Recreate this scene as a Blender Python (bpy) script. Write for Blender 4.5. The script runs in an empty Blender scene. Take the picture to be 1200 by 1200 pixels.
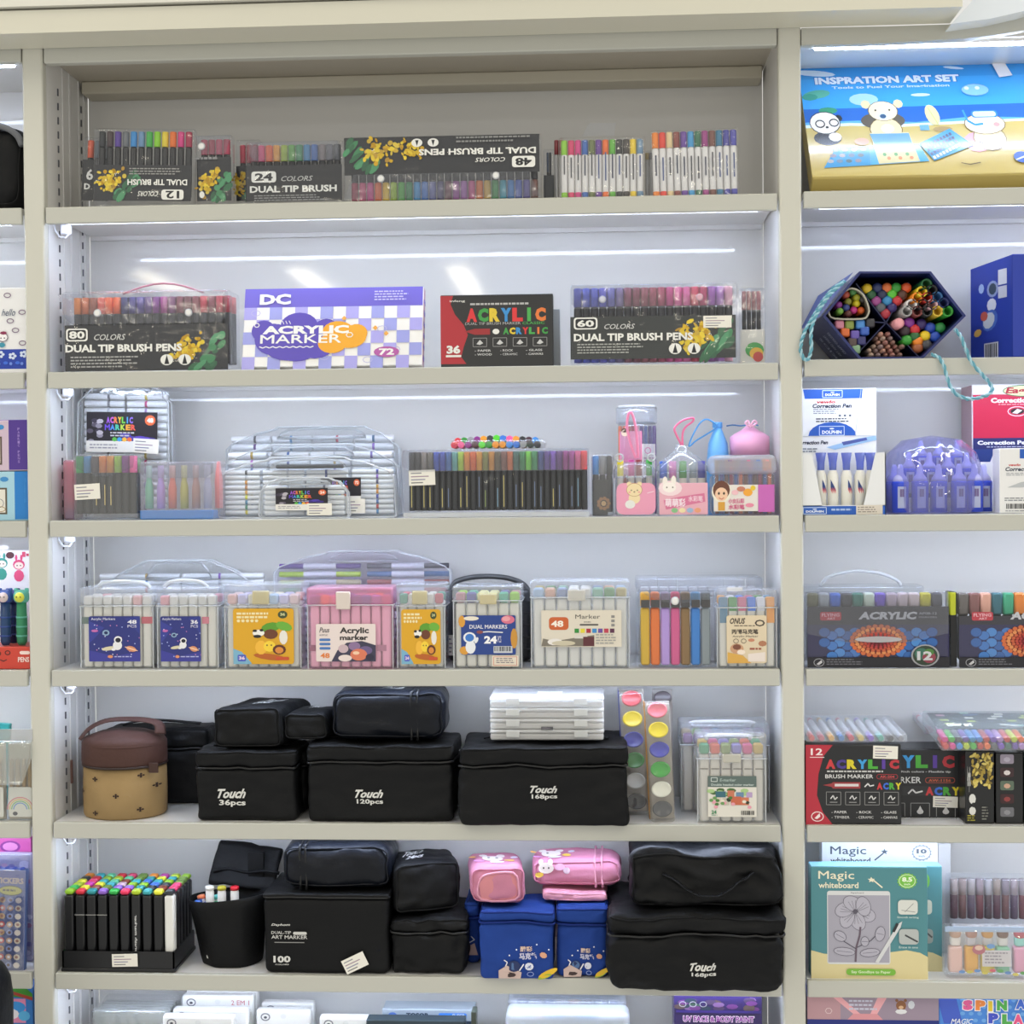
import bpy, bmesh, math, random
from mathutils import Vector, Matrix, noise
# ---------------- camera ----------------
sc = bpy.context.scene
COL = sc.collection
CAM = Vector((0.643671, -1.7, 0.432018)); FPX = 1713.426
AR = Vector((0.99845681, 0.05491946, -0.00823684)); AU = Vector((0.00743732, 0.01474664, 0.9998636)); AF = Vector((-0.05503344, 0.99838189, -0.01431543))
cd = bpy.data.cameras.new('camera'); cam = bpy.data.objects.new('camera', cd); COL.objects.link(cam)
mw = Matrix.Identity(4)
for i in range(3):
    mw[i][0] = AR[i]; mw[i][1] = AU[i]; mw[i][2] = -AF[i]; mw[i][3] = CAM[i]
cam.matrix_world = mw
cd.sensor_width = 36; cd.lens = FPX/1200*36; cd.clip_start = .01
sc.camera = cam
# ---------------- world, exposure ----------------
sc.view_settings.view_transform = 'Standard'; sc.view_settings.look = 'None'
sc.view_settings.exposure = 0.3; sc.view_settings.gamma = 1; sc.view_settings.use_curve_mapping = False
try: sc.cycles.transparent_max_bounces = 24; sc.cycles.max_bounces = 8
except Exception: pass
W = bpy.data.worlds.new('shop_air'); sc.world = W; W.use_nodes = True
W.node_tree.nodes['Background'].inputs[0].default_value = (1.0, .98, .925, 1)
W.node_tree.nodes['Background'].inputs[1].default_value = 0.66
LED = 23.0        # strength of the shelf strips
LAMP = 20.0        # strength of the ceiling lamps
# ---------------- helpers ----------------
R = random.Random(7)
def unproj(px, py, Y):
    d = AF*FPX + AR*(px-600) - AU*(py-600); t = (Y-CAM.y)/d.y
    return CAM.x+d.x*t, CAM.z+d.z*t
def projy(X, Y, Z):
    d = Vector((X, Y, Z))-CAM; z = d.dot(AF)
    return 600+FPX*d.dot(AR)/z, 600-FPX*d.dot(AU)/z
def lin(h):
    h = h.lstrip('#')
    if len(h) == 3: h = ''.join(c*2 for c in h)
    o = []
    for i in (0, 2, 4):
        c = int(h[i:i+2], 16)/255
        o.append(c/12.92 if c <= .04045 else ((c+.055)/1.055)**2.4)
    return tuple(o)
MC = {}
def nodes(name):
    m = bpy.data.materials.new(name); m.use_nodes = True; nt = m.node_tree
    return m, nt, nt.nodes, nt.links
def bump(nt, p, scale, strength, detail=4, dist=.001, stretch=None):
    n = nt.nodes.new('ShaderNodeTexNoise'); n.inputs['Scale'].default_value = scale; n.inputs['Detail'].default_value = detail
    tc = nt.nodes.new('ShaderNodeTexCoord'); src = tc.outputs['Object']
    if stretch:
        mp = nt.nodes.new('ShaderNodeMapping'); mp.inputs['Scale'].default_value = stretch
        nt.links.new(src, mp.inputs[0]); src = mp.outputs[0]
    nt.links.new(src, n.inputs['Vector'])
    b = nt.nodes.new('ShaderNodeBump'); b.inputs['Strength'].default_value = strength; b.inputs['Distance'].default_value = dist
    nt.links.new(n.outputs[0], b.inputs['Height']); nt.links.new(b.outputs[0], p.inputs['Normal'])
    return n
def smooth(P, k=4, closed=False):
    P = [Vector(p) for p in P]; n = len(P); o = []
    for i in range(n if closed else n-1):
        a, b, c, d = (P[(i+j) % n] if closed else P[max(0, min(n-1, i+j))] for j in (-1, 0, 1, 2))
        for q in range(k):
            t = q/k; o.append(.5*(2*b+(c-a)*t+(2*a-5*b+4*c-d)*t*t+(3*b-a-3*c+d)*t**3))
    if not closed: o.append(P[-1])
    return o
def solid(h, rough=.4, kind='plastic', spec=.5):
    k = (h, rough, kind)
    if k in MC: return MC[k]
    m, nt, N, L = nodes(kind+'_'+h.strip('#')); p = N['Principled BSDF']
    c = lin(h); p.inputs['Base Color'].default_value = (*c, 1); p.inputs['Roughness'].default_value = rough
    p.inputs['Specular IOR Level'].default_value = spec
    if kind == 'fabric':
        p.inputs['Specular IOR Level'].default_value = .22
        n = bump(nt, p, 45, .5, 6, .004)
        n2 = N.new('ShaderNodeTexNoise'); n2.inputs['Scale'].default_value = 25
        tc = N.new('ShaderNodeTexCoord'); L.new(tc.outputs['Object'], n2.inputs['Vector'])
        mx = N.new('ShaderNodeMix'); mx.data_type = 'RGBA'
        mx.inputs[6].default_value = (*[x*.8 for x in c], 1); mx.inputs[7].default_value = (*[min(1, x*1.25) for x in c], 1)
        L.new(n2.outputs[0], mx.inputs[0]); L.new(mx.outputs[2], p.inputs['Base Color'])
    elif kind == 'metal':
        bump(nt, p, 350, .03, 2, .0005)
    elif kind == 'enamel':
        p.inputs['Coat Weight'].default_value = .7; p.inputs['Coat Roughness'].default_value = .045
    elif kind == 'card':
        bump(nt, p, 500, .05, 2, .0003)
    else:
        bump(nt, p, 120, .02, 2, .0004)
    MC[k] = m; return m
def clear(milk=.06, tint='ffffff', rough=.12, name='clear_plastic', gl=.05, wob=0):
    k = ('clear', milk, tint, rough, gl, wob)
    if k in MC: return MC[k]
    m, nt, N, L = nodes(name); N.remove(N['Principled BSDF']); out = N['Material Output']
    tr = N.new('ShaderNodeBsdfTransparent'); t = lin(tint); tr.inputs[0].default_value = (*t, 1)
    g = N.new('ShaderNodeBsdfGlossy'); g.inputs['Roughness'].default_value = rough; g.inputs[0].default_value = (1, 1, 1, 1)
    df = N.new('ShaderNodeBsdfDiffuse'); df.inputs[0].default_value = (*[min(.92, x*.95) for x in t], 1)
    lw = N.new('ShaderNodeLayerWeight'); lw.inputs[0].default_value = .5
    pw = N.new('ShaderNodeMath'); pw.operation = 'POWER'; pw.inputs[1].default_value = 3
    ml = N.new('ShaderNodeMath'); ml.operation = 'MULTIPLY_ADD'; ml.inputs[1].default_value = .6; ml.inputs[2].default_value = gl
    L.new(lw.outputs['Facing'], pw.inputs[0]); L.new(pw.outputs[0], ml.inputs[0])
    m1 = N.new('ShaderNodeMixShader'); m2 = N.new('ShaderNodeMixShader')
    L.new(ml.outputs[0], m1.inputs[0]); L.new(tr.outputs[0], m1.inputs[1]); L.new(g.outputs[0], m1.inputs[2])
    m2.inputs[0].default_value = milk; L.new(m1.outputs[0], m2.inputs[1]); L.new(df.outputs[0], m2.inputs[2])
    L.new(m2.outputs[0], out.inputs[0])
    if wob:
        nz = N.new('ShaderNodeTexNoise'); nz.inputs['Scale'].default_value = 28; nz.inputs['Detail'].default_value = 2
        tc = N.new('ShaderNodeTexCoord'); L.new(tc.outputs['Object'], nz.inputs['Vector'])
        b = N.new('ShaderNodeBump'); b.inputs['Strength'].default_value = wob; b.inputs['Distance'].default_value = .01
        L.new(nz.outputs[0], b.inputs['Height']); L.new(b.outputs[0], g.inputs['Normal'])
    MC[k] = m; return m
def printm(rough=.4, coat=0):
    k = ('print', rough, coat)
    if k in MC: return MC[k]
    m, nt, N, L = nodes('printed_ink'); p = N['Principled BSDF']
    a = N.new('ShaderNodeAttribute'); a.attribute_name = 'Col'; L.new(a.outputs['Color'], p.inputs['Base Color'])
    p.inputs['Roughness'].default_value = rough; p.inputs['Coat Weight'].default_value = coat; p.inputs['Coat Roughness'].default_value = .08
    MC[k] = m; return m
def emis(h, s, name='lamp_glow'):
    m, nt, N, L = nodes(name); p = N['Principled BSDF']
    p.inputs['Emission Color'].default_value = (*lin(h), 1); p.inputs['Emission Strength'].default_value = s
    return m
def link(name, me, parent=None, mat=None):
    o = bpy.data.objects.new(name, me); COL.objects.link(o)
    if mat is not None and me is not None and not me.materials: me.materials.append(mat)
    if parent is not None: o.parent = parent
    return o
def empty(name, loc, rot=(0, 0, 0)):
    o = bpy.data.objects.new(name, None); o.empty_display_size = .02; COL.objects.link(o); o.location = loc; o.rotation_euler = rot
    return o
def tag(o, label, cat, group=None):
    o['label'] = label; o['category'] = cat
    if group: o['group'] = group
    return o
class B:
    def __init__(s): s.v = []; s.f = []; s.c = []; s.sm = []
    def add(s, vs, fs, col=None, sm=False):
        n = len(s.v); s.v += [tuple(x) for x in vs]; s.f += [tuple(i+n for i in f) for f in fs]
        s.c += [col]*len(fs); s.sm += [sm]*len(fs); return s
    def box(s, x0, x1, y0, y1, z0, z1, col=None):
        vs = [(x, y, z) for x in (x0, x1) for y in (y0, y1) for z in (z0, z1)]
        return s.add(vs, [(0, 1, 3, 2), (4, 6, 7, 5), (0, 4, 5, 1), (2, 3, 7, 6), (0, 2, 6, 4), (1, 5, 7, 3)], col)
    def rbox(s, x0, x1, y0, y1, z0, z1, r, col=None, seg=2):
        bm = bmesh.new(); bmesh.ops.create_cube(bm, size=1)
        for v in bm.verts: v.co = Vector((x0+(v.co.x+.5)*(x1-x0), y0+(v.co.y+.5)*(y1-y0), z0+(v.co.z+.5)*(z1-z0)))
        r = min(r, .49*min(x1-x0, y1-y0, z1-z0))
        bmesh.ops.bevel(bm, geom=bm.edges[:], offset=r, segments=seg, profile=.5, affect='EDGES')
        bm.verts.index_update(); bm.normal_update(); s.add([v.co[:] for v in bm.verts], [[v.index for v in f.verts] for f in bm.faces], col, True)
        s.sm[-len(bm.faces):] = [max(abs(c) for c in f.normal) < .999 for f in bm.faces]; bm.free(); return s
    def ring(s, prof, n, mtx=None, col=None, caps=True, sm=True):
        # prof: list of (r, z) turned about z; mtx maps it in place
        vs = []; fs = []
        for r, z in prof:
            for k in range(n):
                a = 2*math.pi*k/n; v = Vector((r*math.cos(a), r*math.sin(a), z)); vs.append((mtx @ v)[:] if mtx else v[:])
        for i in range(len(prof)-1):
            for k in range(n): fs.append((i*n+k, i*n+(k+1) % n, (i+1)*n+(k+1) % n, (i+1)*n+k))
        s.add(vs, fs, col, sm)
        if caps:
            m = len(s.v)-len(vs)
            s.f += [tuple(m+k for k in range(n))[::-1], tuple(m+(len(prof)-1)*n+k for k in range(n))]; s.c += [col]*2; s.sm += [False]*2
        return s
    def cyl(s, p0, p1, r0, r1=None, n=10, col=None):
        p0 = Vector(p0); p1 = Vector(p1); d = p1-p0; q = d.to_track_quat('Z', 'Y').to_matrix().to_4x4(); q.translation = p0
        return s.ring([(r0, 0), (r1 if r1 is not None else r0, d.length)], n, q, col)
    def tube(s, path, r, n=6, closed=False, col=None, flat=1.0):
        P = [Vector(p) for p in path]; m = len(P); vs = []; fs = []
        up = None
        for i, p in enumerate(P):
            a = P[(i-1) % m] if (closed or i) else p; b = P[(i+1) % m] if (closed or i < m-1) else p
            t = (b-a).normalized()
            if up is None:
                up = Vector((0, 0, 1)) if abs(t.z) < .9 else Vector((0, 1, 0))
            sd = t.cross(up)
            if sd.length < 1e-4: sd = t.cross(Vector((1, 0, 0)))
            sd.normalize(); up = sd.cross(t).normalized()
            for k in range(n):
                an = 2*math.pi*k/n; vs.append((p+sd*math.cos(an)*r*flat+up*math.sin(an)*r)[:])
        for i in range(m if closed else m-1):
            j = (i+1) % m
            for k in range(n): fs.append((i*n+k, i*n+(k+1) % n, j*n+(k+1) % n, j*n+k))
        if not closed: fs += [tuple(range(n))[::-1], tuple((m-1)*n+k for k in range(n))]
        return s.add(vs, fs, col, True)
    def prism(s, pts, y0, y1, col=None):
        n = len(pts); vs = [(x, y0, z) for x, z in pts]+[(x, y1, z) for x, z in pts]
        fs = [tuple(range(n)), tuple(range(n, 2*n))[::-1]]+[(i, (i+1) % n, n+(i+1) % n, n+i) for i in range(n)]
        return s.add(vs, fs, col)
    def soft(s, x0, x1, y0, y1, z0, z1, r, n=10, fn=None, col=None):
        # cushion-like box, finely divided, rounded by r, shaped by fn(x,y,z)
        c = Vector(((x0+x1)/2, (y0+y1)/2, (z0+z1)/2)); hs = Vector(((x1-x0)/2, (y1-y0)/2, (z1-z0)/2)); r = min(r, min(hs)*.98)
        idx = {}; vs = []; fs = []
        def g(p):
            k = tuple(round(x, 4) for x in p)
            if k in idx: return idx[k]
            q = Vector((p[0]*hs.x, p[1]*hs.y, p[2]*hs.z)); inn = Vector([max(-(hs[i]-r), min(hs[i]-r, q[i])) for i in range(3)])
            d = q-inn
            if d.length > 1e-9: q = inn+d.normalized()*r
            q = q+c
            if fn: q = Vector(fn(q.x, q.y, q.z))
            idx[k] = len(vs); vs.append(q[:]); return idx[k]
        T_ = [math.sin((i/n*2-1)*math.pi/2) for i in range(n+1)]
        for ax in range(3):
            for sg in (-1, 1):
                for i in range(n):
                    for j in range(n):
                        q = []
                        for a, b in ((i, j), (i+1, j), (i+1, j+1), (i, j+1)):
                            p = [0, 0, 0]; p[ax] = sg; p[(ax+1) % 3] = T_[a]; p[(ax+2) % 3] = T_[b]; q.append(g(p))
                        fs.append(q if sg > 0 else q[::-1])
        return s.add(vs, fs, col, True)
    def mesh(s, name='mesh', fix=True):
        me = bpy.data.meshes.new(name); me.from_pydata(s.v, [], s.f)
        me.polygons.foreach_set('use_smooth', s.sm)
        if any(c is not None for c in s.c):
            ca = me.color_attributes.new('Col', 'FLOAT_COLOR', 'CORNER'); dat = []
            for f, c in zip(s.f, s.c): dat += [*(c or (1, 1, 1)), 1]*len(f)
            ca.data.foreach_set('color', dat)
        if fix:
            bm = bmesh.new(); bm.from_mesh(me); bmesh.ops.recalc_face_normals(bm, faces=bm.faces[:]); bm.to_mesh(me); bm.free()
        me.update(); return me
    def out(s, name, mat, parent=None, fix=True):
        return link(name, s.mesh(name, fix), parent, mat)
# ---- lettering ----
FT = {}
def glyphs(txt, bold=0, shear=0):
    if 'M' in txt: bold = 0
    k = (txt, bold, shear)
    if k in FT: return FT[k]
    cu = bpy.data.curves.new('lettering', 'FONT'); cu.body = txt; cu.size = 1; cu.resolution_u = 2; cu.offset = bold; cu.shear = shear
    ob = bpy.data.objects.new('lettering', cu); COL.objects.link(ob)
    me = bpy.data.meshes.new_from_object(ob)
    vs = [(v.co.x, v.co.y) for v in me.vertices]; fs = [tuple(p.vertices) for p in me.polygons]
    bpy.data.objects.remove(ob); bpy.data.curves.remove(cu); bpy.data.meshes.remove(me)
    if vs:
        x0 = min(v[0] for v in vs); x1 = max(v[0] for v in vs); y0 = min(v[1] for v in vs); y1 = max(v[1] for v in vs)
        vs = [((a-x0)/max(1e-6, x1-x0), (b-y0)/max(1e-6, y1-y0)) for a, b in vs]
    FT[k] = (vs, fs); return FT[k]
class Art:
    """flat print in photo pixels, laid on a thing's front; later calls lie on top"""
    def __init__(s, T, y=-.0003, skew=0): s.T = T; s.y = y; s.b = B(); s.n = 0; s.skew = skew; s.flip = False; s.cu = s.cv = 0
    def P(s, u, v, dy=0):
        if s.flip: u = 2*s.cu-u; v = 2*s.cv-v
        return (s.T.u(u)+(s.skew*s.T.v(v)), s.y-s.n*1.6e-5, s.T.v(v))
    def poly(s, pts, c):
        s.n += 1; s.b.add([s.P(u, v) for u, v in pts], [tuple(range(len(pts)))], lin(c)); return s
    def rect(s, u0, v0, u1, v1, c): return s.poly([(u0, v1), (u1, v1), (u1, v0), (u0, v0)], c)
    def rr(s, u0, v0, u1, v1, r, c):
        pts = []
        for cx, cy, a0 in ((u1-r, v1-r, 0), (u0+r, v1-r, 90), (u0+r, v0+r, 180), (u1-r, v0+r, 270)):
            for k in range(4):
                a = math.radians(a0+k*30); pts.append((cx+r*math.cos(a), cy+r*math.sin(a)))
        return s.poly(pts, c)
    def ell(s, cx, cy, rx, ry, c, n=14, rot=0):
        ca, sa = math.cos(rot), math.sin(rot)
        return s.poly([(cx+rx*math.cos(6.2832*k/n)*ca-ry*math.sin(6.2832*k/n)*sa, cy+rx*math.cos(6.2832*k/n)*sa+ry*math.sin(6.2832*k/n)*ca) for k in range(n)], c)
    def line(s, pts, w, c):
        s.n += 1
        for (a, b), (d, e) in zip(pts, pts[1:]):
            L = math.hypot(d-a, e-b) or 1; nx = -(e-b)/L*w/2; ny = (d-a)/L*w/2
            s.b.add([s.P(a+nx, b+ny), s.P(d+nx, e+ny), s.P(d-nx, e-ny), s.P(a-nx, b-ny)], [(0, 1, 2, 3)], lin(c))
        return s
    def loop(s, cx, cy, rx, ry, w, c, n=16): return s.line([(cx+rx*math.cos(6.2832*k/n), cy+ry*math.sin(6.2832*k/n)) for k in range(n+1)], w, c)
    def frame(s, u0, v0, u1, v1, w, c): return s.line([(u0, v0), (u1, v0), (u1, v1), (u0, v1), (u0, v0)], w, c)
    def text(s, t, u0, v0, u1, v1, c, bold=.02, shear=0, up=True, rise=0, cols=None):
        if cols:
            n = len(t); 
            for i, ch in enumerate(t):
                e = .34 if ch == 'I' else .04
                if ch != ' ': s.text(ch, u0+(u1-u0)*(i+e)/n, v0, u0+(u1-u0)*(i+1-e)/n, v1, cols[i % len(cols)], bold, shear, up)
            return s
        vs, fs = glyphs(t, bold, shear); s.n += 1; q = []
        for a, b in vs:
            if not up: a, b = 1-a, 1-b
            q.append(s.P(u0+a*(u1-u0), v1+b*(v0-v1)+rise*a))
        s.b.add(q, fs, lin(c))
        if 'M' in t and bold > .015:
            # heavy weight: the letter shapes are laid again, shifted a hair
            d = bold*abs(v1-v0)*.55
            for dx, dy in ((-d, 0), (d, 0), (0, -d), (0, d)):
                s.n += 1; q = []
                for a, b in vs:
                    if not up: a, b = 1-a, 1-b
                    q.append(s.P(u0+dx+a*(u1-u0), v1+dy+b*(v0-v1)+rise*a))
                s.b.add(q, fs, lin(c))
        return s
    def micro(s, u0, v0, u1, v1, rows, c, th=.45):
        s.n += 1; H = (v1-v0)/rows
        for i in range(rows):
            x = u0; end = u1-(R.random()*.3*(u1-u0))
            while x < end:
                w = min(R.uniform(2, 6), end-x)
                s.b.add([s.P(x, v0+H*i), s.P(x+w, v0+H*i), s.P(x+w, v0+H*(i+th)), s.P(x, v0+H*(i+th))], [(0, 1, 2, 3)], lin(c)); x += w+1
        return s
    def bars(s, u0, v0, u1, v1, c='222222'):
        s.n += 1; x = u0
        while x < u1:
            w = R.choice((.4, .7, 1.1)); s.b.add([s.P(x, v0), s.P(x+w, v0), s.P(x+w, v1), s.P(x, v1)], [(0, 1, 2, 3)], lin(c)); x += w+R.choice((.5, .9))
        return s
    def blossom(s, u0, v0, u1, v1, seed=1, green=True):
        r = random.Random(seed); W_ = u1-u0; H_ = v1-v0
        for i in range(18) if green else ():
            t = r.random(); a = .5+.5*t+r.uniform(-.12, .12); b = .95-.75*t+r.uniform(-.1, .2)
            s.ell(u0+min(.95, a)*W_, v0+min(.92, b)*H_, W_*r.uniform(.07, .16), H_*r.uniform(.06, .1), r.choice(('2f6b45', '3f8a58', '2a6040', '4f9a6a')), 8, -.9+r.uniform(-.3, .3))
        for i in range(58):
            q = r.choice(((.28, .35), (.5, .25), (.42, .55), (.25, .6))); a = q[0]+r.gauss(0, .09); b = q[1]+r.gauss(0, .1); a = min(.97, max(.03, a)); b = min(.93, max(.06, b))
            s.ell(u0+a*W_, v0+b*H_, W_*r.uniform(.025, .07), H_*r.uniform(.03, .07), r.choice(('d9b52c', 'e6cb3f', 'b98f1f', 'dcc23c', 'c9a22a', 'cfae30')), 7, r.random()*3)
        return s
    def out(s, name='front_print', rough=.4, coat=0):
        return s.b.out(name, printm(rough, coat), s.T.root, fix=False)
class Th:
    """a thing standing where the photo shows it: pixel box (x0,y0,x1) at depth Y on height zb"""
    def __init__(s, name, label, cat, x0, y0, x1, zb, Y, group=None, rot=(0, 0, 0)):
        xm = (x0+x1)/2; X0, Z0 = unproj(x0, y0, Y); X1, Z1 = unproj(x1, y0, Y)
        s.w = X1-X0; s.h = (Z0+Z1)/2-zb; s.X = (X0+X1)/2; s.Y = Y; s.zb = zb; s.x0 = x0; s.x1 = x1; s.y0 = y0
        # the posts lean in the photo: correct sideways drift over the height
        xb, s.yb = projy(s.X, Y, zb); xt, yt = projy(s.X, Y, zb+s.h); s.dr = (xb-xt)/max(1e-6, s.yb-yt); s.yt = yt
        s.X -= 0; s.root = tag(empty(name, (s.X, Y, zb), rot), label, cat, group); s.top = zb+s.h
    def u(s, px): return (px-s.x0)/(s.x1-s.x0)*s.w-s.w/2
    def v(s, py): return (s.yb-py)/(s.yb-s.yt)*s.h
SZ = {0: .97, 1: .7712, 2: .5770, 3: .4015, 4: .2243, 5: .0437, 6: -.136, 7: -.316}
PEN = {}
def penmesh(kind, L, r, h, axis='z'):
    L = round(L, 3); r = round(r, 4); k = (kind, L, r, h, axis)
    if k in PEN: return PEN[k]
    b = B()
    if kind == 'sq':
        b.rbox(-r, r, -r, r, 0, L, r*.35, None, 1)
    elif kind == 'cone':
        b.ring([(r, 0), (r, L*.6), (r*.4, L)], 8)
    else:
        b.ring([(r*.92, 0), (r, L*.02), (r, L*.97), (r*.85, L)], 8)
    if axis == 'x': b.v = [(z, y, x) for x, y, z in b.v]
    if axis == 'y': b.v = [(x, z, y) for x, y, z in b.v]
    me = b.mesh('marker'); me.materials.append(solid(h, .35)); PEN[k] = me; return me
def pens(T, x0, x1, yt, yc, yb, caps, body='1c1c1e', y=.008, kind='round', fill=.46, bottom=None, tip=None, jit=0, name='marker', axis_gap=0, capband=None):
    """upright markers as parts, cap from yt to yc, barrel to yb (photo pixels)"""
    n = len(caps); wpx = (x1-x0)/n; r = T.w/(T.x1-T.x0)*wpx*fill
    for i, c in enumerate(caps):
        if c is None: continue
        px = x0+wpx*(i+.5); zt = T.v(yt)+(R.uniform(-jit, jit) if jit else 0); zc = T.v(yc); zb = max(.0008, T.v(yb))
        bc = body if isinstance(body, str) else body[i % len(body)]
        o = link(name, penmesh(kind, zc-zb, r, bc), T.root); o.location = (T.u(px), y, zb)
        q = link('cap', penmesh(kind, zt-zc, r*1.03, c), o); q.location = (0, 0, zc-zb)
        if bottom:
            bb = c if bottom == 'cap' else bottom
            e = link('end_cap', penmesh(kind, (zc-zb)*(.13 if bottom == 'cap' else .06), r*1.02, bb), o); e.location = (0, 0, 0)
        if tip:
            e = link('band', penmesh(kind, .002, r*1.05, tip if tip != 'cap' else c), o); e.location = (0, 0, zc-zb-.002)
def hpens(T, x0, x1, ys, cols, nper=2, body='e9ebee', y=.008, r=None, tips=None, sy=0):
    """markers lying level in a carry case; coloured band between barrel and cap"""
    s = T.w/(T.x1-T.x0); H = abs(ys[1]-ys[0]) if len(ys) > 1 else 10; r = r or s*H*.44; k = 0
    for yy in ys:
        L = (x1-x0)/nper
        for j in range(nper):
            c = cols[k % len(cols)]; k += 1; a = x0+L*j+1; m = .56 if j % 2 == 0 else .44
            if c is None: continue
            o = link('marker', penmesh('round', L*m*s, r, body, 'x'), T.root); o.location = (T.u(a), y, T.v(yy))
            q = link('cap', penmesh('round', (L*(1-m)-3)*s, r*.97, tips or body, 'x'), o); q.location = ((L*m)*s, 0, 0)
            e = link('band', penmesh('round', 3*s, r*1.03, c, 'x'), o); e.location = (L*m*s-.001, 0, 0)
def shell(T, d, mat, r=.003, name='clear_shell', z1=None, y0=0, x=0, z0=0):
    return B().rbox(-T.w/2-x, T.w/2+x, y0, y0+d, z0+.0003, z1 or T.h, r).out(name, mat, T.root)
def card(T, u0, v0, u1, v1, c, y=.0015, th=.0006, name='card', rough=.5):
    return B().box(T.u(u0), T.u(u1), y, y+th, max(.0006, T.v(v1)), T.v(v0)).out(name, solid(c, rough, 'card'), T.root)
def button(T, px, py, y=-.001, c='e8e8e6', rpx=4.5):
    s = T.w/(T.x1-T.x0); m = Matrix.Rotation(math.pi/2, 4, 'X'); m.translation = (T.u(px), y+.0012, T.v(py))
    return B().ring([(s*rpx, 0), (s*rpx, .0008), (s*rpx*.6, .0018)], 12, m).out('snap_button', solid(c, .25), T.root)
def sticker(T, u0, v0, u1, v1, y=-.0009, c='e9e6dc', rot=0, name='price_sticker'):
    """small white price label with unreadable print"""
    ax, az = (T.u(u0)+T.u(u1))/2, (T.v(v0)+T.v(v1))/2; w = abs(T.u(u1)-T.u(u0)); h = abs(T.v(v0)-T.v(v1))
    b = B(); b.rbox(-w/2, w/2, 0, .0003, -h/2, h/2, .0001, lin(c), 1)
    for i, (a, L, k) in enumerate(((.3, .45, '8a8a92'), (.08, .75, 'a08a9a'), (-.12, .6, '8888a0'), (-.32, .5, '777'))):
        b.box(-w*.42, -w*.42+w*L*.9, -.00006, 0, h*a-h*.035, h*a+h*.035, lin(k))
    o = b.out(name, printm(.5), T.root); o.location = (ax, y, az); o.rotation_euler = (0, rot, 0); return o
RAIN = ['e5402f', 'f07a1f', 'f2c321', '9ccc2e', '2f9e46', '23a6a0', '2b8fd6', '2c4fb0', '6b3fa0', 'a03a92', 'e0489a', '8a5a3a', '3a3a3e', 'd0408a']
# ---------------- the shelving ----------------
POST = solid('cac9be', .38, 'metal'); LIPM = solid('bdbdb4', .4, 'metal'); PANEL = solid('dcdbd8', .45, 'enamel'); SIDE = solid('dedddb', .3, 'metal'); DARK = solid('55565c', .7)
frame = tag(empty('display_shelving_frame', (.43, 0, -.34)), 'beige metal shelving frame with slotted uprights and pale back panels, carrying all three bays', 'shelving')
FX, FZ = .43, -.34
def fr(b, name, mat):
    b.v = [(x-FX, y, z-FZ) for x, y, z in b.v]; return b.out(name, mat, frame)
BAYS = {'left': (-.62, -.0249), 'middle': (0, .86), 'right': (.8858, 1.62)}
DEP = .155; ZT = .985
for nm, (a, b_) in (('left', (-.0249, 0)), ('right', (.86, .8858))):
    fr(B().rbox(a, b_, -.002, .012, -.36, 1.0, .0025, None, 2), 'upright_post', POST)
    for x0, x1, xs in ((a+.0005, a+.0035, a), (b_-.0035, b_-.0005, b_)):
        fr(B().box(x0, x1, .012, DEP, -.36, 1.0), 'side_panel', SIDE)
        sgn = -1 if xs == a else 1; s = B(); rl = B()
        if sgn < 0: continue
        for yy in (.046, .127):
            z = -.34
            while z < .93:
                s.box(xs-.0007 if sgn < 0 else xs-.0007, xs+.0007, yy, yy+.0022, z, z+.0085); z += .0172
        for yy in (.062, .085, .088, .118, .137):
            rl.box(xs-.0008, xs+.0008, yy, yy+.0016, -.36, .955)
        o = fr(s, 'slot_holes', DARK); o['kind'] = 'stuff'
        fr(rl, 'folded_ridge', SIDE)
for k, (a, b_) in BAYS.items():
    fr(B().box(a, b_, DEP+.001, DEP+.006, -.36, 1.0), 'back_panel', PANEL)
# header of the middle bay: lip, ceiling board, beam at the back
X0 = .0; X1 = .86
zl = unproj(480, 64, 0)[1]
fr(B().rbox(.001, .859, -.001, .012, zl, zl+.026, .0015), 'header_lip', LIPM)
fr(B().box(.001, .859, .012, DEP, zl+.012, zl+.016), 'header_board', solid('b9b2a4', .5, 'metal'))
fr(B().rbox(.004, .856, .118, DEP, zl-.004, zl+.012, .002), 'rear_beam', solid('c4bead', .45, 'metal'))
for a, b_ in ((-.62, -.0262), (.8868, 1.62)):
    zz = unproj(10, 73, 0)[1] if a < 0 else unproj(1000, 52, 0)[1]
    if a < 0: fr(B().rbox(a, b_, -.001, .012, zz, 1.0, .0015), 'header_lip', LIPM)
    else:
        up_ = [(939, 33), (1040, 31), (1110, 29), (1160, 23), (1200, 14), (1240, 2)]; dn_ = [(1240, 22), (1200, 36), (1160, 42), (1130, 45.5), (1060, 49.5), (1000, 52), (939, 53)]
        fr(B().prism([unproj(x, y, 0) for x, y in up_+dn_], -.001, .01), 'header_lip', LIPM)
        fr(B().prism([unproj(x, y, -.03) for x, y in [(1115, 28), (1133, 8), (1150, -12), (1260, -30), (1240, 0), (1200, 13), (1160, 22)]], -.03, .0), 'glossy_corner_panel', solid('dfe6ee', .12, 'metal'))
    fr(B().box(a, b_, .012, DEP, zz+.008, zz+.012), 'header_board', PANEL)
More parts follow.
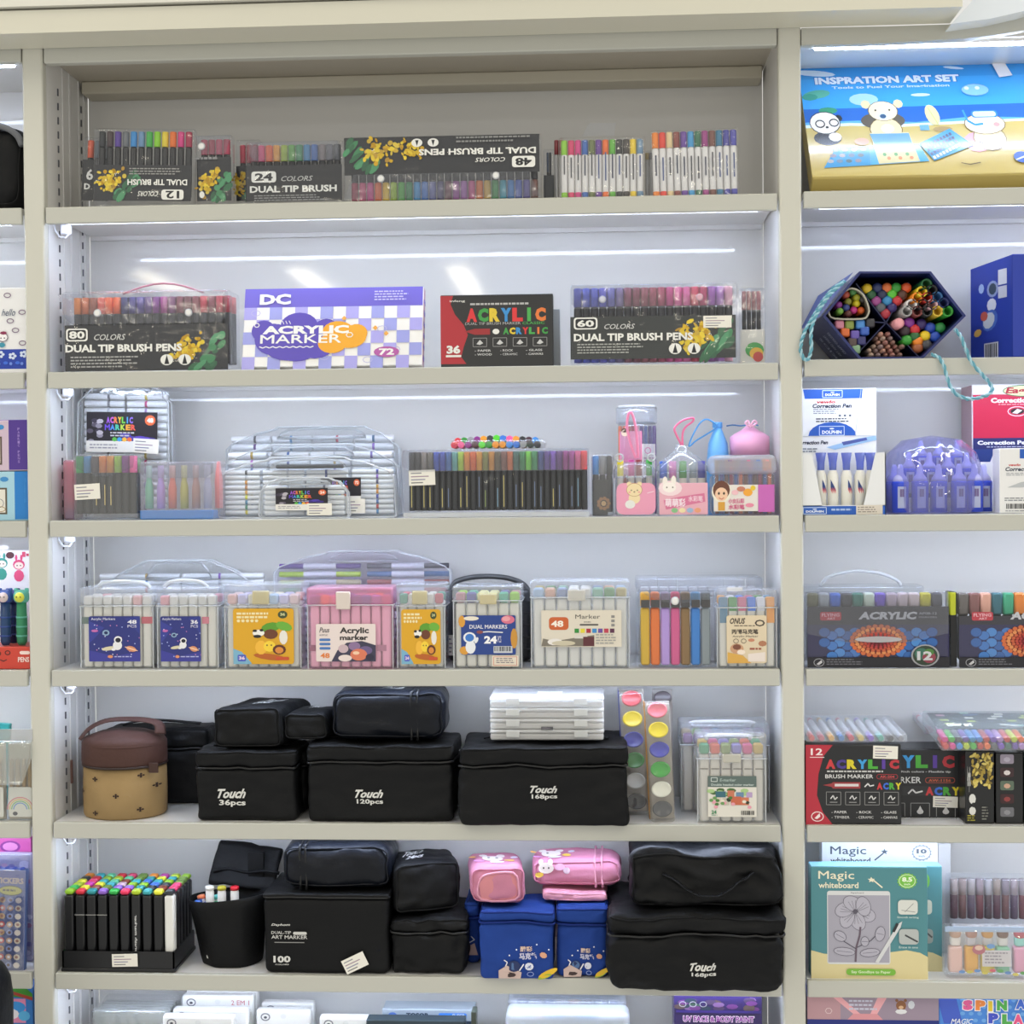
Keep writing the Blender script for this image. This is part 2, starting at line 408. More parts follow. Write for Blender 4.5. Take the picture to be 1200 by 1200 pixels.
# fascia over the bays: projecting box beam with a rounded end
fas = tag(empty('fascia_beam', (.4, -.05, .985)), 'wide beige fascia beam running along the top of the shelving', 'fascia')
def fz(px, py, Y): return unproj(px, py, Y)[1]
b = B(); xa, za = unproj(-150, 44, -.06); xb, zb_ = unproj(1128, 8, -.06)
def slab(b, xa, za, xb, zb, y0, y1, h):
    vs = [(xa, y0, za), (xb, y0, zb), (xb, y0, zb+h), (xa, y0, za+h), (xa, y1, za), (xb, y1, zb), (xb, y1, zb+h), (xa, y1, za+h)]
    b.add(vs, [(0, 1, 2, 3), (4, 7, 6, 5), (0, 4, 5, 1), (3, 2, 6, 7), (0, 3, 7, 4), (1, 5, 6, 2)])
slab(b, xa, za, xb, zb_, -.06, -.003, .026)
for i, v in enumerate(b.v): b.v[i] = (v[0]-.4, v[1]+.05, v[2]-.985)
b.out('front_board', solid('d2cfbf', .3, 'metal'), fas)
b = B(); slab(b, xa, za+.0285, xb, zb_+.0285, -.066, -.003, .09)
for i, v in enumerate(b.v): b.v[i] = (v[0]-.4, v[1]+.05, v[2]-.985)
b.out('upper_board', solid('dcdacf', .12, 'metal'), fas)
# shelves: each can be lifted out
ledm = emis('d4e2ff', LED, 'led_glow'); plug_m = solid('e4e6f0', .3); wire_m = solid('d2d4dc', .4)
def shelf(bay, n, z, label, led=True, lit=True):
    a, b_ = BAYS[bay]; a += .0022; b_ -= .0022; cx = (a+b_)/2
    r = tag(empty('metal_shelf', (cx, 0, z-.0195)), label, 'shelf'); w = b_-a
    B().box(-w/2, w/2, .004, DEP-.0005, .0115, .0192).out('shelf_board', SIDE, r)
    B().rbox(-w/2, w/2, -.004, .004, 0, .0195, .0012).out('shelf_lip', LIPM, r)
    B().box(-w/2+.001, w/2-.001, DEP-.006, DEP-.0005, .006, .0115).out('rear_flange', SIDE, r)
    if led:
        B().rbox(-w/2+.012, w/2-.012, .008, .018, .0055, .0113, .001, None, 1).out('light_rail', SIDE, r)
        t = B().box(-w/2+.02, w/2-.02, .009, .0165, .0025, .0055); t.out('light_strip', ledm, r)
        if bay != 'middle': return r
        B().rbox(-w/2+.006, -w/2+.018, .024, .036, -.008, .011, .003).out('cable_plug', plug_m, r)
        pt = [(-w/2+.001, .02, .009), (-w/2+.003, .018, -.004), (-w/2+.008, .019, -.0115), (-w/2+.014, .024, -.012), (-w/2+.016, .03, -.006)]
        B().tube(pt, .0011, 6).out('power_cable', wire_m, r)
names = {'middle': ['in middle bay under the top row of brush pen packs', 'in middle bay under the purple acrylic marker box', 'in middle bay under the white marker carry cases', 'in middle bay under the yellow and pink marker boxes', 'in middle bay under the brown round bag', 'in middle bay under the black marker tray', 'at the bottom of the middle bay, under white flat boxes'],
 'right': ['in right bay under the blue beach art set', 'in right bay under the six-sided box of crayons', 'in right bay under the correction pens', 'in right bay under the dark acrylic wallets', 'in right bay under the red and black marker boxes', 'in right bay under the whiteboard boxes', 'at the bottom of the right bay'],
 'left': ['in left bay under the black case', 'in left bay under the white patterned box', 'in left bay under the purple and blue boxes', 'in left bay under the pens with animal heads', 'in left bay under the clear hanging bags', 'in left bay under the sticker books', 'at the bottom of the left bay']}
for bay in BAYS:
    for n in range(1, 8):
        z = SZ[n]+(.0015 if bay == 'right' and n == 1 else .003 if bay == 'right' and n == 2 else 0)
        shelf(bay, n, z, 'beige metal shelf '+names[bay][n-1], led=(n < 7))
def strip_top(bay):
    a, b_ = BAYS[bay]; zz = unproj(1000, 57, .025)[1]-.002 if bay == 'right' else unproj(10, 73, 0)[1]
    r = tag(empty('light_strip', ((a+b_)/2, .02, zz)), 'lit white strip lamp under the header of the %s bay' % bay, 'lamp')
    w = b_-a; B().box(-w/2+.02, w/2-.02, 0, .008, .002, .004).out('diffuser', ledm, r)
    B().rbox(-w/2+.015, w/2-.015, -.001, .009, .004, .008, .001).out('rail', SIDE, r)
strip_top('left'); strip_top('right')
# ceiling lamps of the shop, reflected in the glossy panels
lampm = emis('fff6df', LAMP, 'ceiling_lamp_glow')
for i, (x, y, L, z) in enumerate(((-2.05, -8.4, 3.6, 1.75), (-1.1, -8.4, 3.6, 1.75), (-.15, -8.4, 3.6, 1.75), (1.75, -8.4, 3.6, 1.75), (-.9, -1.6, 2, 2.2), (1.9, -1.6, 2, 2.2))):
    r = tag(empty('ceiling_lamp', (x, y, z)), 'long white shop ceiling lamp, out of view, '+('outermost left far one', 'second far one from the left', 'third far one from the left', 'outermost right far one', 'near one on the left', 'near one on the right')[i], 'lamp', 'ceiling lamps out of view')
    B().box(-.06, .06, -L/2, L/2, 0, .01).out('diffuser', lampm, r); B().rbox(-.1, .1, -L/2-.01, L/2+.01, .01, .05, .01).out('housing', POST, r)
# ---------------- middle bay, first row: brush pen wallets ----------------
INK = '26272b'; WHT = 'e9e9e4'
POUCH = clear(.015, 'f8f9fb', .08, 'pvc_film', .03, .25); FLAP = clear(.03, 'f2f3f6', .1, 'frosted_flap', .03, .2)
def wallet(name, label, x0, y0, x1, zb, Y, d, caps, yt, yc, yb, group=None, rot=(0, 0, 0), body='1d1e22', **k):
    T = Th(name, label, 'marker set', x0, y0, x1, zb, Y, group, rot)
    pens(T, x0+4, x1-4, yt, yc, yb, caps, body, y=d*.55, **k)
    shell(T, d, POUCH, .003, 'clear_wallet'); return T
def flap(T, u0, v0, u1, v1, pts=None, y=-.0014):
    pts = pts or [(u0, v0), (u1, v0), (u1, v1-6), (u1-8, v1), (u0+8, v1), (u0, v1-6)]
    return B().prism([(T.u(a), T.v(b)) for a, b in pts][::-1], y, y+.0005).out('wallet_flap', FLAP, T.root)
# twelve pens, upside down, leaning
T = wallet('brush_pen_wallet', 'upside down clear wallet of twelve brush pens, grey to pink caps, in top row', 107, 150, 226, SZ[1], .012, .013,
    ['2c2f33', '4a3a3c', '5b3f97', '6e7276', '3b8fd0', '6f93b8', '47b04f', '8ccf2c', 'e8cf3a', 'e9762f', 'd63a84', 'a52c4c'], 153, 171, 230, rot=(0, math.radians(1.5), 0), fill=.42)
card(T, 109, 193, 222, 235, INK); a = Art(T, .0008)
a.blossom(109, 194, 160, 234, 3); a.text('DUAL TIP BRUSH', 148, 210, 218, 217, WHT, .03, up=False); a.micro(150, 197, 215, 206, 3, '9a9a98')
a.rr(188, 222, 214, 234, 3, WHT); a.text('12', 193, 223.5, 209, 232.5, INK, .03, up=False); a.text('COLORS', 160, 224, 184, 230, WHT, .01, .3, up=False); a.out()
T = wallet('brush_pen_wallet', 'dark brush pen wallet with orange and grey caps, mostly hidden at the left post', 92, 160, 125, SZ[1], .034, .014, ['e0664a', '55606a', '8a8f94'], 163, 184, 230, rot=(0, math.radians(3), 0))
card(T, 93, 187, 124, 235, INK); a = Art(T, .0008); a.text('6', 98, 198, 106, 211, WHT, .03); a.text('D', 96, 215, 103, 222, WHT, .04); a.out()
T = wallet('brush_pen_wallet', 'narrow brush pen wallet with dark pink caps, a snap button and a yellow flower card', 229, 158, 272, SZ[1], .02, .015, ['c23a5c', 'b0304e', 'c8486a', 'b83255'], 162, 180, 230)
card(T, 230, 184, 270, 235, INK); a = Art(T, .0008); a.blossom(228, 192, 272, 236, 5); a.micro(229, 184, 262, 190, 1, '88898c'); a.ell(236, 228, 3, 4, WHT); a.out()
flap(T, 229, 159, 271, 181, [(229, 159), (271, 159), (264, 181), (236, 181)]); button(T, 236, 171)
T = wallet('brush_pen_wallet', 'brush pen wallet with deep pink caps squeezed behind the pack of twenty-four', 275, 163, 305, SZ[1], .042, .014, ['b8324e', 'a82c48', '9c2a44'], 168, 190, 230)
card(T, 276, 194, 304, 235, INK); a = Art(T, .0008); a.blossom(268, 198, 300, 236, 6); a.out()
T = wallet('brush_pen_wallet', 'clear wallet of brush pens with a black card reading 24 colors', 287, 165, 402, SZ[1], .012, .018,
    ['8a5a66', 'd8477c', 'ef6a3a', 'f0a63a', 'a8c03a', '66b04a', '3c9a64', '3f8fc0', '3b6fb8', '857a7a', '6a6a72', '55585e'], 168, 187, 230, fill=.47)
card(T, 287, 193, 400, 235, INK); a = Art(T, .0008)
a.rr(294, 200, 323, 213, 3, WHT); a.text('24', 298, 202, 319, 211, INK, .04); a.text('COLORS', 329, 206, 366, 212, 'b9bab8', .01, .3)
a.text('DUAL TIP BRUSH', 292, 217, 394, 225, WHT, .035); a.micro(297, 228, 390, 236, 3, '9c9d9c'); a.out()
flap(T, 292, 166, 396, 188)
T = wallet('brush_pen_wallet', 'wide upside down brush pen wallet, black card with yellow flower reading 48 colors', 402, 158, 634, SZ[1], .012, .02,
    [None], 159, 160, 161)
capc = ['9c3350', 'c64a78', 'd04a94', 'e8703a', 'e9c23a', 'a8c83a', '55b04a', '3c8f5a', '3f9ad0', '4a7fc8', '6a70a8', '55507a', '7a4a5a', '9c4a9a', 'a86ab0', 'c4568a', 'e07a3a', 'd8b25a', '4a9a5a', '3aa6b8', '3a86c8', '3a5ab0', '4a3f90', '6b4038']
for i, c in enumerate(capc):
    px = 409+(i+.5)*221/24; z0 = T.v(231.5); z1 = T.v(210); z2 = T.v(164); r = T.w/232*4.1
    o = link('marker', penmesh('round', z2-z1, r, '1d1e22'), T.root); o.location = (T.u(px), .012, z1)
    q = link('cap', penmesh('round', z1-z0, r*1.04, c), o); q.location = (0, 0, z0-z1)
card(T, 403, 159, 632, 203, INK); a = Art(T, .0008)
a.blossom(470, 158, 402, 200, 8); a.blossom(500, 160, 448, 192, 9, False); a.ell(489, 167, 6.5, 5, WHT); a.ell(508, 167, 6.5, 5, WHT)
for cx in (489, 508): a.poly([(cx-2, 164), (cx+2, 164), (cx, 171)], INK)
a.text('DUAL TIP BRUSH PENS', 491, 174.5, 628, 182, WHT, .035, up=False); a.rr(600, 185, 627, 198, 3, WHT); a.text('48', 604, 187, 623, 196, INK, .04, up=False)
a.text('COLORS', 557, 186, 592, 191, WHT, .01, .3, up=False); a.micro(535, 161, 625, 170, 2, '8c8d8c'); a.out()
flap(T, 404, 203, 631, 222, [(402, 232), (632, 232), (620, 203), (414, 203)]); button(T, 446, 208); button(T, 581, 207)
T = wallet('brush_pen_wallet', 'dark wallet with grey blue caps, squeezed between the 48 pack and the white pens', 636, 174, 650, SZ[1], .03, .014, ['3a4a62', '2e3238'], 177, 200, 230)
card(T, 637, 205, 649, 235, '1c2024')
def sleeve(label, x0, y0, x1, zb, Y, caps, yt, yc, yb, rot, band=True):
    T = Th('white_pen_sleeve', label, 'pens', x0, y0, x1, zb, Y, 'white pens in clear sleeves', (0, math.radians(rot), 0))
    pens(T, x0+2, x1-2, yt, yc, yb, caps, 'e6e6e8', y=.006, bottom='cap', fill=.46)
    a = Art(T, .0008)
    n = len(caps); w = (x1-x0-4)/n
    for i in range(n):
        cx = x0+2+w*(i+.5); a.rect(cx-.8, 178+R.uniform(0, 6), cx+.9, 206+R.uniform(-4, 6), R.choice(('3a3f58', '4a4a52', '4b5a8a')))
    a.out('pen_print'); shell(T, .012, clear(.03, 'fafafa', .06, 'thin_sleeve', .05, .5), .002, 'clear_sleeve'); return T
T = sleeve('white pens with bright caps in a hang-tab sleeve, lime cap at left', 655, 160, 756, SZ[1], .014, ['8fd030', 'd8356e', 'd83a8a', '3567b8', '6e7a4a', '6a3a9a', 'f0702a', '62b83a', '2a2a2c', '3a3432', 'f2d22a', '6f93b4'], 163, 180, 231, 0)
B().prism([(T.u(682), T.v(158)), (T.u(720), T.v(158)), (T.u(722), T.v(143)), (T.u(690), T.v(143))], .005, .0056).out('hang_tab', POUCH, T.root)
sleeve('white pens with bright caps in a clear sleeve, orange cap at the left end', 763, 151, 867, SZ[1], .012, ['f08a2a', 'e8402f', 'e8d2a0', '8a4038', '6a3fa0', '3fa0dc', '2f6f50', 'a03a88', '7a4a40', '2f7aa0', '3a3aa0', '4a4ab0'], 153, 171, 229, -1)
T = Th('white_pen_sleeve', 'dark red capped pens just behind the lime capped sleeve', 'pens', 649, 160, 660, SZ[1], .03, None, (0, 0, 0)); pens(T, 649, 660, 163, 180, 231, ['7a3038', '8a3a40'], 'b8b8ba', y=.006)
T = Th('white_pen_sleeve', 'pale grey sleeve edge standing between the two sleeves of white pens', 'pens', 756, 176, 766, SZ[1], .03); pens(T, 756, 766, 178, 186, 231, ['c8b890', '9a9aa0'], 'c8c8c8', y=.006); shell(T, .012, POUCH, .002)
# ---------------- second row ----------------
T = wallet('brush_pen_wallet', 'large frosted brush pen wallet with a black card reading 80 colors', 72, 340, 268, SZ[2], .008, .055,
    ['e8863a', 'd96a35', 'a8604a', 'e04a3a', 'ff6a35', 'ff6a35', '3a3a78', '453a8a', '55409a', '6a4a8a', '8a3a90', 'b03a90', '8a4a7a', '8a4050', '7a3a44', '903a48', 'd83a50', '8a3a4a', 'c03048', 'a02c40'], 344, 364, 425, fill=.5)
pens(T, 76, 266, 344, 364, 425, ['c0404a']*18, '1d1e22', y=.046)
card(T, 75, 380, 266, 434, INK, .001); a = Art(T, .0006)
a.blossom(198, 388, 262, 434, 11); a.rr(77, 384, 102.5, 399, 3.4, WHT); a.rr(79, 385.6, 100.5, 397.4, 2.6, INK); a.text('80', 80.5, 387, 99, 396, WHT, .035); a.text('COLORS', 110, 391, 147, 398, 'c9cac8', .01, .3)
a.text('DUAL TIP BRUSH PENS', 76, 403, 213, 412, WHT, .04); a.micro(82, 417, 165, 432, 4, 'a4a5a4')
for cx in (195, 216): a.ell(cx, 422, 7.5, 6.5, WHT); a.poly([(cx-3, 427), (cx+3, 427), (cx, 416)], INK)
a.out(); flap(T, 75, 341, 267, 379, [(68, 343), (268, 343), (264, 372), (258, 379), (84, 379), (76, 372)]); button(T, 114, 366); button(T, 221, 367)
B().tube([(T.u(135+i*12), .03, T.h+.012*math.sin(math.pi*i/8)) for i in range(9)], .0012, 6).out('handle', clear(.5, 'e8b0c0', .1, 'pink_plastic'), T.root)
def pbox(name, label, cat, x0, y0, x1, zb, Y, d, front, side=None, group=None, rot=(0, 0, 0), lean=0, top=None, r=.001):
    T = Th(name, label, cat, x0, y0, x1, zb, Y, group, rot); T.h /= math.cos(rot[0])
    b = B().rbox(-T.w/2, T.w/2, 0, d, .0003, T.h, r)
    b.out('carton', solid(front, .3, 'card'), T.root)
    if side: B().box(T.w/2, T.w/2+.0004, .0006, d-.0006, .001, T.h-.001).out('side_panel', solid(side, .35, 'card'), T.root)
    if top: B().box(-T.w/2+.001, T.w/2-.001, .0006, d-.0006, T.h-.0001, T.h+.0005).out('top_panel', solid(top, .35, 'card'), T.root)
    return T
T = pbox('marker_box', 'big box with purple band, checked pattern and purple and orange blots reading acrylic marker', 'marker set', 282, 334, 494, SZ[2]+.0036, .008, .014, 'ecebe8', 'b98aa8', rot=(-.25, 0, 0))
T.root['label'] = T.root['label']
a = Art(T, -.0002); T.x0 += 4; T.x1 += 4; V = '6d63c4'; V2 = '5a4bb0'
a.rect(286, 334, 497, 357, V)
for i in range(14):
    for j in range(5):
        if (i+j) % 2 == 0: a.rect(286+i*15.1, 357+j*15, min(497, 286+(i+1)*15.1), 357+(j+1)*15, '9b9fdc' if (i*3+j) % 4 else 'a9a4e2')
for i in range(9):
    cx, cy = 300+(i*67) % 185, 364+(i*29) % 62; a.loop(cx, cy, 5.5, 3.6, .7, 'b9b6de', 8)
for cx, cy, rx, ry in ((322, 396, 22, 19), (352, 380, 22, 16), (340, 402, 30, 20), (372, 398, 26, 22), (310, 386, 14, 13), (350, 410, 24, 13), (384, 388, 16, 16)): a.ell(cx, cy, rx, ry, V2, 20)
for cx, cy, rx, ry in ((398, 387, 18, 12), (412, 394, 20, 14), (392, 402, 17, 12), (420, 390, 13, 11)): a.ell(cx, cy, rx, ry, 'e8a52e', 18)
a.text('DC', 304, 341, 341, 354, WHT, .05); a.text('ACRYLIC', 309, 380, 411, 390, WHT, .05); a.text('MARKER', 307, 391, 402, 401, WHT, .05)
a.line([(306+i*4, 405+(i % 2)*1.6) for i in range(17)], 1.2, WHT); a.ell(456, 413, 15, 6.5, 'b05aa0', 14); a.text('72', 447, 409, 465, 417, WHT, .04)
for i in range(5): a.line([(326+i*4, 378), (324+i*4, 374)], .8, WHT)
a.loop(412, 392, 4, 3, 1, WHT, 6); a.loop(302, 379, 3, 2.6, 1, WHT, 6); a.micro(440, 339, 480, 352, 4, 'c9c6ee')
for cx, cy in ((442, 384), (455, 391), (405, 372)): a.poly([(cx-3, cy), (cx, cy-3), (cx+3, cy), (cx, cy+3)], 'e8a84a')
a.out('front_print', .35)
for i in range(6): B().box(T.w/2+.0004, T.w/2+.0008, .002, .012, .008+i*.014, .013+i*.014).out('side_stripe', solid('6d63c4', .4), T.root)
T = pbox('marker_box', 'black box with a wavy red left edge reading acrylic 36, beside the purple one', 'marker set', 516, 345, 648, SZ[2], .012, .02, '242527')
a = Art(T, -.0002); RED = 'b02f38'
a.poly([(516, 346), (531, 346), (528, 356), (533, 368), (543, 380), (548, 392), (543, 406), (540, 418), (546, 426), (516, 426)], RED)
AC = ['d8373a', '3f9a48', 'e0c43a', '3a8fd0', 'd8373a', '4aa850', 'e07a3a']
a.text('ACRYLIC', 546, 361, 640, 377, WHT, .07, cols=AC); a.micro(551, 355, 640, 357.5, 1, 'b9b9b9', .9); a.text('DUAL TIP BRUSH MARKER', 545, 377.5, 610, 380.5, 'b5b5b5', .01); a.text('CLASSIC', 612, 377.5, 638, 380.5, '4aa850', .01)
a.poly([(544, 388), (556, 385), (574, 385), (574, 392), (556, 392)], '9a2c30'); a.ell(581, 388.5, 4, 3.2, WHT); a.text('ACRYLIC', 589, 384, 642, 392, WHT, .06, cols=AC[1:])
for i in range(4):
    x = 554+i*23.5; a.frame(x, 396, x+16, 406, .6, '9a9a9a'); a.poly([(x+4, 403), (x+8, 398), (x+12, 402), (x+8, 404)], 'c9c9c9')
for i, (s1, s2) in enumerate((('PAPER', 'WOOD'), ('ROCK', 'CERAMIC'), ('GLASS', 'CANVAS'))):
    x = 556+i*30; a.text('- '+s1, x, 409.5, x+(19 if i != 1 else 15), 412, 'd0d0d0', .02); a.text('- '+s2, x, 414, x+20, 416.5, 'd0d0d0', .02)
a.text('36', 523, 404, 539, 414, WHT, .05); a.rr(522, 415.5, 540, 418, .6, WHT); a.text('infeng', 527, 351, 545, 354, WHT, .01); a.out()
T = pbox('clear_lid_box', 'clear plastic box edge showing behind the black acrylic 36 box', 'box', 640, 362, 656, SZ[2], .04, .02, '9aa0a4')
T = wallet('brush_pen_wallet', 'glossy brush pen wallet, price label and card reading 60 colors', 668, 332, 864, SZ[2], .008, .03,
    ['2e3aa0', '3648b8', '4a55c0', '5a5ac8', '6a6ab8', '7a6aa0', '8a3f5a', '8a3a50', '9a4a5a', 'a84a60', 'b03a60', 'd0408a', 'e04a9a', 'e86aa8', 'd83a60', 'c8306a', 'a85ab8', 'b87ac8', 'e0a0b8'], 335, 357, 423, bottom='cap', fill=.49)
card(T, 668, 370, 862, 420, '2a2e2c', .001); a = Art(T, .0006)
a.blossom(785, 372, 862, 420, 14); a.rr(672, 371, 700, 385, 3.4, WHT); a.rr(674, 372.5, 698, 383.5, 2.6, INK); a.text('60', 676, 374, 696, 382, WHT, .035); a.text('COLORS', 708, 379, 744, 385, 'c9cac8', .01, .3)
a.text('DUAL TIP BRUSH PENS', 672, 390, 812, 399, WHT, .035); a.micro(676, 402, 760, 415, 4, 'a8aaa6')
for cx in (791, 813): a.ell(cx, 409, 7.5, 6.5, WHT); a.poly([(cx-3, 414), (cx+3, 414), (cx, 403)], INK)
a.out(); flap(T, 669, 333, 862, 361, y=-.0014); button(T, 706, 350, c='c9cbd8'); button(T, 820, 349, c='d8a8b8'); sticker(T, 824, 371, 857, 385, -.0006)
T = wallet('brush_pen_wallet', 'small wallet with dark red caps and a colour wheel card, at the right post', 866, 337, 897, SZ[2], .03, .02, ['8a3a40', '9a3a3c', '8a3034', 'b05a60'], 340, 362, 395)
card(T, 867, 386, 896, 430, 'd8d8d0'); a = Art(T, .0008); a.ell(884, 410, 11, 9, '3f9a48'); a.ell(886, 414, 8, 7, 'e0b03a'); a.ell(888, 418, 6, 6, 'c0403a'); a.out(); flap(T, 866, 338, 896, 366)
# ---------------- third row: carry cases, pen packs, tubs ----------------
RIM = clear(.5, 'eef1f4', .15, 'clear_plastic_rim', .12); CASE = clear(.05, 'f6f8fa', .06, 'case_plastic', .06, .15)
MILKY = clear(.08, 'f2f4f6', .1, 'milky_plastic', .07, .1); LIDM = clear(.17, 'eef1f6', .1, 'milky_lid', .08, .1)
def case(T, d, v_sh, hx0, hx1, vt, y0=0, lean=6, mat=None, rim=None, grip=None, hv=None):
    """carry case: body up to v_sh, shoulders up to the grip hx0..hx1 at height vt"""
    x0, x1 = T.x0, T.x1; vb = T.yb; mat = mat or CASE; rim = rim or RIM
    o = [(x0, vb-4), (x0+3, vb), (x1-3, vb), (x1, vb-4), (x1-lean*.5, v_sh+6), (x1-lean-3, v_sh), (hx1+(x1-hx1)*.35, v_sh-(v_sh-vt)*.62), (hx1, vt+3), (hx1-5, vt), (hx0+5, vt), (hx0, vt+3), (x0+(hx0-x0)*.65, v_sh-(v_sh-vt)*.62), (x0+lean+3, v_sh), (x0+lean*.5, v_sh+6)]
    P = [(T.u(a), T.v(b)) for a, b in o]
    B().prism(P, y0, y0+d).out('clear_shell', mat, T.root)
    for yy in (y0, y0+d*.5):
        B().tube([(a, yy, max(b, .001)) for a, b in P], .0009, 5, True).out('rim', rim, T.root)
    hv = hv or (vt+ (v_sh-vt)*.62); pts = [(hx0+6, hv), (hx0+12, vt+4), (hx1-12, vt+4), (hx1-6, hv)]
    B().tube([(T.u(a), y0+d*.25, T.v(b)) for a, b in [(hx0+4, hv), (hx0+9, (hv+vt)/2+1), (hx0+16, vt+3.5), ((hx0+hx1)/2, vt+2), (hx1-16, vt+3.5), (hx1-9, (hv+vt)/2+1), (hx1-4, hv), ((hx0+hx1)/2, hv+1.5)]], .0016, 6, True).out('handle', grip or RIM, T.root)
def rows(a, b, n): return [a+(b-a)*i/(n-1) for i in range(n)]
def acard(T, u0, v0, u1, v1, num, y=-.0012):
    """black galaxy label of the acrylic marker cases"""
    B().box(T.u(u0), T.u(u1), y, y+.0005, T.v(v1), T.v(v0)).out('label_card', solid('1b1822', .4, 'card'), T.root)
    a = Art(T, y-.0001); w = u1-u0; h = v1-v0; r = random.Random(num)
    for i in range(10): a.ell(u0+w*r.uniform(.04, .2), v0+h*r.uniform(.2, .75), w*.05, h*.06, r.choice(('8a8492', '5a5364', 'b5b0ba', '3a3346')), 7)
    for i in range(8): a.ell(u0+w*r.uniform(.5, .9), v0+h*r.uniform(.55, .8), w*.09, h*.05, r.choice(('4a3aa8', '5a40b8', '3a2a80')), 8)
    a.text('ACRYLIC', u0+w*.28, v0+h*.12, u0+w*.66, v0+h*.28, 'fff', .05, cols=['9a5ad0', 'c05ac0', 'e07a4a', 'e8c03a', '6ac04a', '4aa0d8', '8a6ad8'])
    a.text('MARKER', u0+w*.26, v0+h*.31, u0+w*.7, v0+h*.45, 'fff', .05, cols=['6a4ad0', '4a8ad8', '4ac0a0', 'b0d04a', 'e8a03a', 'e05a4a'])
    a.ell(u0+w*.9, v0+h*.2, w*.075, h*.13, 'e0673a', 14); a.text(str(num), u0+w*.855, v0+h*.14, u0+w*.945, v0+h*.26, 'f4e4da', .04)
    a.micro(u0+w*.34, v0+h*.5, u0+w*.68, v0+h*.64, 2, 'c8c4cc'); a.rect(u0, v0+h*.72, u1, v1, 'e4e2dc')
    for i, c in enumerate(('5ab84a', '3a9ad8', 'e8b03a', 'e8703a')): a.ell(u0+w*(.4+i*.07), v0+h*.68, w*.035, h*.055, c, 8)
    a.micro(u0+w*.05, v0+h*.8, u0+w*.6, v0+h*.95, 2, '9a98a0'); a.out('label_print')
WB = ['6a6a78', 'b8a03a', 'a04a9a', 'c8ccd4', 'c8ccd4', '8a7ab0', 'd8cfa8', 'c8ccd4', 'b0b8c8', 'c8ccd4']
T = Th('marker_carry_case', 'clear carry case of level white markers standing tall at the left, black label 48', 'marker case', 86, 452, 197, SZ[3], .072, 'white marker carry cases', (0, math.radians(1.2), 0))
hpens(T, 92, 192, rows(594, 464, 16), ['c8ccd4', '3a4a90', 'b08a3a', 'c8ccd4', 'c0c4d0', 'a0a4b0', 'c8ccd4', '4a5aa0', 'c8ccd4', 'c8ccd4', 'c0c4d0', 'a07ab8', '6a6a72', 'c8307a', '5a5a68', 'c0a83a']*2, 2, y=.012)
case(T, .03, 466, 112, 180, 452); acard(T, 99, 483, 182, 530, 48); sticker(T, 154, 514, 184, 531, -.0022, rot=.05)
T = Th('pen_pack', 'clear pack of black barrelled pens with green, orange and pink caps and a price sticker', 'marker set', 85, 532, 160, SZ[3], .008, 'pens and packs of the third row')
pens(T, 86, 158, 534, 554, 602, ['2f9a4a', '3f8fc0', '4a3a36', 'f08a2a', 'f09a2a', 'a8d03a', '8a2a88', 'f05aa0'], '18191c', y=.009, fill=.5)
shell(T, .03, MILKY); pens(T, 86, 158, 536, 554, 602, ['5a8a3a']*6, '18191c', y=.024); sticker(T, 87, 567, 117, 585, rot=-.05)
flap(T, 86, 533, 158, 560, [(86, 533), (158, 533), (156, 548), (130, 558), (112, 558), (88, 548)])
a = Art(T, -.0004)
for i, x in enumerate((112, 122, 129)): a.rect(x, 566+i*2, x+1, 592, 'c8b88a')
a.out('pen_print')
T = Th('pen_pack', 'pink tinted pack of pens with a blue foot, tucked against the left upright', 'marker set', 73, 539, 87, SZ[3], .03)
pens(T, 74, 87, 541, 560, 590, ['e05a9a', 'e86aa8'], 'e88ab8', y=.012); shell(T, .03, clear(.3, 'f0c8d0', .1, 'pink_tinted_plastic')); B().rbox(T.u(75), T.u(86), .001, .028, .001, .012, .001).out('foot', solid('3a80c8', .3), T.root)
T = Th('pen_pack', 'clear box of pastel thick markers standing in a bright blue base', 'marker set', 163, 541, 256, SZ[3], .01)
PST = ['7ec8a8', 'b89ae0', 'e07a6a', 'b8b85a', 'b08a84', 'a8b0c8']
for i, c in enumerate(PST):
    x = T.u(171+i*13.8); r = T.w/93*5.0
    o = link('marker', penmesh('cone', T.v(555)-T.v(596), r, c), T.root); o.location = (x, .012, T.v(596))
    q = link('cap', penmesh('round', T.v(545)-T.v(560), r*.75, ('c8e8dc', 'd8c8ee', 'e8c0b8', 'dcdca8', 'd0b8b4', 'd0d4e0')[i]), o); q.location = (0, 0, T.v(560)-T.v(596))
o = link('marker', penmesh('cone', T.v(541)-T.v(596), .005, 'f08080'), T.root); o.location = (T.u(251), .02, T.v(596))
B().rbox(T.u(163), T.u(249), .001, .034, .0005, T.v(598), .001).out('base', solid('2f8ad8', .3), T.root)
shell(T, .036, clear(.14, 'f0eef2', .12, 'frosted_box')); flap(T, 163, 542, 250, 560)
T = Th('marker_carry_case', 'widest clear carry case of white markers at the back, grip arching highest', 'marker case', 262, 498, 470, SZ[3], .10, 'white marker carry cases')
hpens(T, 268, 462, rows(598, 514, 10), ['c8ccd4', 'b08a3a', '6a4a8a', '4a8aa8', 'c8ccd4', '8a5ac0', '4a4a52', '6aa0d0', 'c04a5a', '3a6a90']*3, 4, y=.012); case(T, .03, 520, 320, 432, 500)
T = Th('marker_carry_case', 'clear carry case of white markers, second from the back of the stack', 'marker case', 258, 520, 468, SZ[3], .066, 'white marker carry cases')
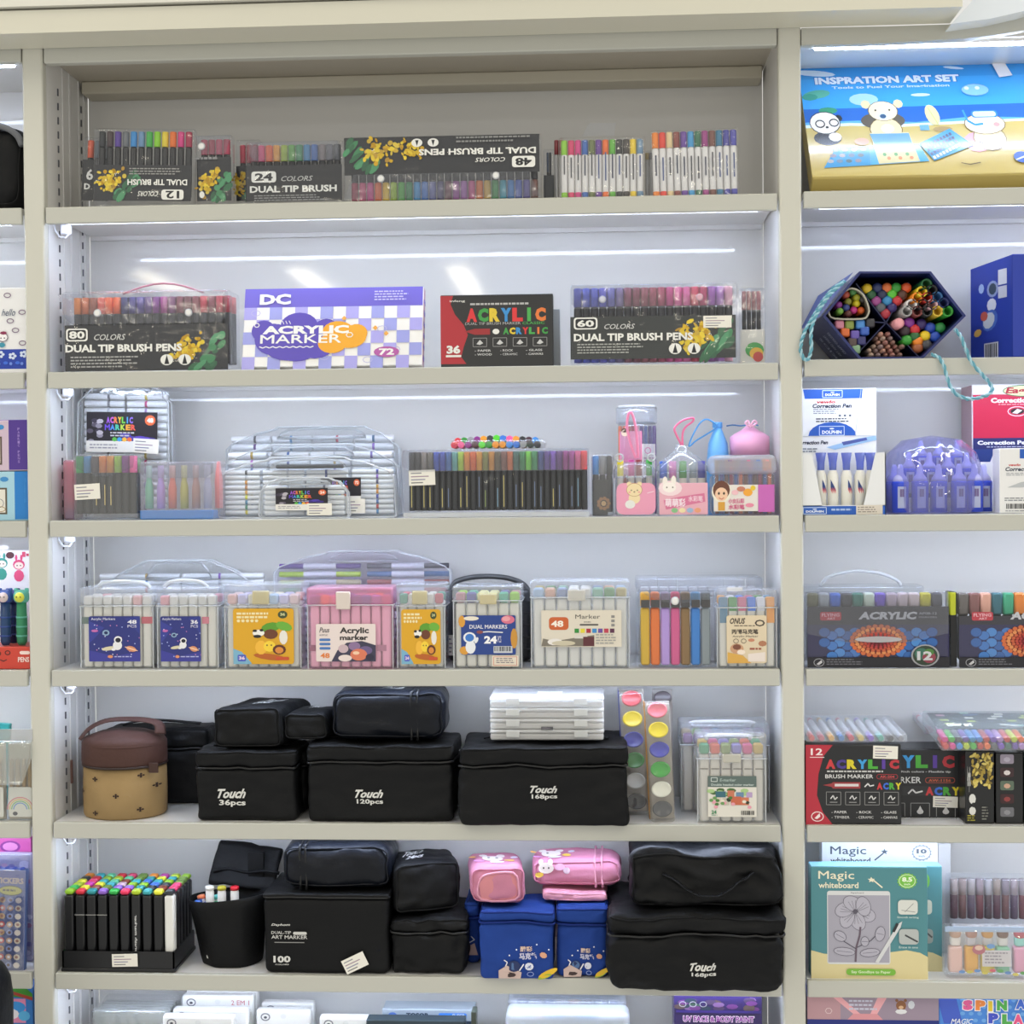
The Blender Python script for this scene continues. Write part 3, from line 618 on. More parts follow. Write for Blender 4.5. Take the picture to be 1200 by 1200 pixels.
hpens(T, 264, 460, rows(598, 533, 8), ['c8ccd4', 'c0a03a', '3a6ab0', 'c8ccd4', '6a5aa0', 'c8ccd4', 'b05ac0', '2a4aa0', 'c8a83a']*3, 4, y=.012); case(T, .03, 541, 312, 418, 521)
T = Th('marker_carry_case', 'clear carry case of white markers with yellow and orange bands and black label 72', 'marker case', 255, 541, 464, SZ[3], .034, 'white marker carry cases')
hpens(T, 260, 304, rows(600, 553, 9), ['d8c83a', '3a8a6a', '3a80a0', 'e0e03a', 'e0a83a', 'c88a4a', 'e8a02a', 'c8ccd4', '4a4a52'], 1, y=.012, sy=0)
hpens(T, 410, 462, rows(600, 553, 9), ['3a80b0', 'c02a3a', '3a6ab0', '3a4ab0', 'e89a2a', 'e0a82a', '3a3a6a', '8a5ac0', '2a3a90'], 1, y=.012)
hpens(T, 305, 408, rows(600, 553, 9), ['c8ccd4', '3a4a90'], 2, y=.012); case(T, .03, 553, 312, 408, 536); acard(T, 376, 560, 423, 590, 72); sticker(T, 405, 585, 428, 602, -.0022)
B().rbox(T.u(322), T.u(402), .004, .01, T.v(549), T.v(544), .002).out('grip_insert', solid('2a2c30', .3), T.root)
T = Th('marker_carry_case', 'smallest clear carry case in front of the stack, galaxy label 24 and price sticker', 'marker case', 303, 560, 408, SZ[3], .004, 'white marker carry cases')
hpens(T, 307, 404, rows(601, 571, 6), ['c8ccd4', 'c0c060', 'c8ccd4', '4a4a5a', 'c0c4d0', '6a6a78']*2, 2, y=.011); case(T, .026, 571, 322, 390, 560, lean=3); acard(T, 323, 572, 384, 598, 24); sticker(T, 360, 590, 389, 604, -.0022)
T = Th('pen_box', 'long clear box of black fineliners with rainbow caps and a price sticker', 'marker set', 472, 526, 690, SZ[3], .006)
caps = ['38383a', '3a3838', '9a9088', '7a7468', '3a55b8', '3a4fb0', '3f6fb0', '6ab0a8', 'b8d83a', 'e8902a', 'e86a2a', 'e8a02a', '8a8a3a', 'd8902a', '6a5a3a', '8a5a4a', 'd8703a', '3a6a5a', '2f8a4a', '7ad83a', '3a9a5a', '3a4a8a', '6a4a9a', '8a5ac0', '6a3a80', 'a03a88', 'b04a9a', 'e86a9a', 'f04a50']
pens(T, 478, 688, 529, 551, 598, caps, '202226', y=.009, fill=.5); pens(T, 478, 688, 529, 551, 598, caps[::-1], '202226', y=.03, fill=.5)
a = Art(T, .0026)
for i in range(29):
    if i % 3 != 1: x = 478+210/29*(i+.5); c = R.choice(('6a7a9a', 'b8a86a', '8a9a5a', '7aa0b8', 'c8b86a')); a.rect(x-.5, R.uniform(556, 575), x+.5, 594, c)
a.out('pen_print'); shell(T, .05, POUCH, .002, x=.0); B().box(-T.w/2, T.w/2, -.0008, .0, .0008, .006).out('front_rail', RIM, T.root); sticker(T, 479, 550, 510, 568, rot=-.03)
flap(T, 472, 527, 690, 552)
T2 = Th('pen_roll', 'clear round bundle of colourful pens lying on top of the long fineliner box', 'marker set', 527, 514, 640, T.top+.0006, .02)
cc = ['d8303a', 'f05a9a', '8a2a88', '4a2a3a', '5ad83a', '2f9a3a', 'f09a2a', 'f0a02a', '3a90e0', '3a7ad8', '9a9aa0', '2a2c30', '3a3a40']
for i, c in enumerate(cc):
    o = link('marker', penmesh('round', .03, .0042, c, 'y'), T2.root); o.location = (T2.u(532+i*8.1), .002, .0048)
    o = link('marker', penmesh('round', .03, .0042, cc[(i*5) % 13], 'y'), T2.root); o.location = (T2.u(536+i*7.6), .004, .0125-abs(i-6)*.0005)
B().rbox(-T2.w/2, T2.w/2, 0, .04, .0001, T2.h, .007).out('film_wrap', clear(.05, 'fafafa', .06, 'thin_film', .06, .6), T2.root)
T = Th('pen_pack', 'narrow black pack with blue and black capped pens and gold ornament, beside the pink tub', 'marker set', 693, 532, 719, SZ[3], .02)
pens(T, 694, 718, 534, 556, 600, ['3a8ad0', '8a8a8c', '3a3a3e'], '2a2c30', y=.01); card(T, 694, 562, 712, 605, '1c1c20'); a = Art(T, .0008)
for i in range(9): a.ell(707+6*math.cos(i*.7), 590+6*math.sin(i*.7), 2.4, 2.4, '9a6a3a', 6)
a.ell(707, 590, 3, 3, 'c8a06a'); a.out(); shell(T, .026, MILKY)
# the pink tubs
def bear(a, cx, cy, s, c='f0dcb0', o='b8925a'):
    a.ell(cx-s*.55, cy-s*.62, s*.26, s*.26, c); a.ell(cx+s*.55, cy-s*.62, s*.26, s*.26, c); a.ell(cx, cy+s*.9, s*.62, s*.6, c, 16); a.ell(cx, cy, s*.85, s*.72, o, 18); a.ell(cx, cy, s*.8, s*.67, c, 18)
    for k in (-1, 1): a.ell(cx+k*s*.32, cy+s*.05, s*.07, s*.08, '4a3a30', 6); a.ell(cx+k*s*.5, cy+s*.25, s*.13, s*.09, 'f0a8a0', 8)
    a.ell(cx, cy+s*.22, s*.1, s*.07, '6a4a3a', 6)
def shape(T, pts, y0, y1, mat, name): return B().prism([(T.u(a), T.v(b)) for a, b in pts], y0, y1).out(name, mat, T.root)
def rrpts(u0, v0, u1, v1, r):
    p = []
    for cx, cy, a0 in ((u1-r, v1-r, 0), (u0+r, v1-r, 90), (u0+r, v0+r, 180), (u1-r, v0+r, 270)):
        for k in range(4): a = math.radians(a0+k*30); p.append((cx+r*math.cos(a), cy+r*math.sin(a)))
    return p
def strap(T, pts, r, c, name='strap', y=0, closed=False, flat=1.0):
    return B().tube(smooth([(T.u(a), y, T.v(b)) for a, b in pts]), r, 6, closed, flat=flat).out(name, solid(c, .4), T.root)
def oval(T, u0, u1, v0, v1, d, y0, mat, name, prof=None):
    cx = (T.u(u0)+T.u(u1))/2; rx = (T.u(u1)-T.u(u0))/2; m = Matrix.Translation((cx, y0+d/2, T.v(v1))) @ Matrix.Diagonal((rx, d/2, T.v(v0)-T.v(v1), 1))
    return B().ring(prof or [(.94, 0), (1, .06), (1, .94), (.94, 1)], 24, m).out(name, mat, T.root)
class Arc(Art):
    """print that wraps an oval tub"""
    def __init__(s, T, u0, u1, d, y0): super().__init__(T); s.a = (T.u(u0)+T.u(u1))/2; s.rx = (T.u(u1)-T.u(u0))/2+.0004; s.d = d; s.y0 = y0
    def P(s, u, v):
        x = s.T.u(u); k = max(-.99, min(.99, (x-s.a)/s.rx)); r = s.d/2+.0006+s.n*2e-5
        return (x, s.y0+s.d/2-r*math.sqrt(1-k*k)-.0002, s.T.v(v))
T = Th('pen_tub', 'clear tub with bear-eared lid, pink wrist strap and pink bear label', 'pen tub', 720, 528, 769, SZ[3], .008, 'small pen tubs')
for i, (x, c) in enumerate(((727, 'e8d82a'), (740, 'c83a90'), (749, '8a2030'), (761, '2fa03a'))):
    o = link('marker', penmesh('round', .05, .0035, 'e8e4d8'), T.root); o.location = (T.u(x), .014, .002); q = link('cap', penmesh('round', .019, .0037, c), o); q.location = (0, 0, .045)
oval(T, 721, 768, 558, 605, .036, 0, MILKY, 'tub_body'); oval(T, 719, 769, 541, 560, .04, -.002, LIDM, 'lid', [(1, 0), (1, .45), (.92, .8), (.5, 1)])
for x in (726, 764): B().tube([(T.u(x+4.5*math.cos(a*.7)), .01, T.v(536-4.5*math.sin(a*.7))) for a in range(9)], .0011, 6, True).out('lid_ear', RIM, T.root)
strap(T, [(745, 537), (739, 520), (735, 500), (737, 485), (741, 485), (745, 500), (747, 520), (748, 537)], .0016, 'f090b8')
a = Art(T, -.0014); shape(T, rrpts(722, 566, 768, 603, 8), -.0012, -.0006, solid('eaa0bc', .35), 'label_card'); bear(a, 743, 574, 11); a.ell(738, 591, 6, 5, 'e8e8e4'); a.line([(758, 578), (766, 576)], 1, 'f8d8e4'); a.out('label_print')
T = Th('pen_tub', 'clear bell-shaped tub of chunky pens with a pink loop, rabbit label', 'pen tub', 769, 520, 831, SZ[3], .006, 'small pen tubs')
for x, c in ((778, '3a6ad0'), (789, 'e078c0'), (801, '3a9a3a'), (813, '8a9aa0'), (823, '4a4aa8')):
    o = link('marker', penmesh('round', .052, .0042, 'f0e8dc'), T.root); o.location = (T.u(x), .016, .002); q = link('cap', penmesh('round', .02, .0045, c), o); q.location = (0, 0, .042)
oval(T, 770, 830, 552, 605, .04, 0, MILKY, 'tub_body'); oval(T, 769, 831, 521, 552, .042, -.001, LIDM, 'lid', [(1, 0), (1, .15), (.78, .42), (.4, .72), (.26, .8), (.26, 1)])
strap(T, [(799, 522), (792, 508), (791, 501), (800, 493), (812, 490), (812, 494), (804, 500), (800, 508), (800, 522)], .0014, 'f07aa8')
B().rbox(T.u(772), T.u(829), -.0016, -.0008, T.v(603), T.v(566), .0004).out('label_card', solid('e8b0c0', .35), T.root)
a = Art(T, -.0018); a.ell(785, 572, 14, 9, 'f4dce0', 14); a.ell(779, 564, 3, 6, 'f4ece4', 8); a.ell(789, 563, 3, 6, 'f4ece4', 8); a.ell(784, 571, 8, 6, 'f8f0ea', 12); a.ell(781, 571, 1, 1, '5a4a48', 5); a.ell(788, 571, 1, 1, '5a4a48', 5)
a.poly([(777, 586), (796, 582), (825, 578), (826, 588), (780, 597)], 'd8789c'); a.text('萌萌彩', 779, 584, 803, 594, 'f8e8f0', .03, rise=.003); a.text('水彩笔', 806, 581, 823, 588, 'f4d8e4', .02, rise=.002)
for i, c in enumerate(('8ac08a', 'f0e0b0', '9ab8d8', 'e8a07a')): a.ell(790+i*9, 598, 4, 3, c, 8)
a.out('label_print')
T = Th('pen_tub', 'tall clear round tub of felt pens standing behind the bear-eared tub', 'pen tub', 723, 474, 771, SZ[3], .06, 'small pen tubs')
for i in range(9):
    c = ['f07a3a', 'e8603a', 'd0503a', 'c03a5a', 'e8a0b8', '5a4a8a', '4a5a9a', '5a4a7a', '6a4a8a'][i]
    o = link('marker', penmesh('round', T.v(497)-.004, .0023, c), T.root); o.location = (T.u(727+i*5), .016, .002)
oval(T, 724, 770, 494, 604, .044, 0, MILKY, 'tub_body'); oval(T, 722, 771, 476, 496, .048, -.002, LIDM, 'lid'); oval(T, 725, 769, 474, 477, .044, 0, solid('e4e6e6', .3), 'lid_top')
a = Arc(T, 724, 770, .044, 0); a.rect(726, 505, 752, 556, 'e88ab0'); a.rect(752, 520, 768, 560, 'e8e0e0'); a.ell(732, 507, 4, 4, 'f0dcc0'); a.ell(732, 504, 4, 2.5, '5a3a30'); a.loop(759, 528, 3.6, 3.6, 1, 'c87aa0', 8); a.micro(754, 536, 766, 550, 4, 'a0889a'); a.out('label_print')
T = Th('pen_tub', 'rounded clear box of felt pens at the right, white label with a cartoon girl', 'pen tub', 832, 533, 911, SZ[3], .004, 'small pen tubs')
pens(T, 838, 906, 538, 552, 602, ['7a5a50', '4a4a90', '8a4a50', 'c83a60', '5a3a50', '7a3a90', '4a3a6a', 'a03a80', '3a5ab0', '3a8ad0', 'f07a4a', 'f08a5a'], ['7a4a44', '5a5a9a', '6a4a4a', '9a3a5a', '4a6ab0', 'e07a5a'], y=.012, fill=.4)
B().rbox(T.u(834), T.u(909), 0, .04, .0003, T.v(555), .006, None, 3).out('box_body', MILKY, T.root); B().rbox(T.u(831), T.u(911), -.002, .042, T.v(556), T.h, .008, None, 3).out('lid', clear(.32, 'eef0f6', .1, 'frosted_lid'), T.root)
B().box(T.u(836), T.u(888), -.0014, -.0008, T.v(599), T.v(568)).out('label_card', solid('e8e2dc', .4, 'card'), T.root); a = Art(T, -.0018)
for i in range(6): a.micro(842+i*11, 539, 847+i*11, 547, 2, ('8a8a90', '6a6a90', '8a8a90', 'c0708a', '6a80b0', 'b88a90')[i], .7)
a.rect(888, 568, 907, 600, 'c868b8'); a.ell(845, 576, 11.5, 13, 'f0ead8', 16); a.ell(845, 574, 10, 11, '6a4030', 16); a.ell(845, 579, 7.5, 8, 'f0c8a8', 14)
for k in (-3, 3): a.ell(845+k, 578, 1.3, 1.8, '3a2a20', 6)
a.line([(842, 583), (845, 585), (848, 583)], .8, 'c0403a'); a.rect(841, 588, 849, 598, 'd8a040'); a.ell(876, 577, 5.5, 4.5, 'f0a83a'); a.ell(882, 572, 3, 3, 'e8c83a'); a.ell(868, 573, 5, 3, 'c8806a'); a.ell(861, 577, 4, 3, 'f0c0c8')
a.text('小女孩彩', 853, 584, 872, 590, 'd05a88', .03); a.text('水彩笔', 853, 591, 872, 597, 'd05a88', .03); a.ell(878, 592, 5, 2.4, 'e890a8'); a.out('label_print')
T3 = T
T = Th('pen_tub', 'pink dome-lidded pen tub with a small bow, behind the girl box', 'pen tub', 857, 494, 904, SZ[3], .052, 'small pen tubs')
oval(T, 858, 903, 532, 605, .04, 0, clear(.3, 'f0d0dc', .12, 'pink_plastic'), 'tub_body'); oval(T, 857, 904, 497, 533, .046, -.003, solid('eeaccb', .35), 'lid', [(1, 0), (1, .6), (.75, .72), (.4, .84), (.12, 1)])
strap(T, [(880, 500), (874, 496), (877, 493), (880, 498), (884, 493), (887, 496), (880, 500)], .0014, 'f4b8d0', 'bow', y=.004)
T = Th('pen_tub', 'blue capsule-shaped pen tub with a long blue loop, behind the bell tub', 'pen tub', 829, 496, 856, SZ[3], .06, 'small pen tubs')
oval(T, 829, 856, 500, 605, .034, 0, solid('6aaee4', .35), 'tub_body', [(1, 0), (1, .6), (.85, .82), (.45, .95), (.3, 1)]); oval(T, 836, 848, 494, 501, .012, .01, solid('5aa0dc', .3), 'knob')
strap(T, [(840, 497), (830, 491), (822, 494), (814, 506), (808, 520), (809, 522), (816, 516), (826, 510), (836, 504), (840, 500)], .0011, '4a98d0', y=.008)
strap(T, [(854, 498), (862, 497), (872, 498), (884, 496), (892, 498)], .001, '4a80b8', 'cord', y=.03)
# ---------------- fourth row: marker boxes ----------------
BODY = 'e6e2d8'
def mbox(label, x0, y0, x1, zb, Y, d, vl, caps, body=BODY, n=None, tint=None, latch=None, grp='clear marker boxes with hinged lids', rowsn=2, name='marker_box', yt=None, band=None, lidm=None, handle=None, seam=None):
    """clear box of upright square markers; lid from y0 to vl, latch (u0,u1,v1)"""
    T = Th(name, label, 'marker box', x0, y0, x1, zb, Y, grp)
    n = len(caps); yt = yt or y0+(vl-y0)*.45
    for rw in range(rowsn):
        pens(T, x0+3, x1-3, yt, yt+(12 if rw == 0 else 10), T.yb-2, caps if rw == 0 else caps[::-1], body, y=d*(.14+rw*.6), kind='sq', fill=.44)
    m = tint or MILKY; e = .0012
    B().rbox(-T.w/2+e, T.w/2-e, 0, d, .0003, T.v(vl)+.001, .002).out('box_body', m, T.root)
    B().rbox(-T.w/2, T.w/2, -.0015, d+.0015, T.v(vl), T.h, .003).out('lid', lidm or LIDM, T.root)
    B().tube([(-T.w/2, -.0015, T.v(vl)), (T.w/2, -.0015, T.v(vl)), (T.w/2, d+.0015, T.v(vl)), (-T.w/2, d+.0015, T.v(vl))], .0008, 5, True).out('lid_rim', RIM, T.root)
    for sx in (-1, 1): B().rbox(sx*(T.w/2-e)-.0006, sx*(T.w/2-e)+.0006, -.0006, .0006, .001, T.v(vl), .0003, None, 1).out('corner_rib', RIM, T.root)
    if latch:
        c = latch[4] if len(latch) > 4 else 'e4e4e0'
        B().rbox(T.u(latch[0]), T.u(latch[1]), -.0042, -.0014, T.v(latch[3]), T.v(latch[2]), .0015).out('latch', clear(.5, c, .15, 'latch_plastic') if len(latch) < 6 else solid(c, .3), T.root)
    return T
def lab(T, u0, v0, u1, v1, c, y=-.0016, r=3):
    B().prism([(T.u(a), T.v(b)) for a, b in rrpts(u0, v0, u1, v1, r)], y, y+.0004).out('label_card', solid(c, .35, 'card'), T.root); return Art(T, y-.0001)
def astronaut(a, cx, cy, s):
    a.ell(cx-s*1.3, cy+s*.75, s*1.1, s*.3, 'd8cfb0', 10, -.15); a.ell(cx, cy+s*.3, s*.7, s*.7, 'e8e8ec', 12); a.ell(cx+s*.1, cy-s*.55, s*.62, s*.55, 'e8e8ec', 14); a.ell(cx+s*.1, cy-s*.5, s*.42, s*.36, '1c1c2c', 12)
    a.ell(cx-s*1.7, cy-s*1.6, s*.55, s*.45, '8aa8c8', 10); a.ell(cx-s*1.7, cy-s*1.6, s*.3, s*.25, '1c2c5c', 8); a.ell(cx-s*.6, cy+s*.9, s*.35, s*.2, 'e8e8ec', 8)
def space(T, u0, v0, u1, v1, num):
    a = lab(T, u0, v0, u1, v1, '28307c', r=2); w = u1-u0; h = v1-v0; r = random.Random(num)
    a.poly([(u0, v0+h*.1), (u0+w*.3, v0+h*.25), (u0+w*.1, v0+h*.5), (u0, v0+h*.6)], '343c94'); a.poly([(u0, v1-h*.25), (u0+w*.5, v1-h*.12), (u1, v1-h*.22), (u1, v1), (u0, v1)], '3a3c98'); a.poly([(u0+w*.7, v0+h*.05), (u1, v0), (u1, v0+h*.4)], '303a8c')
    for i in range(26): a.ell(u0+r.random()*w, v0+h*.1+r.random()*h*.8, .7, .7, r.choice(('dfe4ff', 'b8c8ff', 'd08ac0')), 5)
    a.text('Acrylic Markers', u0+w*.05, v0+h*.03, u0+w*.52, v0+h*.1, 'dfe0f4', .02); a.text(str(num), u1-w*.24, v0+h*.08, u1-w*.06, v0+h*.17, 'e8e8f4', .03); a.text('PCS', u1-w*.24, v0+h*.19, u1-w*.06, v0+h*.25, 'c8c8e4', .02)
    astronaut(a, u0+w*.56, v0+h*.6, w*.13); a.ell(u0+w*.12, v0+h*.32, w*.07, h*.03, 'c06ab0', 8); a.ell(u1-w*.17, v0+h*.72, w*.1, h*.06, 'd8906a', 12, .3); a.ell(u1-w*.17, v0+h*.72, w*.14, h*.018, 'f0c0a0', 10, .3)
    a.ell(u0+w*.42, v0+h*.89, w*.055, h*.035, 'e0946a', 8); a.micro(u0+w*.5, v0+h*.88, u1-w*.03, v0+h*.93, 1, 'b8bce8'); a.out('label_print')
OFF = 'e4e0d8'
T = Th('marker_carry_case', 'wide clear carry case of level white markers at the back left of the fourth row', 'marker case', 107, 657, 315, SZ[4], .09, 'level marker carry cases')
hpens(T, 112, 308, rows(778, 676, 14), ['5a5a60', 'c02a3a', 'c8ccd4', '4a80c0', 'c8ccd4', 'c8a03a', '8a5ac0']*4, 2, y=.014, body='e6e8ea'); case(T, .034, 690, 165, 250, 657, mat=clear(.08, 'f2f4f6', .06, 'case_plastic2', .06, .1))
T = Th('marker_carry_case', 'clear carry case holding level markers with purple and lime tips, behind the pink box', 'marker case', 318, 645, 530, SZ[4], .09, 'level marker carry cases')
for i in range(12):
    py = 664+i*9.6
    for j, x in enumerate((322, 426)):
        c = [('5a3a8a', '4a4a50'), ('b8e02a', '3a6a9a'), ('d8d0a0', 'b06a5a'), ('3a8a5a', 'c03a50')][i % 4][j]; L = 96*T.w/212
        o = link('marker', penmesh('round', L*.4, .0037, 'e4e6ea', 'x'), T.root); o.location = (T.u(x+31), .016, T.v(py))
        for k, (dx, sg) in enumerate(((31, -1), (31+39, 1))):
            q = link('cap', penmesh('round', L*.3, .0034, c, 'x'), o); q.location = ((0 if sg < 0 else L*.4)+(-L*.3 if sg < 0 else 0), 0, 0)
case(T, .034, 664, 380, 470, 646, mat=clear(.1, 'ecebf2', .06, 'case_plastic3', .06, .1))
def lid_grip(T, u0, u1, vt, vb, d=.03):
    B().tube(smooth([(T.u(u0), d*.5, T.v(vb)), (T.u(u0+8), d*.4, T.v(vt+2)), (T.u((u0+u1)/2), d*.35, T.v(vt)), (T.u(u1-8), d*.4, T.v(vt+2)), (T.u(u1), d*.5, T.v(vb))]), .0024, 6, flat=1.6).out('handle', RIM, T.root)
T = mbox('clear box of white markers, larger blue astronaut label with 48, leftmost in its row', 93, 688, 180, SZ[4], .01, .05, 710, [OFF, 'd8d4cc', OFF, 'd8d4cc', OFF, 'e8b0b0', OFF]); space(T, 104, 722, 164, 775, 48)
lid_grip(T, 110, 172, 682, 690); B().box(T.u(95), T.u(104), .0012, .002, T.v(731), T.v(723)).out('band', solid('4a6a60', .4), T.root); B().box(T.u(165), T.u(178), .0012, .002, T.v(731), T.v(723)).out('band', solid('c83a50', .4), T.root)
T = mbox('clear box of white markers, smaller blue astronaut label with 36, second from the left', 183, 688, 256, SZ[4], .008, .05, 710, ['e8a0a8', OFF, 'd8d4cc', OFF, 'd8d4cc', OFF]); space(T, 188, 722, 235, 775, 36); lid_grip(T, 188, 240, 681, 690)
B().box(T.u(236), T.u(244), .0012, .002, T.v(731), T.v(723)).out('band', solid('e07088', .4), T.root)
def jungle(T, u0, v0, u1, v1, num):
    a = lab(T, u0, v0, u1, v1, 'dba51e', r=3); w = u1-u0; h = v1-v0
    a.poly([(u0, v1-h*.28), (u0+w*.14, v1-h*.22), (u0+w*.3, v1-h*.02), (u0+w*.3, v1), (u0, v1)], '7ab0cc'); a.rr(u0+w*.07, v1-h*.17, u0+w*.21, v1-h*.05, 1.5, '4a5ac0'); a.text(str(num), u0+w*.09, v1-h*.14, u0+w*.19, v1-h*.08, 'f0d8e8', .04)
    a.micro(u0+w*.06, v0+h*.07, u0+w*.62, v0+h*.2, 2, 'f0e2b0', .6); a.ell(u1-w*.18, v0+h*.11, w*.08, h*.07, '3a4a2a'); a.text(str(num), u1-w*.22, v0+h*.08, u1-w*.14, v0+h*.13, 'd8d8a0', .03)
    for i in range(5): a.ell(u0+w*(.09+i*.075), v0+h*.22, w*.03, h*.03, 'f0e2b0', 6)
    a.ell(u0+w*.62, v0+h*.34, w*.16, h*.09, '5a9a2a', 10, -.2); a.ell(u0+w*.84, v0+h*.32, w*.14, h*.08, '6aae3a', 10, .3); a.ell(u0+w*.62, v0+h*.46, w*.12, h*.09, '6a3a22', 12); a.ell(u0+w*.83, v0+h*.52, w*.07, h*.13, 'e8e4dc', 10)
    a.ell(u0+w*.42, v0+h*.44, w*.1, h*.06, 'f0eee8', 12); a.ell(u0+w*.36, v0+h*.4, w*.04, h*.025, '1c1c1c', 6); a.ell(u0+w*.47, v0+h*.39, w*.035, h*.025, '1c1c1c', 6); a.ell(u0+w*.4, v0+h*.5, w*.07, h*.03, '1c1c1c', 8)
    a.ell(u0+w*.6, v0+h*.87, w*.27, h*.055, 'b8601e', 12, .12)
    a.ell(u0+w*.46, v0+h*.7, w*.1, h*.13, 'f0b83a', 10); a.ell(u0+w*.6, v0+h*.68, w*.1, h*.1, 'f4d03a', 12); a.ell(u0+w*.56, v0+h*.66, w*.015, h*.015, '2a2a2a', 5); a.ell(u0+w*.63, v0+h*.66, w*.015, h*.015, '2a2a2a', 5)
    a.ell(u0+w*.76, v0+h*.74, w*.11, h*.09, '5a2a18', 12); a.ell(u0+w*.76, v0+h*.75, w*.07, h*.06, 'd88a3a', 10); a.rr(u0+w*.7, v1-h*.13, u1-w*.08, v1-h*.07, 1.2, 'c8502a'); a.out('label_print')
T = mbox('clear box of white markers with a wide yellow jungle animal label', 262, 684, 353, SZ[4], .006, .05, 711, ['e8b8b0', 'c8c0e0', 'e8e0c8', 'e8e0c8', 'b8d0e8', 'd0c8e8', 'e8c8c8'], latch=(296, 316, 692, 708, 'e8e0c0')); jungle(T, 273, 713, 344, 778, 36)
T = mbox('narrow clear box of white markers with a yellow jungle label, beside the pink box', 464, 684, 522, SZ[4], .006, .05, 710, ['5aa08a', OFF, 'd8d4cc', OFF, 'c85a6a'], latch=(483, 501, 692, 708, 'e8e0c0')); jungle(T, 470, 714, 516, 778, 24)
PK = clear(.12, 'f9e0ec', .1, 'pink_box_plastic')
T = mbox('pink box of markers with a pale latch and a label reading acrylic marker 48', 359, 688, 461, SZ[4], .004, .05, 709, ['8a5a90', 'f08a4a', 'e8909a', 'e0b0c0', '7a6aa0', '5a70a8', 'b08ac0', 'c8708a'], body='e8cdd8', tint=PK, lidm=clear(.3, 'f6c6de', .1, 'pink_lid'), latch=(394, 411, 693, 714, 'd8ccc4', 1))
a = lab(T, 370, 731, 440, 775, 'e6d8d4', r=1.5); a.text('Puus', 374, 735, 386, 741, '4a4048', .02, .3); a.text('ACRYLIC', 374, 743, 384, 745, '6a6068', .02)
a.text('Acrylic', 398, 735, 432, 744, '2c2828', .035); a.text('marker', 398, 744, 431, 750, '2c2828', .035)
for i in range(3): a.rr(374, 748+i*5, 387, 751+i*5, 1.3, '4a78b8')
a.text('48', 375, 765, 386, 771, 'e0803a', .03); a.poly([(388, 775), (395, 762), (406, 753), (424, 751), (440, 756), (440, 775)], '3a3850'); a.ell(402, 760, 6, 5, 'c8b0b8'); a.ell(415, 757, 7, 5, '8a7098'); a.ell(428, 762, 8, 5, '6a5a88'); a.ell(420, 767, 10, 7, 'd8785a'); a.ell(417, 765, 4, 2, 'f0c8a8'); a.ell(404, 771, 8, 4, 'e8d8d4'); a.ell(433, 770, 5, 4, '2a2840'); a.out('label_print')
for x0_, x1_, c in ((362, 369, '8a4a6a'), (441, 452, 'a88898')): B().box(T.u(x0_), T.u(x1_), .001, .0018, T.v(763), T.v(756)).out('band', solid(c, .4), T.root)
T = Th('marker_carry_case', 'dark grey carry case with an arched grip, standing behind the Dual Markers 24 box', 'marker case', 524, 677, 622, SZ[4], .075)
B().rbox(-T.w/2, T.w/2, 0, .04, .0003, T.v(690), .006).out('case_body', solid('3a3b3e', .4), T.root)
B().tube(smooth([(T.u(526), .01, T.v(692)), (T.u(534), .01, T.v(682)), (T.u(552), .01, T.v(677)), (T.u(573), .01, T.v(676)), (T.u(594), .01, T.v(678)), (T.u(611), .01, T.v(684)), (T.u(619), .01, T.v(693))]), .0032, 8).out('handle', solid('46474a', .35), T.root)
for i in range(6): B().box(T.u(613), T.u(621), -.0006, .0004, T.v(776-i*14), T.v(774-i*14)).out('ridge', solid('2c2d30', .4), T.root)
sticker(T, 525, 744, 531, 768, -.0006)
T = mbox('clear box of markers with a navy label reading dual markers 24 and a planet', 530, 686, 612, SZ[4], .006, .05, 704, ['c08a90', '5a5aa0', 'e8e0a0', 'e8e0a0', '4ab090', '9ad03a'], latch=(562, 582, 696, 708, 'ece4c4'))
a = lab(T, 540, 721, 604, 767, '22408a', r=1.5); a.ell(541, 728, 4, 7, 'd89a3a', 10); a.ell(552, 724.5, 9, 2.6, 'e8e0d0'); a.text('DUAL MARKERS', 550, 732, 594, 736.5, 'e8e8f0', .04); a.ell(595, 726, 8, 5, 'd8708a', 12); a.ell(593, 725, 5, 3, 'e8a0a8', 8)
a.ell(602, 748, 4, 12, 'c89038', 10); a.ell(544, 762, 6, 5, 'd89a3a', 10); a.text('24', 567, 745, 582, 754, 'f4f4f8', .05); a.text('PCS', 583, 745, 587, 753, 'c8c8e0', .02); a.line([(560, 741), (572, 740), (589, 741)], 1.2, 'e8e8ec'); a.ell(562, 740.5, 4, 2, '8a4a4a', 8)
a.ell(551, 758, 6, 8, 'e8eaf0', 12); a.ell(550, 747, 7.5, 6.5, 'e8eaf0', 14); a.ell(550, 747, 5.2, 4.6, '3a78c8', 12); a.ell(558, 750, 2, 4, 'e8eaf0', 8, .4); a.rect(578, 757, 600, 765, 'c8ccd4'); a.bars(579, 757.5, 599, 763); a.out('label_print')
B().prism([(T.u(a_), T.v(b_)) for a_, b_ in rrpts(576, 768, 607, 781, 1)], -.0016, -.0012).out('price_sticker', solid('e6dccc', .5), T.root); a = Art(T, -.0018); a.frame(578, 769.5, 605, 779.5, .5, 'd06a5a'); a.micro(581, 771, 603, 778, 3, '8a8088'); a.out('sticker_print')
T = mbox('wide clear box of white markers, cream label with orange 48 square', 621, 680, 738, SZ[4], .006, .06, 700, ['a8c0d8', 'd8a890', '8a98b8', OFF, OFF, '8ab8a0', '6a9a6a', 'b8a870'], body='e9e7e2', latch=(665, 686, 691, 704, 'eceae4'))
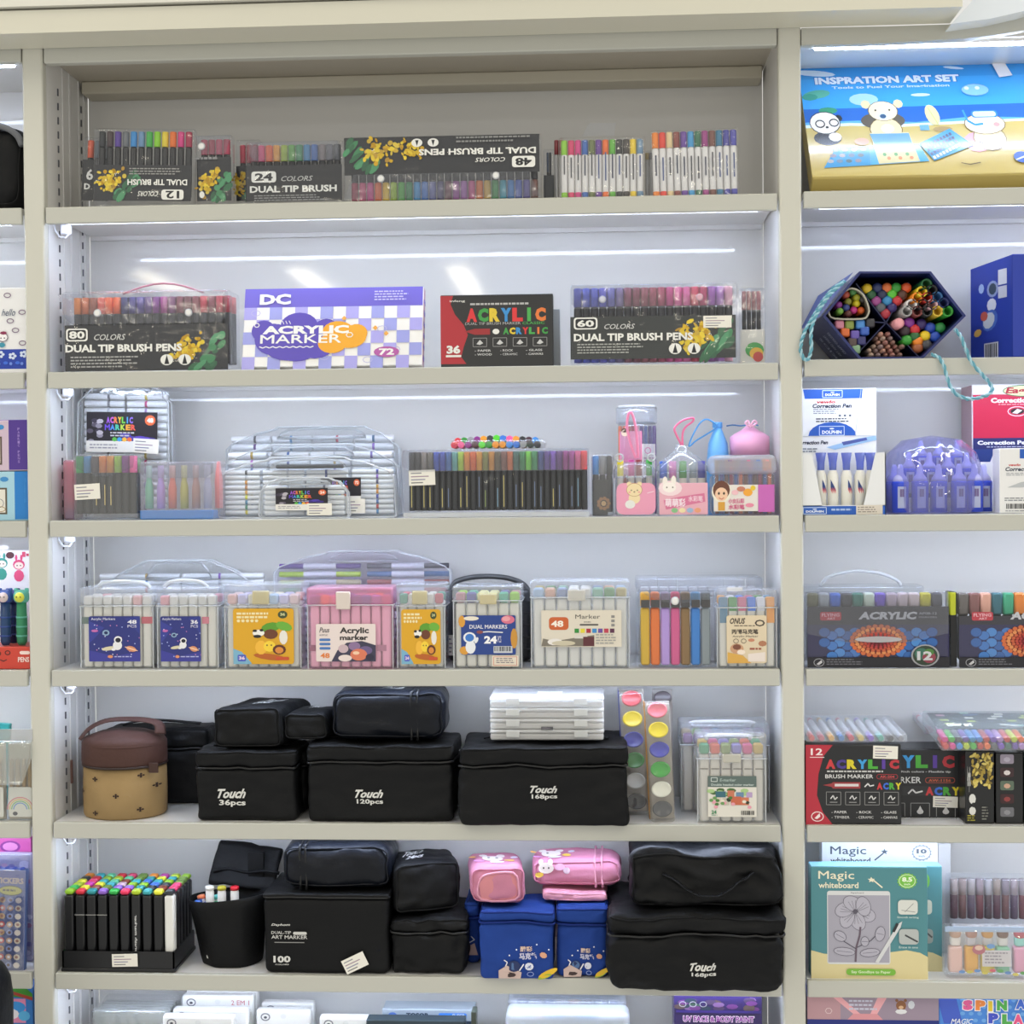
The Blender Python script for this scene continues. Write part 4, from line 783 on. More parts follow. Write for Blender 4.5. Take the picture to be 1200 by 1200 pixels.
a = lab(T, 634, 715, 728, 758, 'dcd4c4', r=.8); a.rr(643, 723, 666, 738, 4, 'c8602e'); a.text('48', 645.5, 727, 660, 734.5, 'f4ece0', .035); a.text('Marker', 674, 720, 703, 725, '3a3836', .01); a.text('SHUEN', 684, 728, 692, 729.5, '6a6866', .02); a.rr(679, 731, 701, 733, 1, '5a5856')
for i, c in enumerate(('2f8a3a', 'e0d03a', 'a82a3a', '3a8ac8', '6a4a9a', 'b83a50', '5a2a48')): a.rect(673+i*6.9, 736.5, 678.2+i*6.9, 741.5, c)
for i in range(3): a.rect(716, 721+i*5, 720, 724+i*5, '8a8886')
a.poly([(634, 757), (636, 748), (650, 751), (675, 747), (696, 744), (696, 757)], '7a7468'); a.ell(650, 752, 9, 4, 'e8e4e0', 10); a.ell(660, 753.5, 14, 3, 'c8c0a8'); a.rect(673, 744, 688, 748, 'd8d4cc'); a.rect(683, 746, 696, 757, '5a2a30'); a.micro(698, 743, 724, 756, 4, 'a0a09a'); a.out('label_print')
for i in range(8): pass
T = Th('marker_box', 'wide clear lidded box behind the wallet of thick coloured markers', 'marker box', 746, 676, 893, SZ[4], .058, 'clear marker boxes with hinged lids')
pens(T, 750, 888, 688, 700, 778, ['d8d8da']*12, 'dcdcde', y=.016, kind='sq', fill=.44); B().rbox(-T.w/2, T.w/2, 0, .05, .0003, T.v(693), .002).out('box_body', MILKY, T.root); B().rbox(-T.w/2-.001, T.w/2+.001, -.002, .052, T.v(693), T.h, .004).out('lid', clear(.14, 'eef0f4', .1, 'thin_lid'), T.root)
for u_ in (771, 793, 848, 873): B().rbox(T.u(u_)-.0006, T.u(u_)+.0006, -.003, -.002, T.v(692), T.v(678), .0003).out('lid_rib', RIM, T.root)
T = Th('marker_wallet', 'clear snap wallet of thick markers, mustard, orange, lilac, pink, brown, blue and grey', 'marker set', 749, 690, 837, SZ[4], .004)
pens(T, 750, 833, 694, 712, 780, ['e0a82a', 'd8703a', '8a7a90', 'c84a6a', '6a5030', '4a80a8', '6a7074'], ['d8b02a', 'e8762a', 'b89ae0', 'd85a90', '8a6a3a', '2f80d0', '8a9498'], y=.009, kind='sq', fill=.45)
for i in range(7): B().box(T.u(751+i*11.85), T.u(761+i*11.85), .0008, .0016, T.v(712), T.v(703)).out('collar', solid('3e3c3c', .4), T.root)
B().prism([(T.u(a_), T.v(b_)) for a_, b_ in rrpts(747, 690, 840, 782, 3)], 0, .024).out('clear_shell', POUCH, T.root)
B().prism([(T.u(a_), T.v(b_)) for a_, b_ in [(748, 691), (838, 692), (825, 701), (800, 707), (780, 706), (760, 699)]], -.0014, -.0009).out('wallet_flap', FLAP, T.root); button(T, 791, 704, rpx=5)
T = mbox('small clear marker box at the right post, beige Chinese lettered label', 839, 691, 911, SZ[4], .004, .045, 712, ['5a8aa8', '4a9a4a', 'd86a90', '3a7ae0', 'e0e0e8', 'f0a03a'], latch=(851, 870, 688, 693, 'f4f4f4'), yt=700)
for i, c in enumerate(('5a8aa8', '4a9a4a', 'd86a90', '3a7ae0', 'e0e0e8', 'f0a03a')): B().box(T.u(843.5+i*11), T.u(852.5+i*11), .0012, .002, T.v(730 if i in (0, 5) else 716), T.v(700)).out('cap_sleeve', solid(c, .35), T.root)
a = lab(T, 851, 721, 898, 777, 'ddcdb0', r=2.5); a.text('ONUS', 855, 724, 873, 731, '3a3028', .03, .3); a.ell(890, 730, 6, 4, '4a4038', 8); a.ell(890, 730, 4, 2.4, 'ddcdb0', 8); a.micro(860, 732.5, 885, 735, 1, '6a5c4c'); a.text('丙烯马克笔', 857, 737, 888, 743, '3c332a', .03); a.text('Acrylic Marker', 858, 744.5, 888, 747, '4a4038', .02)
a.loop(862, 751, 3, 2.6, .7, '6a5c4c', 8); a.loop(871, 751, 3, 2.6, .7, '6a5c4c', 8); a.ell(880, 750, 4, 2, 'c8886a', 8); a.ell(893, 754, 5, 3.4, 'b0785a', 8); a.poly([(852, 777), (852, 764), (870, 768), (880, 777)], 'd8a850'); a.ell(863, 760, 8, 6, 'c89a78', 12); a.ell(863, 758, 5, 3.4, '7a4a38', 8); a.ell(868, 764, 5, 3, 'f0e0d0', 8); a.micro(878, 759, 896, 764, 1, 'a05a48'); a.poly([(876, 766), (896, 764), (896, 775), (876, 775)], 'e8dcd4'); a.out('label_print')
# ---------------- fifth row: fabric cases ----------------
BLK = solid('0c0d0f', .6, 'fabric'); BLK2 = solid('0e0f11', .6, 'fabric'); ZIP = solid('0e0f11', .5); LEATH = solid('10131a', .34, 'fabric')
LET = solid('d8d8d4', .6)
def wob(seed, amp=.002):
    r = random.Random(seed); ph = [r.random()*6.28 for _ in range(6)]
    o = Vector((seed*3.7, seed*1.3, seed*2.1)); A = amp*1.5
    def f(x, y, z):
        p = Vector((x, y, z)); a = noise.noise_vector(p*22+o); b = noise.noise_vector(Vector((x*55+z*40, y*60, z*70-x*35))+o); r = 1-abs(noise.noise(Vector((x*34+z*20, y*20, z*42-x*24))+o*2))*3
        return (x+A*a.x+A*.4*b.x+amp*.4*math.sin(z*60+ph[0]), y+A*1.2*a.y+A*.7*b.y-A*.7*max(0, r), z+A*a.z*.9+A*.5*b.z+amp*.3*math.sin(x*55+ph[2]))
    return f
def rim_path(w, d, z, f=None, r=.006, y0=0):
    P = []
    for cx, cy, a0 in ((w/2-r, y0+d-r, 0), (-w/2+r, y0+d-r, 90), (-w/2+r, y0+r, 180), (w/2-r, y0+r, 270)):
        n = 4
        for k in range(n): a = math.radians(a0+k*30); P.append((cx+r*math.cos(a), cy+r*math.sin(a), z))
    Q = []
    for i in range(len(P)):
        a = Vector(P[i]); b = Vector(P[(i+1) % len(P)]); m = max(1, int((b-a).length/.012))
        for k in range(m): Q.append(a.lerp(b, k/m))
    return [f(*q) for q in Q] if f else Q
def bag(label, x0, y0, x1, zb, Y, d, vseam, seed=1, mat=None, amp=.0016, text=None, name='fabric_marker_bag', grp='black fabric marker bags', cat='bag', rot=(0, 0, 0), handle=True, taper=0, zipc=None, r=.007, pipe=None):
    mat = mat or BLK; T = Th(name, label, cat, x0, y0, x1, zb, Y, grp, rot); w, h = T.w, T.h; zs = T.v(vseam); f0 = wob(seed, amp)
    def f(x, y, z):
        t = 1-taper*(1-z/h); X, Y_, Z = f0(x*t, y, z); k = min(1, z/.01); return (X, Y_, max(.0003, z+(Z-z)*k))
    B().soft(-w/2, w/2, 0, d, 0, zs-.0006, r, 24, f).out('bag_body', mat, T.root)
    B().soft(-w/2-.001, w/2+.001, -.001, d+.001, zs+.0006, h, r*.9, 22, f).out('bag_lid', mat, T.root)
    zp = zipc or ZIP
    B().tube(rim_path(w+.001, d+.001, zs, f, r*.7), .0013, 6, True).out('zipper', zp, T.root)
    B().tube(rim_path(w*.985, d*.97, h-r*.3, f, r*.7), .0011, 5, True).out('piping', pipe or mat, T.root)
    if handle:
        P = [f(-w*.38+w*.76*i/10, d*.5, h) for i in range(11)]; P = [(x, y, z+.0012+.005*math.sin(math.pi*i/10)) for i, (x, y, z) in enumerate(P)]
        B().tube(P, .0012, 6, flat=6).out('carry_strap', mat, T.root)
    if text:
        a = Art(T, -.0012-amp*1.6)
        for t, u0, v0, u1, v1, bo, sh, rise in text: a.text(t, u0, v0, u1, v1, 'd4d4d0', bo, sh, rise=rise)
        # lettering follows the cloth
        a.b.v = [(p[0], f(p[0], 0, p[2])[1]-.001-amp*.55, p[2]) for p in a.b.v]; a.out('lettering')
    T.f = f; return T
def touch(u0, v0, u1, v1, n, rise=0): return [('Touch', u0, v0, u1, v1-(v1-v0)*.47, .035, .45, rise), (n, u0+2, v1-(v1-v0)*.4, u1, v1, .03, 0, rise)]
bag('black fabric bag behind the brown round bag', 124, 853, 243, SZ[5], .1, .05, 877, 3, grp='black fabric marker bags')
T = bag('black fabric bag printed 36pcs, on the shelf under two smaller bags', 229, 880, 346, SZ[5], .006, .085, 900, 4, text=touch(255, 924, 288, 945, '36pcs')); z36 = T.top
z120 = None
T = bag('black fabric bag printed 120pcs in the middle of the fifth row', 360, 873, 531, SZ[5], .004, .1, 893, 5, text=touch(416, 925, 449, 943, '120pcs')); z120 = T.top
bag('plain black fabric bag squeezed between the 36pcs and the 120pcs bags', 347, 880, 360, SZ[5], .05, .08, 897, 6, handle=False); zsq = z120
T = bag('big black fabric bag printed 168pcs carrying the white organiser boxes', 538, 876, 735, SZ[5], -.014, .12, 898, 7, text=touch(621, 920, 653, 937, '168pcs'), amp=.0022); z168 = T.top
def block(label, x0, y0, x1, zb, Y, d, seed, seams=(), mat=None, text=None, rot=(0, 0, 0), name='fabric_marker_bag', grp='black fabric marker bags', r=.01, amp=.0014, frontv=None, cat='bag', shear=0, edges=True, sc_top=0, zc=None):
    """bag lying on its side: one soft block with seams running round it"""
    T = Th(name, label, cat, x0, y0, x1, zb, Y, grp, rot); w, h = T.w, T.h; f0 = wob(seed, amp)
    def f(x, y, z):
        X, Y_, Z = f0(x+shear*y, y, z); Z = z+(Z-z)*min(1, z/.01)-sc_top*(d-y)/d*z; return (X, Y_, max(.0003, Z))
    B().soft(-w/2, w/2, 0, d, 0, h, r, 24, f).out('bag_body', mat or BLK, T.root)
    for u in seams:
        x = T.u(u); P = []
        for a in range(28):
            t = a/28*4; k = int(t); q = t-k
            y, z = ((q, 0), (1, q), (1-q, 1), (0, 1-q))[k]; P.append((y, z))
        P = [(.5+(y-.5)*.955, .5+(z-.5)*.945) for y, z in P]
        P = [f(x, -.0006+y*(d+.0012), z*(h+.001)) for y, z in P]
        P = [(a_, b_, min(max(c_, .0012), h+.002)) for a_, b_, c_ in P]
        B().tube(P, .0014, 5, True).out('zipper', zc or ZIP, T.root)
    if edges:
        for yy in (.0,):
            P = [f(x, r*.25, z) for x, z in [(-w/2+r*.3, r*.5), (-w/2+r*.3, h*.5), (-w/2+r*.3, h-r*.5), (-w/2+r, h-r*.2), (-w/4, h-r*.25), (0, h-r*.25), (w/4, h-r*.25), (w/2-r, h-r*.2), (w/2-r*.3, h-r*.5), (w/2-r*.3, h*.5), (w/2-r*.3, r*.5), (w/4, r*.3), (0, r*.3), (-w/4, r*.3)]]
            B().tube(smooth(P, 3, True), .0011, 5, True).out('piping', mat or BLK2, T.root)
    T.f = f; return T
T = block('small black bag lying on top of the 36pcs bag', 248, 829, 328, z36+.002, .012, .09, 8, shear=.26, sc_top=0, mat=BLK)
a = Art(T, 0); ht = T.h
def toptext(T, lines, mat='d4d4d0'):
    a = Art(T, 0)
    for t, cx, cy, w, d_ in lines:
        vs, fs = glyphs(t, .03, .3); q = []
        for p, r_ in vs:
            x = cx+(p-.5)*w+(r_-.5)*d_*.3; y = cy+(r_-.5)*d_; z = T.h; X, Y_, Z = T.f(x, y, z); q.append((X, Y_, Z+.0008))
        a.b.add(q, fs, lin(mat))
    a.out('lettering')
toptext(T, [('Touch', .008, .052, .024, .022), ('24pcs', .006, .03, .02, .014)])
T = block('smallest black bag on the gap between the 36pcs and 120pcs bags', 331, 836, 384, zsq+.003, .016, .07, 9, shear=.12)
toptext(T, [('Touch', .004, .045, .018, .018)])
T = block('glossy black bag lying on its side on top of the 120pcs bag', 386, 810, 521, z120+.003, .012, .085, 10, seams=(481, 488), mat=LEATH, r=.018)
toptext(T, [('Touch', .005, .03, .022, .02)])
# brown round bag
T = Th('round_bag', 'round tan bag with dark crosses, brown zip lid and strap', 'bag', 83, 850, 181, SZ[5], .004); BR = solid('4a332e', .6, 'fabric'); TAN = solid('9a815a', .8, 'fabric')
oval(T, 83, 181, 903, 962, .09, 0, TAN, 'bag_body', [(.95, 0), (.99, .04), (1, .5), (.985, 1)])
oval(T, 82, 181, 853, 902, .092, -.001, BR, 'bag_lid', [(1, 0), (1.01, .1), (1.0, .55), (.93, .66), (.6, .78), (.2, .82)])
B().tube([(T.w/2*1.0*math.cos(a*.2618), .045+.0465*math.sin(a*.2618), T.v(901)) for a in range(24)], .0014, 6, True).out('zipper', solid('2e1f1c', .5), T.root)
B().tube([(T.w/2*.98*math.cos(a*.2618), .045+.0455*math.sin(a*.2618), T.v(877)) for a in range(24)], .0012, 6, True).out('piping', BR, T.root)
B().tube(smooth([(T.u(83), .03, T.v(872)), (T.u(92), .035, T.v(860)), (T.u(110), .04, T.v(851)), (T.u(135), .042, T.v(849)), (T.u(160), .04, T.v(850)), (T.u(176), .035, T.v(854)), (T.u(179), .03, T.v(865))]), .0018, 6, flat=4.0).out('carry_strap', BR, T.root)
a = Arc(T, 83, 181, .09, 0)
for u_, v_ in ((109, 914), (162, 910), (135, 933), (88, 931), (109, 954), (161, 950), (176, 924)):
    for dx, dy in ((0, 0), (2.4, 0), (-2.4, 0), (0, 1.8), (0, -1.8)): a.ell(u_+dx, v_+dy, 1.3, 1.1, '2e1c18', 6)
a.out('cross_pattern', .8)
B().rbox(T.u(77), T.u(80), .012, .015, T.v(921), T.v(893), .001).out('zip_pull', BR, T.root); B().rbox(T.u(170), T.u(181), .012, .014, T.v(908), T.v(896), .0006).out('side_label', solid('3a2018', .6), T.root)
# white organiser boxes
z = z168+.004
for i in range(4):
    v = ('lowest', 'second lowest', 'second highest', 'topmost')[i]
    T = Th('organiser_box', 'flat translucent white compartment box, %s of its stack on the 168pcs bag' % v, 'box', 574, 800, 707, z, .012, 'stacked white organiser boxes'); h = .0122
    T.h = h; T.yt = projy(T.X, T.Y, z+h)[1]; T.yb = projy(T.X, T.Y, z)[1]
    WM = clear(.5, 'ffffff', .2, 'white_translucent'); d = .085 if i < 3 else .08
    B().rbox(-T.w/2, T.w/2, 0, d, 0, h*.62, .002).out('tray', WM, T.root); B().rbox(-T.w/2-.0006, T.w/2+.0006, -.001, d+.001, h*.64, h, .002).out('lid', WM, T.root)
    for k in range(13): B().box(-T.w/2+T.w*(k+.5)/13-.0003, -T.w/2+T.w*(k+.5)/13+.0003, .001, d*.9, .001, h*.6).out('divider', WM, T.root)
    for x in (-.3, .3): B().rbox(T.w*x-.008, T.w*x+.008, -.003, -.001, h*.3, h*.95, .0006).out('latch', clear(.6, 'f0f2f2', .2, 'white_latch'), T.root)
    if i == 1: sticker(T, 634, 851, 648, 855, -.0036, '55565a')
    if i == 3: B().box(-.012, .018, .02, .05, h, h+.0003).out('price_sticker', solid('f0f0f0', .4), T.root)
    z += h+.0006
# paint pot strips
PT = lambda c: solid(c, .25)
def pots(label, x0, y0, x1, Y, cols, us, tilt, seed, dx):
    T = Th('paint_pot_strip', label, 'paint set', x0, y0, x1, SZ[5], Y, 'strips of round paint pots', (0, math.radians(tilt), 0))
    B().rbox(-T.w/2, T.w/2, .002, .0035, .0003, T.h, .0006).out('backing_card', solid('a49c90', .4, 'card'), T.root); B().box(-T.w/2-.0008, -T.w/2, .0, .018, .001, T.h).out('side_card', solid('c08a3a' if seed else '3a4a9a', .5), T.root)
    n = len(cols); s = T.h/n
    for i, c in enumerate(cols):
        zc = T.h-s*(i+.5); r = T.w*.40; m = Matrix.Translation((T.w*.0, .002, zc)) @ Matrix.Rotation(math.radians(76), 4, 'X') @ Matrix.Diagonal((1, .8, 1, 1))
        p = B().ring([(r*.82, 0), (r*.85, .012)], 20, m).out('pot', solid('e6e6e2', .3), T.root)
        m2 = m @ Matrix.Translation((0, 0, .012)); q = B().ring([(r, 0), (r, .003), (r*.86, .0042), (r*.82, .0036), (.0001, .0036)], 24, m2, caps=False); e = q.out('pot_lid', PT(c), p)
    B().rbox(-T.w/2, T.w/2, -.02, .004, .0004, T.h+.001, .004).out('film_wrap', clear(.04, 'fafafa', .05, 'thin_film', .06, .6), T.root)
pots('rear strip of paint pots in film, red pot on top', 731, 808, 760, .062, ['c03a44', 'e8d020', '3038a0', '1f8a30', 'd0d2d0', '33343a'], 0, -2.5, 0, 0)
T = Th('paint_pot_strip', 'narrow rear strip of pots, only its grey top lid showing beside the red pot', 'paint set', 764, 808, 788, SZ[5], .085, 'strips of round paint pots')
B().rbox(-T.w/2, T.w/2, .002, .004, .0003, T.h, .0006).out('backing_card', solid('9a9490', .4, 'card'), T.root)
m = Matrix.Translation((0, .002, T.h-.012)) @ Matrix.Rotation(math.radians(76), 4, 'X') @ Matrix.Diagonal((1, .8, 1, 1)); B().ring([(.009, 0), (.0105, .012), (.0105, .015), (.009, .016), (.0001, .0155)], 24, m).out('pot_lid', PT('5a5458'), T.root)
pots('front strip of paint pots in film, pink pot on top, yellow pot below', 761, 822, 790, .024, ['e87a8a', 'f0dc10', '2f35a8', '25a025', 'e6e6d8', '3a3c40'], 0, -2.5, 1, 0)
def bigclear(label, x0, y0, x1, Y, d, vl, caps, yt, grip):
    T = mbox(label, x0, y0, x1, SZ[5], Y, d, vl, caps, body='dcd6cc', yt=yt, rowsn=2)
    B().tube(smooth([(T.u(grip[0]), .012, T.v(grip[3])), (T.u(grip[0]+3), .008, T.v(grip[2])), (T.u(grip[1]-3), .008, T.v(grip[2])), (T.u(grip[1]), .012, T.v(grip[3]))], 3), .0022, 6).out('handle', clear(.75, 'f4f6f8', .2, 'white_grip'), T.root); return T
T = bigclear('taller rear clear box of markers with a white carrying grip, at the right post', 797, 848, 902, .062, .055, 873, ['8a5a90', 'a88ac0', '5a9ad0', 'b0b8c8', '6aa0d0', 'c8a0c8', '9ac05a', 'c8b08a'], 860, (812, 882, 847, 853))
a = Art(T, .004); a.text('Marker', 806, 905, 810, 935, '8a8078', .03); a.out('pen_print')
T = bigclear('front clear box of markers with a green topped label of houses and 24', 816, 862, 898, .006, .048, 889, ['3aa070', 'e0604a', '8aa05a', '8a80c8', 'd84a88', 'c8a848'], 872, (829, 880, 863, 868))
B().rbox(T.u(846), T.u(868), -.0042, -.0014, T.v(893), T.v(883), .0012).out('latch', clear(.5, 'e8e6dc', .15, 'latch_plastic'), T.root)
for i in range(6): B().box(T.u(820+i*13), T.u(830+i*13), -.0003, .0003, T.v(901.4), T.v(900.6)).out('cap_line', solid('6a6660', .5), T.root)
a = lab(T, 829, 909, 886, 957, 'e2ded4', r=.8); a.rect(829, 909, 886, 922, '5c6c68'); a.frame(833, 911, 840, 915.5, .7, 'd8e0dc'); a.text('E-marker', 843, 912, 862, 915.5, 'a8b8b4', .02, .2); a.text('Double headed color marker', 833, 918, 883, 920.5, 'c8d4d0', .02)
r = random.Random(4)
for i in range(12): a.ell(832+r.random()*50, 925+r.random()*6, 5, 2.5, r.choice(('5a8a4a', '7aa85a', 'a8c88a', '4a6a3a')), 7)
for u_, v_, w_, h_, c in ((838, 927, 12, 7, '3a6a78'), (852, 926, 8, 8, 'c8785a'), (862, 928, 9, 6, '6a8aa8'), (834, 934, 10, 8, 'd8cdb8'), (846, 935, 8, 8, 'c8c0b0'), (856, 933, 12, 10, 'c8684a'), (868, 934, 9, 9, 'd07a58'), (874, 928, 7, 6, 'b8a0c8')): a.rect(u_, v_, u_+w_, v_+h_, c)
for i in range(16): a.ell(832+r.random()*51, 934+r.random()*12, 2.6, 2, r.choice(('4a7a3a', '6a9a5a', 'e8a0b0', '2c3a24', 'e8e0d0')), 6)
a.text('24', 833, 949, 839, 953.5, '3a8a5a', .03); a.micro(833, 954.5, 842, 956, 1, '6aa08a'); a.bars(868, 949.5, 883, 954.5); a.out('label_print')
# ---------------- sixth row ----------------
def one(kind, L, r, h, axis, loc, name, label, cat, grp, capc=None, capL=0, rot=None):
    o = tag(link(name, penmesh(kind, L, r, h, axis), None), label, cat, grp); o.location = loc
    if rot: o.rotation_euler = rot
    if capc:
        q = link('cap', penmesh(kind, capL, r*1.03, capc, axis), o); q.location = (0, 0, L) if axis == 'z' else (0, -capL, 0)
    return o
CN = {'8ab82a': 'olive green', 'c8283a': 'crimson', '2a8a90': 'teal', '8a60c0': 'violet', '2fa84a': 'green', 'e0305a': 'rose', 'a8c02a': 'yellow green', '3aa0a8': 'turquoise', 'e0e03a': 'yellow', '2a3038': 'charcoal', 'd83a6a': 'pink red', 'e08a2a': 'orange', 'c03aa0': 'magenta', '6a8a3a': 'moss', 'e8a890': 'peach', '5ab88a': 'mint', '7a3a2a': 'brown', '3a6ac0': 'blue', 'b8d85a': 'light green', 'c8a8b8': 'dusty pink'}
ORD = ['leftmost', 'second from left', 'third from left', 'fourth from left', 'fifth from left', 'fifth from right', 'fourth from right', 'third from right', 'second from right', 'rightmost']
ROWN = ['front row', 'second row', 'third row', 'fourth row', 'fifth row', 'back row']
T = Th('marker_tray', 'black plastic tray holding upright markers, price sticker on its front', 'tray', 73, 1115, 204, SZ[6], .002)
tm = solid('101114', .35); tw = T.w; td = .088
b = B(); b.box(-tw/2, tw/2, 0, td, .0003, .002); b.box(-tw/2, tw/2, 0, .0018, .0003, T.h); b.box(-tw/2, tw/2, td-.0018, td, .0003, T.h); b.box(-tw/2, -tw/2+.0018, 0, td, .0003, T.h); b.box(tw/2-.0018, tw/2, 0, td, .0003, T.h); b.out('tray_body', tm, T.root)
B().rbox(-tw/2-.0015, tw/2+.0015, -.0015, td+.0015, .0003, .0045, .001).out('foot_rim', tm, T.root); sticker(T, 132, 1117, 162, 1132, -.0026, rot=-.03)
front = ['8ab82a', 'c8283a', '2a8a90', '8a60c0', '2fa84a', 'e0305a', 'a8c02a', '3aa0a8', 'e0e03a', '2a3038']; keys = list(CN)
zt = unproj(140, 1042, .01)[1]-SZ[6]-.0024
for rw in range(6):
    for c in range(10):
        col = front[c] if rw == 0 else keys[R.randrange(len(keys))]; x = T.X-tw/2+tw*(c+.5)/10; y = .002+.003+(rw+.5)*.0138
        bc = 'e2e2de' if (rw == 0 and c == 9) else '121316'
        if c == 9 and rw > 0 and rw < 3: col = 'd83a6a'
        o = one('sq', zt-.006, .0058, bc, 'z', (x, y, SZ[6]+.0022), 'art_marker', ('white barrelled' if bc != '121316' else 'black barrelled')+' marker with %s cap in the tray, %s, %s' % (CN[col], ROWN[rw], ORD[c]), 'marker', 'markers in the black tray')
        q = link('cap_end', penmesh('sq', .006, .0054, col), o); q.location = (0, 0, zt-.006)
        if rw == 0 and c in (1, 2, 3): B().box(-.0061, .0061, -.0061, -.0058, zt*.68, zt*.68+.0008).out('cap_line', solid('9a9a98', .5), o)
        if rw == 0 and c == 6:
            g = B(); vs, fs = glyphs('brush marker', .02); g.add([(-.001+b_*.003, -.0063, .02+a_*.045) for a_, b_ in vs], fs, lin('d8d8d8')); g.out('lettering', printm(.5), o, fix=False)
# open round pouch with markers
T = Th('open_pouch', 'black open-topped fabric pouch full of white markers, its lid folded back', 'bag', 208, 1060, 305, SZ[6], .004); w, h = T.w, T.h
b = B(); n = 28; prof = [(.70, 0, .004), (.74, 0, .12), (.84, .0, .5), (.95, 0, .85), (1.0, 0, 1.0), (.965, 0, 1.0), (.93, 0, .85), (.72, 0, .14), (.001, 0, .12)]
vs = []; fs = []
for k_, (r_, _, z_) in enumerate(prof):
    for k in range(n):
        a = 6.2832*k/n; x = w/2*r_*math.cos(a); y = .045+.043*r_*math.sin(a); zz = h*z_*(1+(.05*math.cos(a)-.03*math.sin(a))*z_)
        vs.append((x+.004*(1-z_)*1.2+.0012*math.sin(5*a+z_*4), y+.001*math.sin(7*a), max(.0004, zz)))
for i in range(len(prof)-1):
    for k in range(n): fs.append((i*n+k, i*n+(k+1) % n, (i+1)*n+(k+1) % n, (i+1)*n+k))
b.add(vs, fs, None, True).out('pouch_body', BLK, T.root, fix=False)
f = wob(31, .002)
lid = B().soft(-.042, .040, 0, .008, 0, .05, .004, 12, lambda x, y, z: f(x+.08*z-.004, y+z*.5, z)).out('pouch_lid', BLK, T.root); lid.location = (.012, .074, h-.002); lid.rotation_euler = (0, math.radians(6), 0)
lz = B().tube([(-.042+.084*i/12+.003, .0+.006*math.sin(i*.4), .021+.002*math.sin(i*.8)) for i in range(13)], .0022, 6).out('lid_fold', BLK2, T.root); lz.location = (.012, .078, h-.002)
B().rbox(.004, .024, -.0, .004, .012, .043, .001).out('velcro_tab', BLK2, T.root).location = (.012, .08, h)
sp = [(0, 'w', 'e8e8e6', 246, 'white'), (1, 'w', 'b8b02a', 260, 'olive yellow'), (2, 'w', 'c82030', 275, 'red')]
for i, _, c, px, nm in sp:
    x = unproj(px, 1050, .03)[0]; one('round', .082-.0, .0052, 'e6e6e4', 'z', (x, .03, SZ[6]+.0095), 'art_marker', 'white marker with %s top, standing upright at the right of the open pouch' % nm, 'marker', 'markers in the open pouch', c, .004)
for i, (px, py, c, nm) in enumerate([(214, 1062, '5a9ad8', 'sky blue'), (222, 1066, '3ab0b8', 'turquoise'), (231, 1065, 'e8a890', 'peach'), (241, 1062, '2a9a90', 'teal'), (216, 1052, '3a6ac0', 'blue'), (226, 1054, '3a5aa8', 'dark blue'), (236, 1054, '3aa06a', 'green'), (220, 1046, 'e07a4a', 'orange'), (229, 1046, 'd85a3a', 'red orange'), (238, 1046, '5ac0b8', 'aqua')]):
    yy = .034+.016*((1066-py)/10); x, z = unproj(px, py, yy); L = z-SZ[6]-.012
    o = one('round', L-.004, .0048, 'e4e4e2', 'z', (x+.030, yy, SZ[6]+.0115), 'art_marker', 'white marker with %s top, leaning at the left of the open pouch' % nm, 'marker', 'markers in the open pouch', c, .004, rot=(math.radians(4), math.radians(-11), 0))
# black bags of the sixth row
T = bag('square black fabric bag printed art marker 100 with a crooked sticker', 309, 1048, 455, SZ[6], .002, .1, 1052, 21, amp=.0008, handle=False, text=[('Dayhom', 318, 1082, 340, 1085.5, .02, .3, 0), ('DUAL-TIP', 318, 1091, 341, 1094.5, .005, 0, 0), ('ART MARKER', 318, 1096, 360, 1100, .04, 0, 0), ('100', 320, 1120, 340, 1128, .04, 0, 0), ('COLORS', 322, 1129.5, 338, 1131, .02, 0, 0)]); z100 = T.top
a = Art(T, -.0042); a.rr(344, 1091, 360, 1094.5, 1.6, 'c8c8c4'); a.line([(322, 1103.5), (357, 1103.5)], 1, '8a8a88'); a.out('lettering'); sticker(T, 402, 1118, 430, 1135, -.005, rot=-.45)
T = block('glossy black bag lying on its side across the 100 bag', 328, 990, 458, z100+.002, .01, .085, 22, seams=(351, 358), mat=LEATH, r=.02)
T = bag('slumped plain black fabric bag right of the 100 bag, another bag on its top', 458, 1076, 545, SZ[6], .004, .1, 1092, 23, amp=.0034, handle=False); zl = T.top
T = block('black fabric bag turned corner forward on top of the slumped bag', 461, 1012, 540, zl+.002, .018, .08, 24, r=.012, amp=.002, rot=(0, 0, math.radians(20)), shear=.1); toptext(T, [('Touch', -.012, .05, .024, .024), ('24pcs', -.012, .028, .022, .014)])
